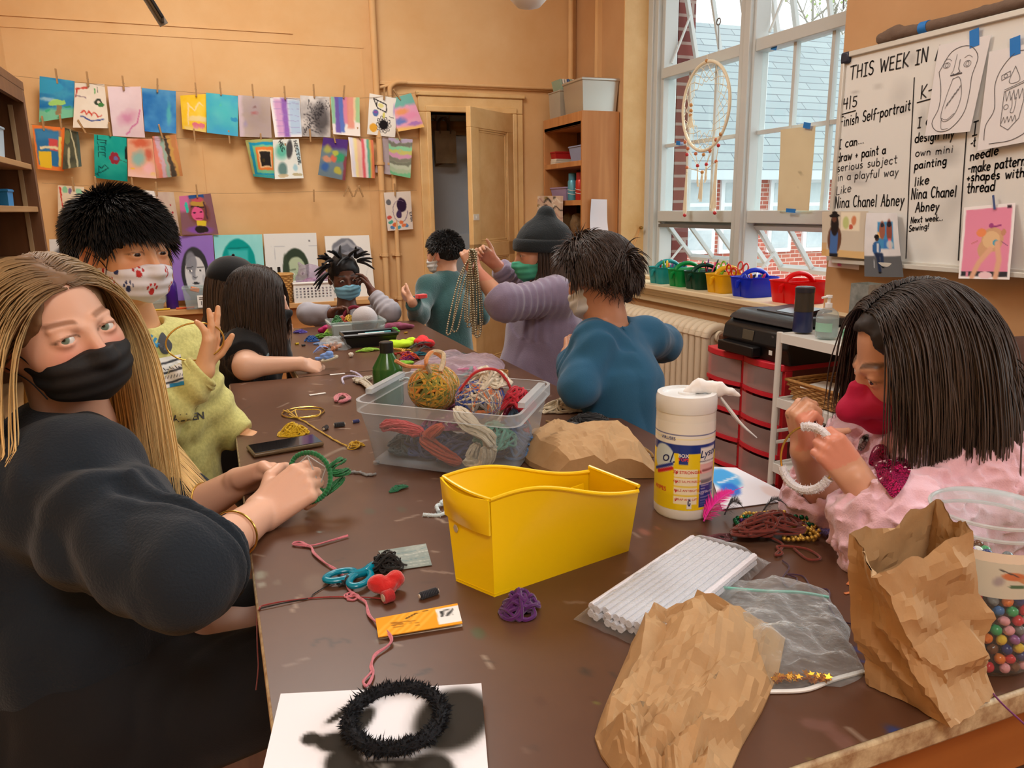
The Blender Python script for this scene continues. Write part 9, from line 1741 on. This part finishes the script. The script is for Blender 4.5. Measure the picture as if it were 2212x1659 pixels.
def girl_black():
 h=Head(560,645,2.45,.205,82,-12,0,.95,False);t=person('girl with long dark hair in a black T-shirt resting an arm on the table',(.08,2.55,0))
 NB,RS,LS,RE,RW,LE,LW,CC,HC=A_((538,715,2.5),(530,755,2.42),(575,735,2.60),(533,806,2.33),(650,800,2.40),(600,770,2.62),(606,738,2.6),(520,830,2.55),(500,980,2.58));s=SDF();s.fn(h.sdf,c=h.C,r=.16);s.lo,s.hi=h.C-.15,h.C+.15
 RE[2]=.75+.036;RW[2]=.75+.03;s.chain([h.L(0,-.08,-.22),NB,NB-[0,0,.08]],[.043,.043,.06],.03);s.cone(NB-[0,0,.08],HC,.075,.085,.05);s.chain([NB-[0,0,.06],RS,RE,RW],[.04,.045,.035,.022],.03);s.chain([NB-[0,0,.06],LS,LE,LW],[.04,.04,.032,.022],.03);hand(s,RW,K(690,796,2.43)-RW,np.array([0,.6,-.8]),.13,fc=[.35,.5,.6,.6],ts=-1,tc=.4);hand(s,LW,UP*.9+RT*.35,nrm(-RT*.2-FW),.125,fc=[.5,.55,.6,.65],ts=1)
 sdf_obj('body',s,.004,skin_mat(),t,h.skin_col((226,182,156),(222,150,130),(60,44,36)));eyes(h,t,(50,34,26));face_mask(t,h,mat('mask_black'),hs=.004,pleat=0,loop=(16,16,18),loops=False)
 g=SDF();g.cone(NB-[0,0,.05],CC,.075,.115,.06);g.cone(CC,HC,.115,.12,.08);SC_=RS+(RE-RS)*.62;g.chain([NB-[0,0,.05],RS,SC_],[.06,.068,.06],.05);g.chain([NB-[0,0,.05],LS,LE],[.06,.06,.05],.05);g.cyl(SC_,SC_+(RE-RS),.09,.005,'d');g.disp=folds(.007,14,3);bt=fabric('tshirt_black',(24,25,28));sdf_obj('tshirt',g,.0055,bt,t,pad=.02);badge('shirt_print',g,[(574,775),(580,762),(586,780),(586,796),(576,796)],mat('print_pale_blue',(150,176,186),.7,var=(60,(40,44,48),.1)),t,20,2.0)
 p=SDF();p.chain([HC,HC+[.12,-.1,-.15],HC+[.1,-.1,-.55]],[.12,.09,.06],.05);p.chain([HC,HC+[.12,.1,-.15],HC+[.1,.1,-.55]],[.12,.09,.06],.05);sdf_obj('leggings',p,.01,fabric('trousers_black'),t)
 c=SDF();c.ell(h.L(0,-.07,.12),np.array([.33,.415,.375])*h.H,h.R);c.cone(h.L(0,-.08,-.2),NB,.05,.05);c.cone(NB-[0,0,.06],CC,.08,.115);c.cone(NB,RS,.06,.07);c.ell(h.L(0,.15,-.15),np.array([.27,.27,.3])*h.H,h.R);hair_cap(t,h,.03,[((0,.44,-.14),(.26,.34,.44)),((0,.35,-.55),(.5,.6,.33))],(44,35,31),.006)
 keep=lambda u:(u[:,2]>-.05)&~((u[:,1]>.38)&(u[:,2]<.6));d0=lambda u:np.stack([np.sign(u[:,0]),-.2+.2*(u[:,0]<0),-.2+0*u[:,0]],1);strands('hair',t,h,3200,lambda u:.30-.06*(u[:,0]<0),keep,d0,.34,c,(44,35,31),(74,58,48),.0015,14,9,.008,.0012,jit=.16,rad=(.36,.45,.4),var=.45)
 b=thing('blue_feather_craft','pale blue feathers and ring held by the girl in black','craft',K(697,777,2.45))
 for k,(a,e)in enumerate((((714,772),(684,774)),((712,766),(690,768)))):s2=SDF();s2.cone(K(*a,2.46),K(*e,2.46),.012,.006);s2.disp=lambda P:.004*fbm(P,80,2);sdf_obj('feather_tuft',s2,.004,mat('feather_110_150_220',(110,150,220),.8),b,pad=.01)
 m=MB();a=np.linspace(0,6.283,24,endpoint=False);m.tube(K(712,775,2.45)+np.c_[.024*np.cos(a),.018*np.sin(a),.006*np.cos(a)],.0045,8,closed=True);m.build('ring',yarn_mat((206,196,170)),b)
def girl_cap():
 h=Head(508,618,2.85,.2,75,-8,0,.95,False);t=person('child in a black baseball cap and black top, half hidden by the long haired girl',(.05,3.0,0));NB,RS,LS,CC,HC=A_((490,690,2.9),(465,725,2.84),(520,715,2.98),(480,790,2.92),(480,930,2.95));s=SDF();s.fn(h.sdf,c=h.C,r=.16);s.lo,s.hi=h.C-.15,h.C+.15;s.chain([h.L(0,-.08,-.22),NB,HC],[.045,.05,.08],.03);s.chain([RS,K(462,790,2.8),K(540,800,2.85)],[.04,.035,.025],.03);hand(s,K(540,800,2.85),RT,-NZ,.12,.4);sdf_obj('body',s,.005,skin_mat(),t,h.skin_col((214,170,146),(214,140,120),(60,44,36)))
 g=SDF();g.cone(NB-[0,0,.04],CC,.07,.115,.06);g.cone(CC,HC,.115,.12,.05);g.chain([RS,K(462,790,2.8),K(530,800,2.85)],[.062,.055,.04],.05);g.cone(NB,LS,.06,.06,.05);g.disp=folds(.007,14,5);sdf_obj('top',g,.007,mat('tshirt_black'),t,pad=.02)
 c=SDF();c.ell(h.L(0,-.06,.16),np.array([.39,.47,.40])*h.H,h.R);c.plane(h.L(0,0,.08),-h.R[:,2]+.25*h.R[:,1]*0,.01);c.ell(h.L(0,.45,.08),np.array([.26,.26,.05])*h.H,h.R@rx(-.15),.02);cap=sdf_obj('baseball_cap',c,.005,fabric('cap_black',(20,20,22)),t,pad=.01);m=MB();m.ball(h.L(0,-.06,.57),.006,10,6);m.build('cap_button',mat('cap_black'),cap)
 c2=SDF();c2.ell(h.L(0,-.07,.1),np.array([.34,.42,.37])*h.H,h.R);c2.cone(NB,CC,.07,.115);hair_cap(t,h,.02,[((0,.42,-.14),(.27,.33,.44))],(84,66,54),.006);strands('hair',t,h,1200,.26,lambda u:(u[:,2]<.2)&(u[:,2]>-.6)&(u[:,1]<.3),lambda u:np.stack([u[:,0],-.3+0*u[:,0],-.6+0*u[:,0]],1),.3,c2,(78,60,48),(110,88,70),.002,10,5,.01,rad=(.36,.45,.4))
def girl_bluemask():
 h=Head(752,606,3.52,.205,12,-10,-4,.96);t=person('girl in a grey sweatshirt and light blue mask at the far end of the table',(.58,3.62,0));NB,RS,LS,RE,RW,LE,LW,CC,HC=A_((750,668,3.6),(705,690,3.57),(806,685,3.62),(668,702,3.42),(716,692,3.40),(842,695,3.5),(803,630,3.52),(755,740,3.63),(755,830,3.65));s=SDF();s.fn(h.sdf,c=h.C,r=.16);s.lo,s.hi=h.C-.15,h.C+.15;RE[2]=.80;RW[2]=.80;LE[2]=max(LE[2],.79)
 s.chain([h.L(0,-.08,-.22),NB,NB-[0,0,.1],HC],[.042,.042,.07,.08],.03);s.chain([NB-[0,0,.05],RS,RE,RW],[.04,.04,.035,.024],.03);s.chain([NB-[0,0,.05],LS,LE,LW],[.04,.04,.035,.022],.03);hand(s,RW,RT*.8+UP*.25,-FW*.3-UP*.6+0*NZ,.13,fc=[.5,.6,.65,.7],ts=1,tc=.3);hand(s,LW,UP*.85-RT*.45,nrm(-RT*.7-FW*.2),.13,fc=[.3,.5,.6,.7],ts=-1);sdf_obj('body',s,.0036,skin_mat(),t,h.skin_col((92,58,44),(104,60,46),(30,22,20),.6));eyes(h,t,(24,14,10),K(800,700,3.3)-h.L(0,.3,0))
 face_mask(t,h,mat('mask_blue',(126,182,206),.8),puff=.035,hs=.0034,pleat=.002,loop=(220,224,226));g=SDF();g.cone(NB-[0,0,.05],CC,.07,.112,.06);g.cone(CC,HC,.112,.12,.06);RC,LC=RE+(RW-RE)*.92,LE+(LW-LE)*.86;g.chain([NB-[0,0,.05],RS,RE,RC],[.055,.05,.042,.036],.04);g.chain([NB-[0,0,.05],LS,LE,LC],[.055,.05,.044,.036],.04);g.cyl(RC,RC+nrm(RW-RE)*.1,.07,.004,'d');g.cyl(LC,LC+nrm(LW-LE)*.1,.07,.004,'d');g.disp=folds(.006,16,6,((LE,LC,4,.004),))
 gc=np.array(lin((158,156,164)));bl=np.array(lin((150,186,196)))
 def bands(v):w=np.clip(np.abs(v[:,0]-CC[0])*0+(.085-np.abs(v[:,0]-CC[0]))/.012,0,1)*(np.abs(v[:,2]-CC[2]-.06)<.07);return gc*(1-w[:,None])+bl*w[:,None]
 sdf_obj('sweatshirt',g,.005,mat('sweatshirt_grey',(255,255,255),.95,attr='Col',sheen=.2,spec=.2),t,bands,pad=.02)
 hair_cap(t,h,.02,[((0,.42,-.12),(.28,.33,.36)),((0,.3,-.5),(.5,.6,.34))],(22,20,22),.005);rr=np.random.RandomState(3)
 for k,(x,y,z,dx,dz)in enumerate(((-.26,.1,.44,.5,.4),(-.3,.1,.36,1.0,.1),(.26,.1,.44,-.5,.4),(.32,.1,.34,-1.0,.05),(.36,-.1,.1,-.9,-.7),(.1,.15,.5,-.1,.4),(-.1,.15,.5,.2,.4),(.3,0,.4,-.7,.35))):
  for j in range(3):b=h.L(x,y,z);q=[b];d=nrm(h.R[:,0]*(-dx if False else np.sign(x)*abs(dx))+h.R[:,2]*dz+rr.randn(3)*.25);[q.append(q[-1]+d*.016+np.array([0,0,-.0022*i]))for i in range(5)];m=MB();m.tube(np.array(q),[.007,.008,.006,.0055,.005,.002],6);m.build('hair_twist',mat('hair_22_20_22'),t)
 d=thing('maroon_ring','maroon wrapped ring held by the girl in the blue mask','ring',K(755,690,3.38));fuzzy('wrapped_ring',[K(740+26*(1-math.cos(a))+0,700-37*math.sin(a),3.37)for a in np.linspace(.15,2.9,20)],.0075,(120,24,48),d,40)
 st=thing('chair','chair under the girl in the blue mask','chair',(HC[0],HC[1],0));m=MB();m.box((HC[0],HC[1],.40),(.36,.36,.03));m.build('seat',mat('crate_brown'),st,bevel=.006)
 for x in(-.15,.15):
  for y in(-.15,.15):m=MB();m.tube([(HC[0]+x,HC[1]+y,.39),(HC[0]+x,HC[1]+y,0)],.014,8);m.build('leg',mat('table_leg'),st)
 p=SDF();
 for x in(-.08,.08):p.chain([HC+[x,0,-.08],[HC[0]+x,HC[1]-.3,.46],[HC[0]+x,HC[1]-.28,.06],[HC[0]+x,HC[1]-.38,.04]],[.09,.07,.05,.04],.03)
 sdf_obj('trousers',p,.01,fabric('trousers_navy',(40,44,58)),t)
def boy_teal():
 h=Head(958,548,3.72,.2,-128,-6,0,.96,False);t=person('boy in a dark teal sweater seen from behind by the closet door',(1.06,3.66,0));NB,LS,RS,LE,LW,CC,HC=A_((966,590,3.72),(925,620,3.66),(1018,622,3.80),(905,680,3.55),(890,652,3.42),(970,670,3.74),(972,752,3.75));RE,RW=A_((1036,680,3.85),(1010,690,3.98));s=SDF();s.fn(h.sdf,c=h.C,r=.16);s.lo,s.hi=h.C-.15,h.C+.15
 s.chain([h.L(0,-.08,-.22),NB,NB-[0,0,.08],HC],[.042,.042,.06,.08],.03);s.chain([NB-[0,0,.05],LS,LE,LW],[.04,.04,.033,.022],.03);s.chain([NB-[0,0,.05],RS,RE,RW],[.04,.04,.033,.022],.03);hand(s,LW,UP*.4-RT*.5+FW*.3,RT,.125,.5);hand(s,RW,FW,-RT,.125,.5);sdf_obj('body',s,.0042,skin_mat(),t,h.skin_col((206,156,128),(214,130,110),(40,30,26)));face_mask(t,h,mat('mask_white',(216,220,224),.85),hs=.004,loop=(230,230,230),pleat=.002)
 g=SDF();g.cone(NB-[0,0,.035],CC,.06,.108,.05);g.cone(CC,HC-[0,0,.05],.108,.116,.06);LC=LE+(LW-LE)*.9;RC=RE+(RW-RE)*.9;g.chain([NB-[0,0,.045],LS,LE,LC],[.05,.05,.044,.038],.04);g.chain([NB-[0,0,.045],RS,RE,RC],[.05,.05,.044,.038],.04);g.cyl(LC,LC+nrm(LW-LE)*.1,.07,.004,'d');g.plane(HC-[0,0,.06],(0,0,-1),.01);g.disp=folds(.006,14,4);sdf_obj('sweater',g,.0055,fabric('sweater_teal',(50,88,88),.95,.5,(180,.7,3),(40,(36,66,68),.3,.5)),t,pad=.02)
 w=SDF();w.cone(HC-[0,0,.055],HC-[0,0,.072],.122,.118);sdf_obj('undershirt',w,.006,fabric('undershirt_white',(226,226,228)),t);p=SDF();p.ell(HC-[0,0,.1],(.12,.115,.1))
 for x in(-.06,.06):f=np.array([HC[0]+x,HC[1],0]);p.chain([HC+[x,0,-.12],f+[0,0,.35],f+[0,0,.04],f+[0,.08,.035]],[.085,.065,.05,.04],.04)
 sdf_obj('trousers',p,.008,fabric('trousers_plum',(50,46,56)),t);hair_cap(t,h,.025,[((0,.46,-.16),(.27,.33,.38)),((0,.3,-.55),(.5,.55,.33)),((.34,.02,-.13),(.1,.13,.15)),((-.34,.02,-.13),(.1,.13,.15))],(26,23,22),.005)
 c=SDF();c.ell(h.L(0,-.07,.12),np.array([.345,.43,.39])*h.H,h.R);strands('hair',t,h,1800,.02,lambda u:(u[:,2]>-.45)&~((u[:,1]>.5)&(u[:,2]<.25))&~((np.abs(u[:,0])>.75)&(u[:,2]<-.1)),lambda u:np.stack([u[:,0]*.3,.4*(u[:,1]>0)+0*u[:,0],-.8+0*u[:,0]],1),.05,c,(26,23,22),(44,40,38),.0014,4,4,.008,jit=.6,rad=(.35,.435,.395))
 d=thing('red_craft','small red craft piece in the hand of the boy in teal','craft',K(912,641,3.45));m=MB();m.box(K(910,640,3.43),(.05,.03,.02),rz(.4));m.build('felt_piece',mat('felt_red'),d,bevel=.004)
def child_beanie():
 h=Head(1166,545,2.72,.205,-78,-8,0,.95,False);t=person('child in a grey beanie and lavender fleece lifting silver bead strings',(1.12,2.6,0));NB,RS,LS,RE,RW,LE,LW,CC,HC=A_((1195,600,2.74),(1165,628,2.88),(1200,640,2.62),(1110,612,2.92),(1066,566,2.86),(1090,655,2.50),(1026,585,2.55),(1180,700,2.74),(1150,850,2.76));s=SDF();s.fn(h.sdf,c=h.C,r=.16);s.lo,s.hi=h.C-.15,h.C+.15
 s.chain([h.L(0,-.08,-.22),NB,NB-[0,0,.08],HC],[.042,.042,.07,.08],.03);s.chain([NB-[0,0,.05],RS,RE,RW],[.04,.04,.033,.023],.03);s.chain([NB-[0,0,.05],LS,LE,LW],[.04,.042,.035,.023],.03);hand(s,LW,K(1012,548,2.56)-LW,nrm(FW*.8-RT*.1+UP*.1),.13,fc=[.55,.62,.66,.7],ts=-1,tdir=UP*.9+RT*.35);hand(s,RW,K(1050,552,2.84)-RW,nrm(-FW*.7-UP*.3),.13,fc=[.5,.6,.62,.65],ts=-1,tdir=UP*.9-RT*.15)
 sdf_obj('body',s,.0036,skin_mat(),t,h.skin_col((196,146,118),(200,120,100),(50,36,30)));eyes(h,t,(40,26,20));face_mask(t,h,mat('mask_mint',(72,170,140),.85),hs=.0036,loop=(20,20,22),pleat=.0015,puff=.04)
 b=SDF();H=h.H;b.ell(h.L(0,-.1,.18),np.array([.42,.50,.40])*H,h.R);b.cone(h.L(0,-.08,.2),h.L(0,-.2,.60),.36*H,.17*H,.12*H);b.plane(h.L(0,0,.03),-h.R[:,2]+.18*h.R[:,1],.01);b.fn(lambda P:h.sdf(P)-.002,.0,'d');b.disp=lambda P:.002*fbm(P,30,4);bt=sdf_obj('beanie',b,.005,fabric('beanie_grey',(38,44,48),.95,.15,(200,.7,3)),t,pad=.01);b2=SDF();b2.ell(h.L(0,-.09,.12),np.array([.47,.55,.50])*H,h.R);b2.plane(h.L(0,0,.01),-h.R[:,2]+.18*h.R[:,1],.01);b2.plane(h.L(0,0,.24),h.R[:,2]-.18*h.R[:,1],.012);b2.ell(h.L(0,-.09,.1),np.array([.40,.48,.5])*H,h.R,0,'d');sdf_obj('folded_brim',b2,.004,mat('beanie_grey'),bt)
 g=SDF();g.cone(NB-[0,0,.04],CC,.075,.12,.05);g.cone(CC,HC,.12,.15,.06);LC=LE+(LW-LE)*.28;RC=RE+(RW-RE)*.75;g.chain([NB-[0,0,.055],LS,LE,LC],[.06,.064,.056,.05],.04);g.chain([NB-[0,0,.055],RS,RE,RC],[.06,.058,.05,.042],.04);g.cyl(LC,LC+nrm(LW-LE)*.1,.09,.006,'d');g.cyl(RC,RC+nrm(RW-RE)*.1,.08,.006,'d');g.plane(HC-[0,0,.1],(0,0,-1),.01);g.disp=folds(.007,13,8,((LS,LC,8,.0045),(RE,RC,5,.004)));fm=fabric('fleece_lavender',(128,116,140),.95,.5,(240,.5,2));sdf_obj('fleece',g,.0046,fm,t,pad=.02)
 m=MB();a=np.linspace(0,6.283,40,endpoint=False);
 for z,r in((-.02,.074),(.0,.072),(.02,.068)):m.tube(NB+np.stack([r*np.cos(a),r*np.sin(a),z+.01*np.cos(a)],1),.0125,8,closed=True)
 m.build('collar',fm,t);q=SDF()
 for y in(-.07,.07):f=np.array([HC[0],HC[1]+y,0]);q.chain([HC-[0,-y,.08],f+[0,0,.35],f+[0,0,.04],f+[-.08,0,.035]],[.09,.065,.05,.04],.04)
 sdf_obj('trousers',q,.009,fabric('trousers_plum'),t);c=SDF();c.ell(h.L(0,-.07,.12),np.array([.35,.43,.39])*H,h.R);c.cone(NB,CC,.085,.14);strands('hair',t,h,1400,.14,lambda u:(u[:,2]<.1)&(u[:,2]>-.5)&(u[:,1]<.35),lambda u:np.stack([u[:,0]*.4,.1+0*u[:,0],-1+0*u[:,0]],1),.25,c,(44,32,28),(76,58,48),.0015,10,6,.008,rad=(.35,.44,.39))
 rr=np.random.RandomState(5);top=K(1018,548,2.50)
 for k in range(11):
  x0,yb=(966,722)if k==0 else((978,716)if k==1 else(1002+26*rr.rand(),rr.uniform(690,730)));x1=x0+rr.uniform(6,14);dd=2.50+.012*rr.randn();a,e=K(1014+8*rr.rand(),545,dd),K(1022+8*rr.rand(),548,dd);pts=[a,K((1014*1.2+x0)/2.2,600,dd),K(x0,yb-14,dd),K((x0+x1)/2,yb,dd),K(x1+3,yb-16,dd),K((x1+1028)/2+2,610,dd),e,K(1018,541,dd)]
  beads('bead_necklace','silver bead string looped over the hands of the child in the beanie',pts,.0036,(176,170,146),2.1,closed=True,metal=.85,cat='necklace',group='silver bead strings in the hands',n=200)
def child_blue():
 h=Head(1293,600,1.93,.205,-140,-22,-6,.95,False);t=person('child in a blue long sleeve shirt with braided dark hair, seen from behind',(1.02,1.86,0));NB,LS,RS,LE,LW,RE,RW,CC,HC=A_((1312,692,1.93),(1282,740,1.87),(1398,730,2.02),(1250,838,1.82),(1228,765,1.98),(1436,742,2.18),(1395,770,2.34),(1335,830,1.94),(1335,960,1.95));s=SDF();s.fn(h.sdf,c=h.C,r=.16);s.lo,s.hi=h.C-.15,h.C+.15
 s.chain([h.L(0,-.08,-.22),NB,NB-[0,0,.08],HC],[.043,.043,.06,.08],.03);s.chain([NB-[0,0,.05],LS,LE,LW],[.04,.042,.034,.022],.03);s.chain([NB-[0,0,.05],RS,RE,RW],[.04,.042,.034,.022],.03);hand(s,LW,K(1222,735,2.06)-LW,RT,.125,.45,ts=-1);hand(s,RW,K(1370,785,2.4)-RW,-RT-UP,.125,.45);sdf_obj('body',s,.0034,skin_mat(),t,h.skin_col((196,142,112),(206,120,96),(40,30,26)));face_mask(t,h,mat('mask_white'),hs=.0034,loop=(230,230,230),pleat=.0015)
 g=SDF();g.cone(NB-[0,0,.05],CC,.065,.104,.05);g.cone(CC,HC,.104,.112,.06);LC=LE+(LW-LE)*.88;RC=RE+(RW-RE)*.8;g.chain([NB-[0,0,.05],LS,LE,LC],[.05,.048,.042,.034],.04);g.chain([NB-[0,0,.05],RS,RE,RC],[.05,.05,.044,.036],.04);g.cyl(LC,LC+nrm(LW-LE)*.1,.07,.004,'d');g.cyl(NB-[0,0,.035],NB+[0,0,.1],.056,.008,'d');g.plane(HC-[0,0,.14],(0,0,-1),.01);g.disp=folds(.007,13,2,((LE,LC,4,.004),(RE,RC,4,.004)));bm=fabric('shirt_blue',(44,92,124),.9,.15);sdf_obj('shirt',g,.0044,bm,t,pad=.02)
 a=np.linspace(0,6.283,40,endpoint=False);m=MB();m.tube(NB+np.stack([.058*np.cos(a),.056*np.sin(a),-.028-.008*np.sin(a)],1),.007,8,closed=True,flat=.7);m.build('collar',bm,t);q=SDF()
 for y in(-.07,.07):f=np.array([HC[0],HC[1]+y,0]);q.chain([HC-[0,-y,.1],f+[0,0,.35],f+[0,0,.04],f+[-.08,0,.035]],[.09,.065,.05,.04],.04)
 sdf_obj('trousers',q,.009,fabric('trousers_navy'),t);c=SDF();c.ell(h.L(0,-.07,.12),np.array([.345,.43,.39])*h.H,h.R);hair_cap(t,h,.03,[((0,.46,-.16),(.26,.33,.40)),((0,.3,-.58),(.5,.55,.33)),((.34,.04,-.14),(.1,.14,.15)),((-.34,.04,-.14),(.1,.14,.15))],(34,26,24),.005,disp=lambda P:.006*fbm(P,34,3))
 strands('hair',t,h,3200,.085,lambda u:(u[:,2]>-.5)&~((u[:,1]>.45)&(u[:,2]<.3))&~((np.abs(u[:,0])>.72)&(u[:,2]<-.15)),lambda u:np.stack([-u[:,0]*.7,-.9+0*u[:,0],-.2*u[:,2]],1),.22,c,(34,26,24),(66,52,46),.0015,9,8,.006,.0008,jit=.06,rad=(.355,.44,.40),var=.6)
 for k,pts in enumerate((((1325,560),(1345,590),(1356,625),(1352,650)),((1300,548),(1330,552),(1350,580)))):
  C3=spline([K(px,py,1.86+.02*i)for i,(px,py)in enumerate(pts)],40)
  for j in range(3):s_=np.linspace(0,1,40);o=np.stack([np.sin(s_*26+j*2.094),np.cos(s_*26+j*2.094)],1);m=MB();m.tube(C3+o[:,:1]*RT*.0085+o[:,1:]*FW*.0085,.0085*(1-.3*s_),7);m.build('braid',mat('hair_34_26_24'),t)
 strands('hair',t,h,260,.07,lambda u:(u[:,1]<-.3)&(u[:,2]<-.2),lambda u:np.stack([u[:,0],-.4+0*u[:,0],-.4+0*u[:,0]],1),.15,None,(40,30,28),(66,52,46),.001,10,12,wave=.004,jit=.8)
for _f in(teacher,boy_yellow,girl_pink,girl_black,girl_cap,girl_bluemask,boy_teal,child_beanie,child_blue):_f()
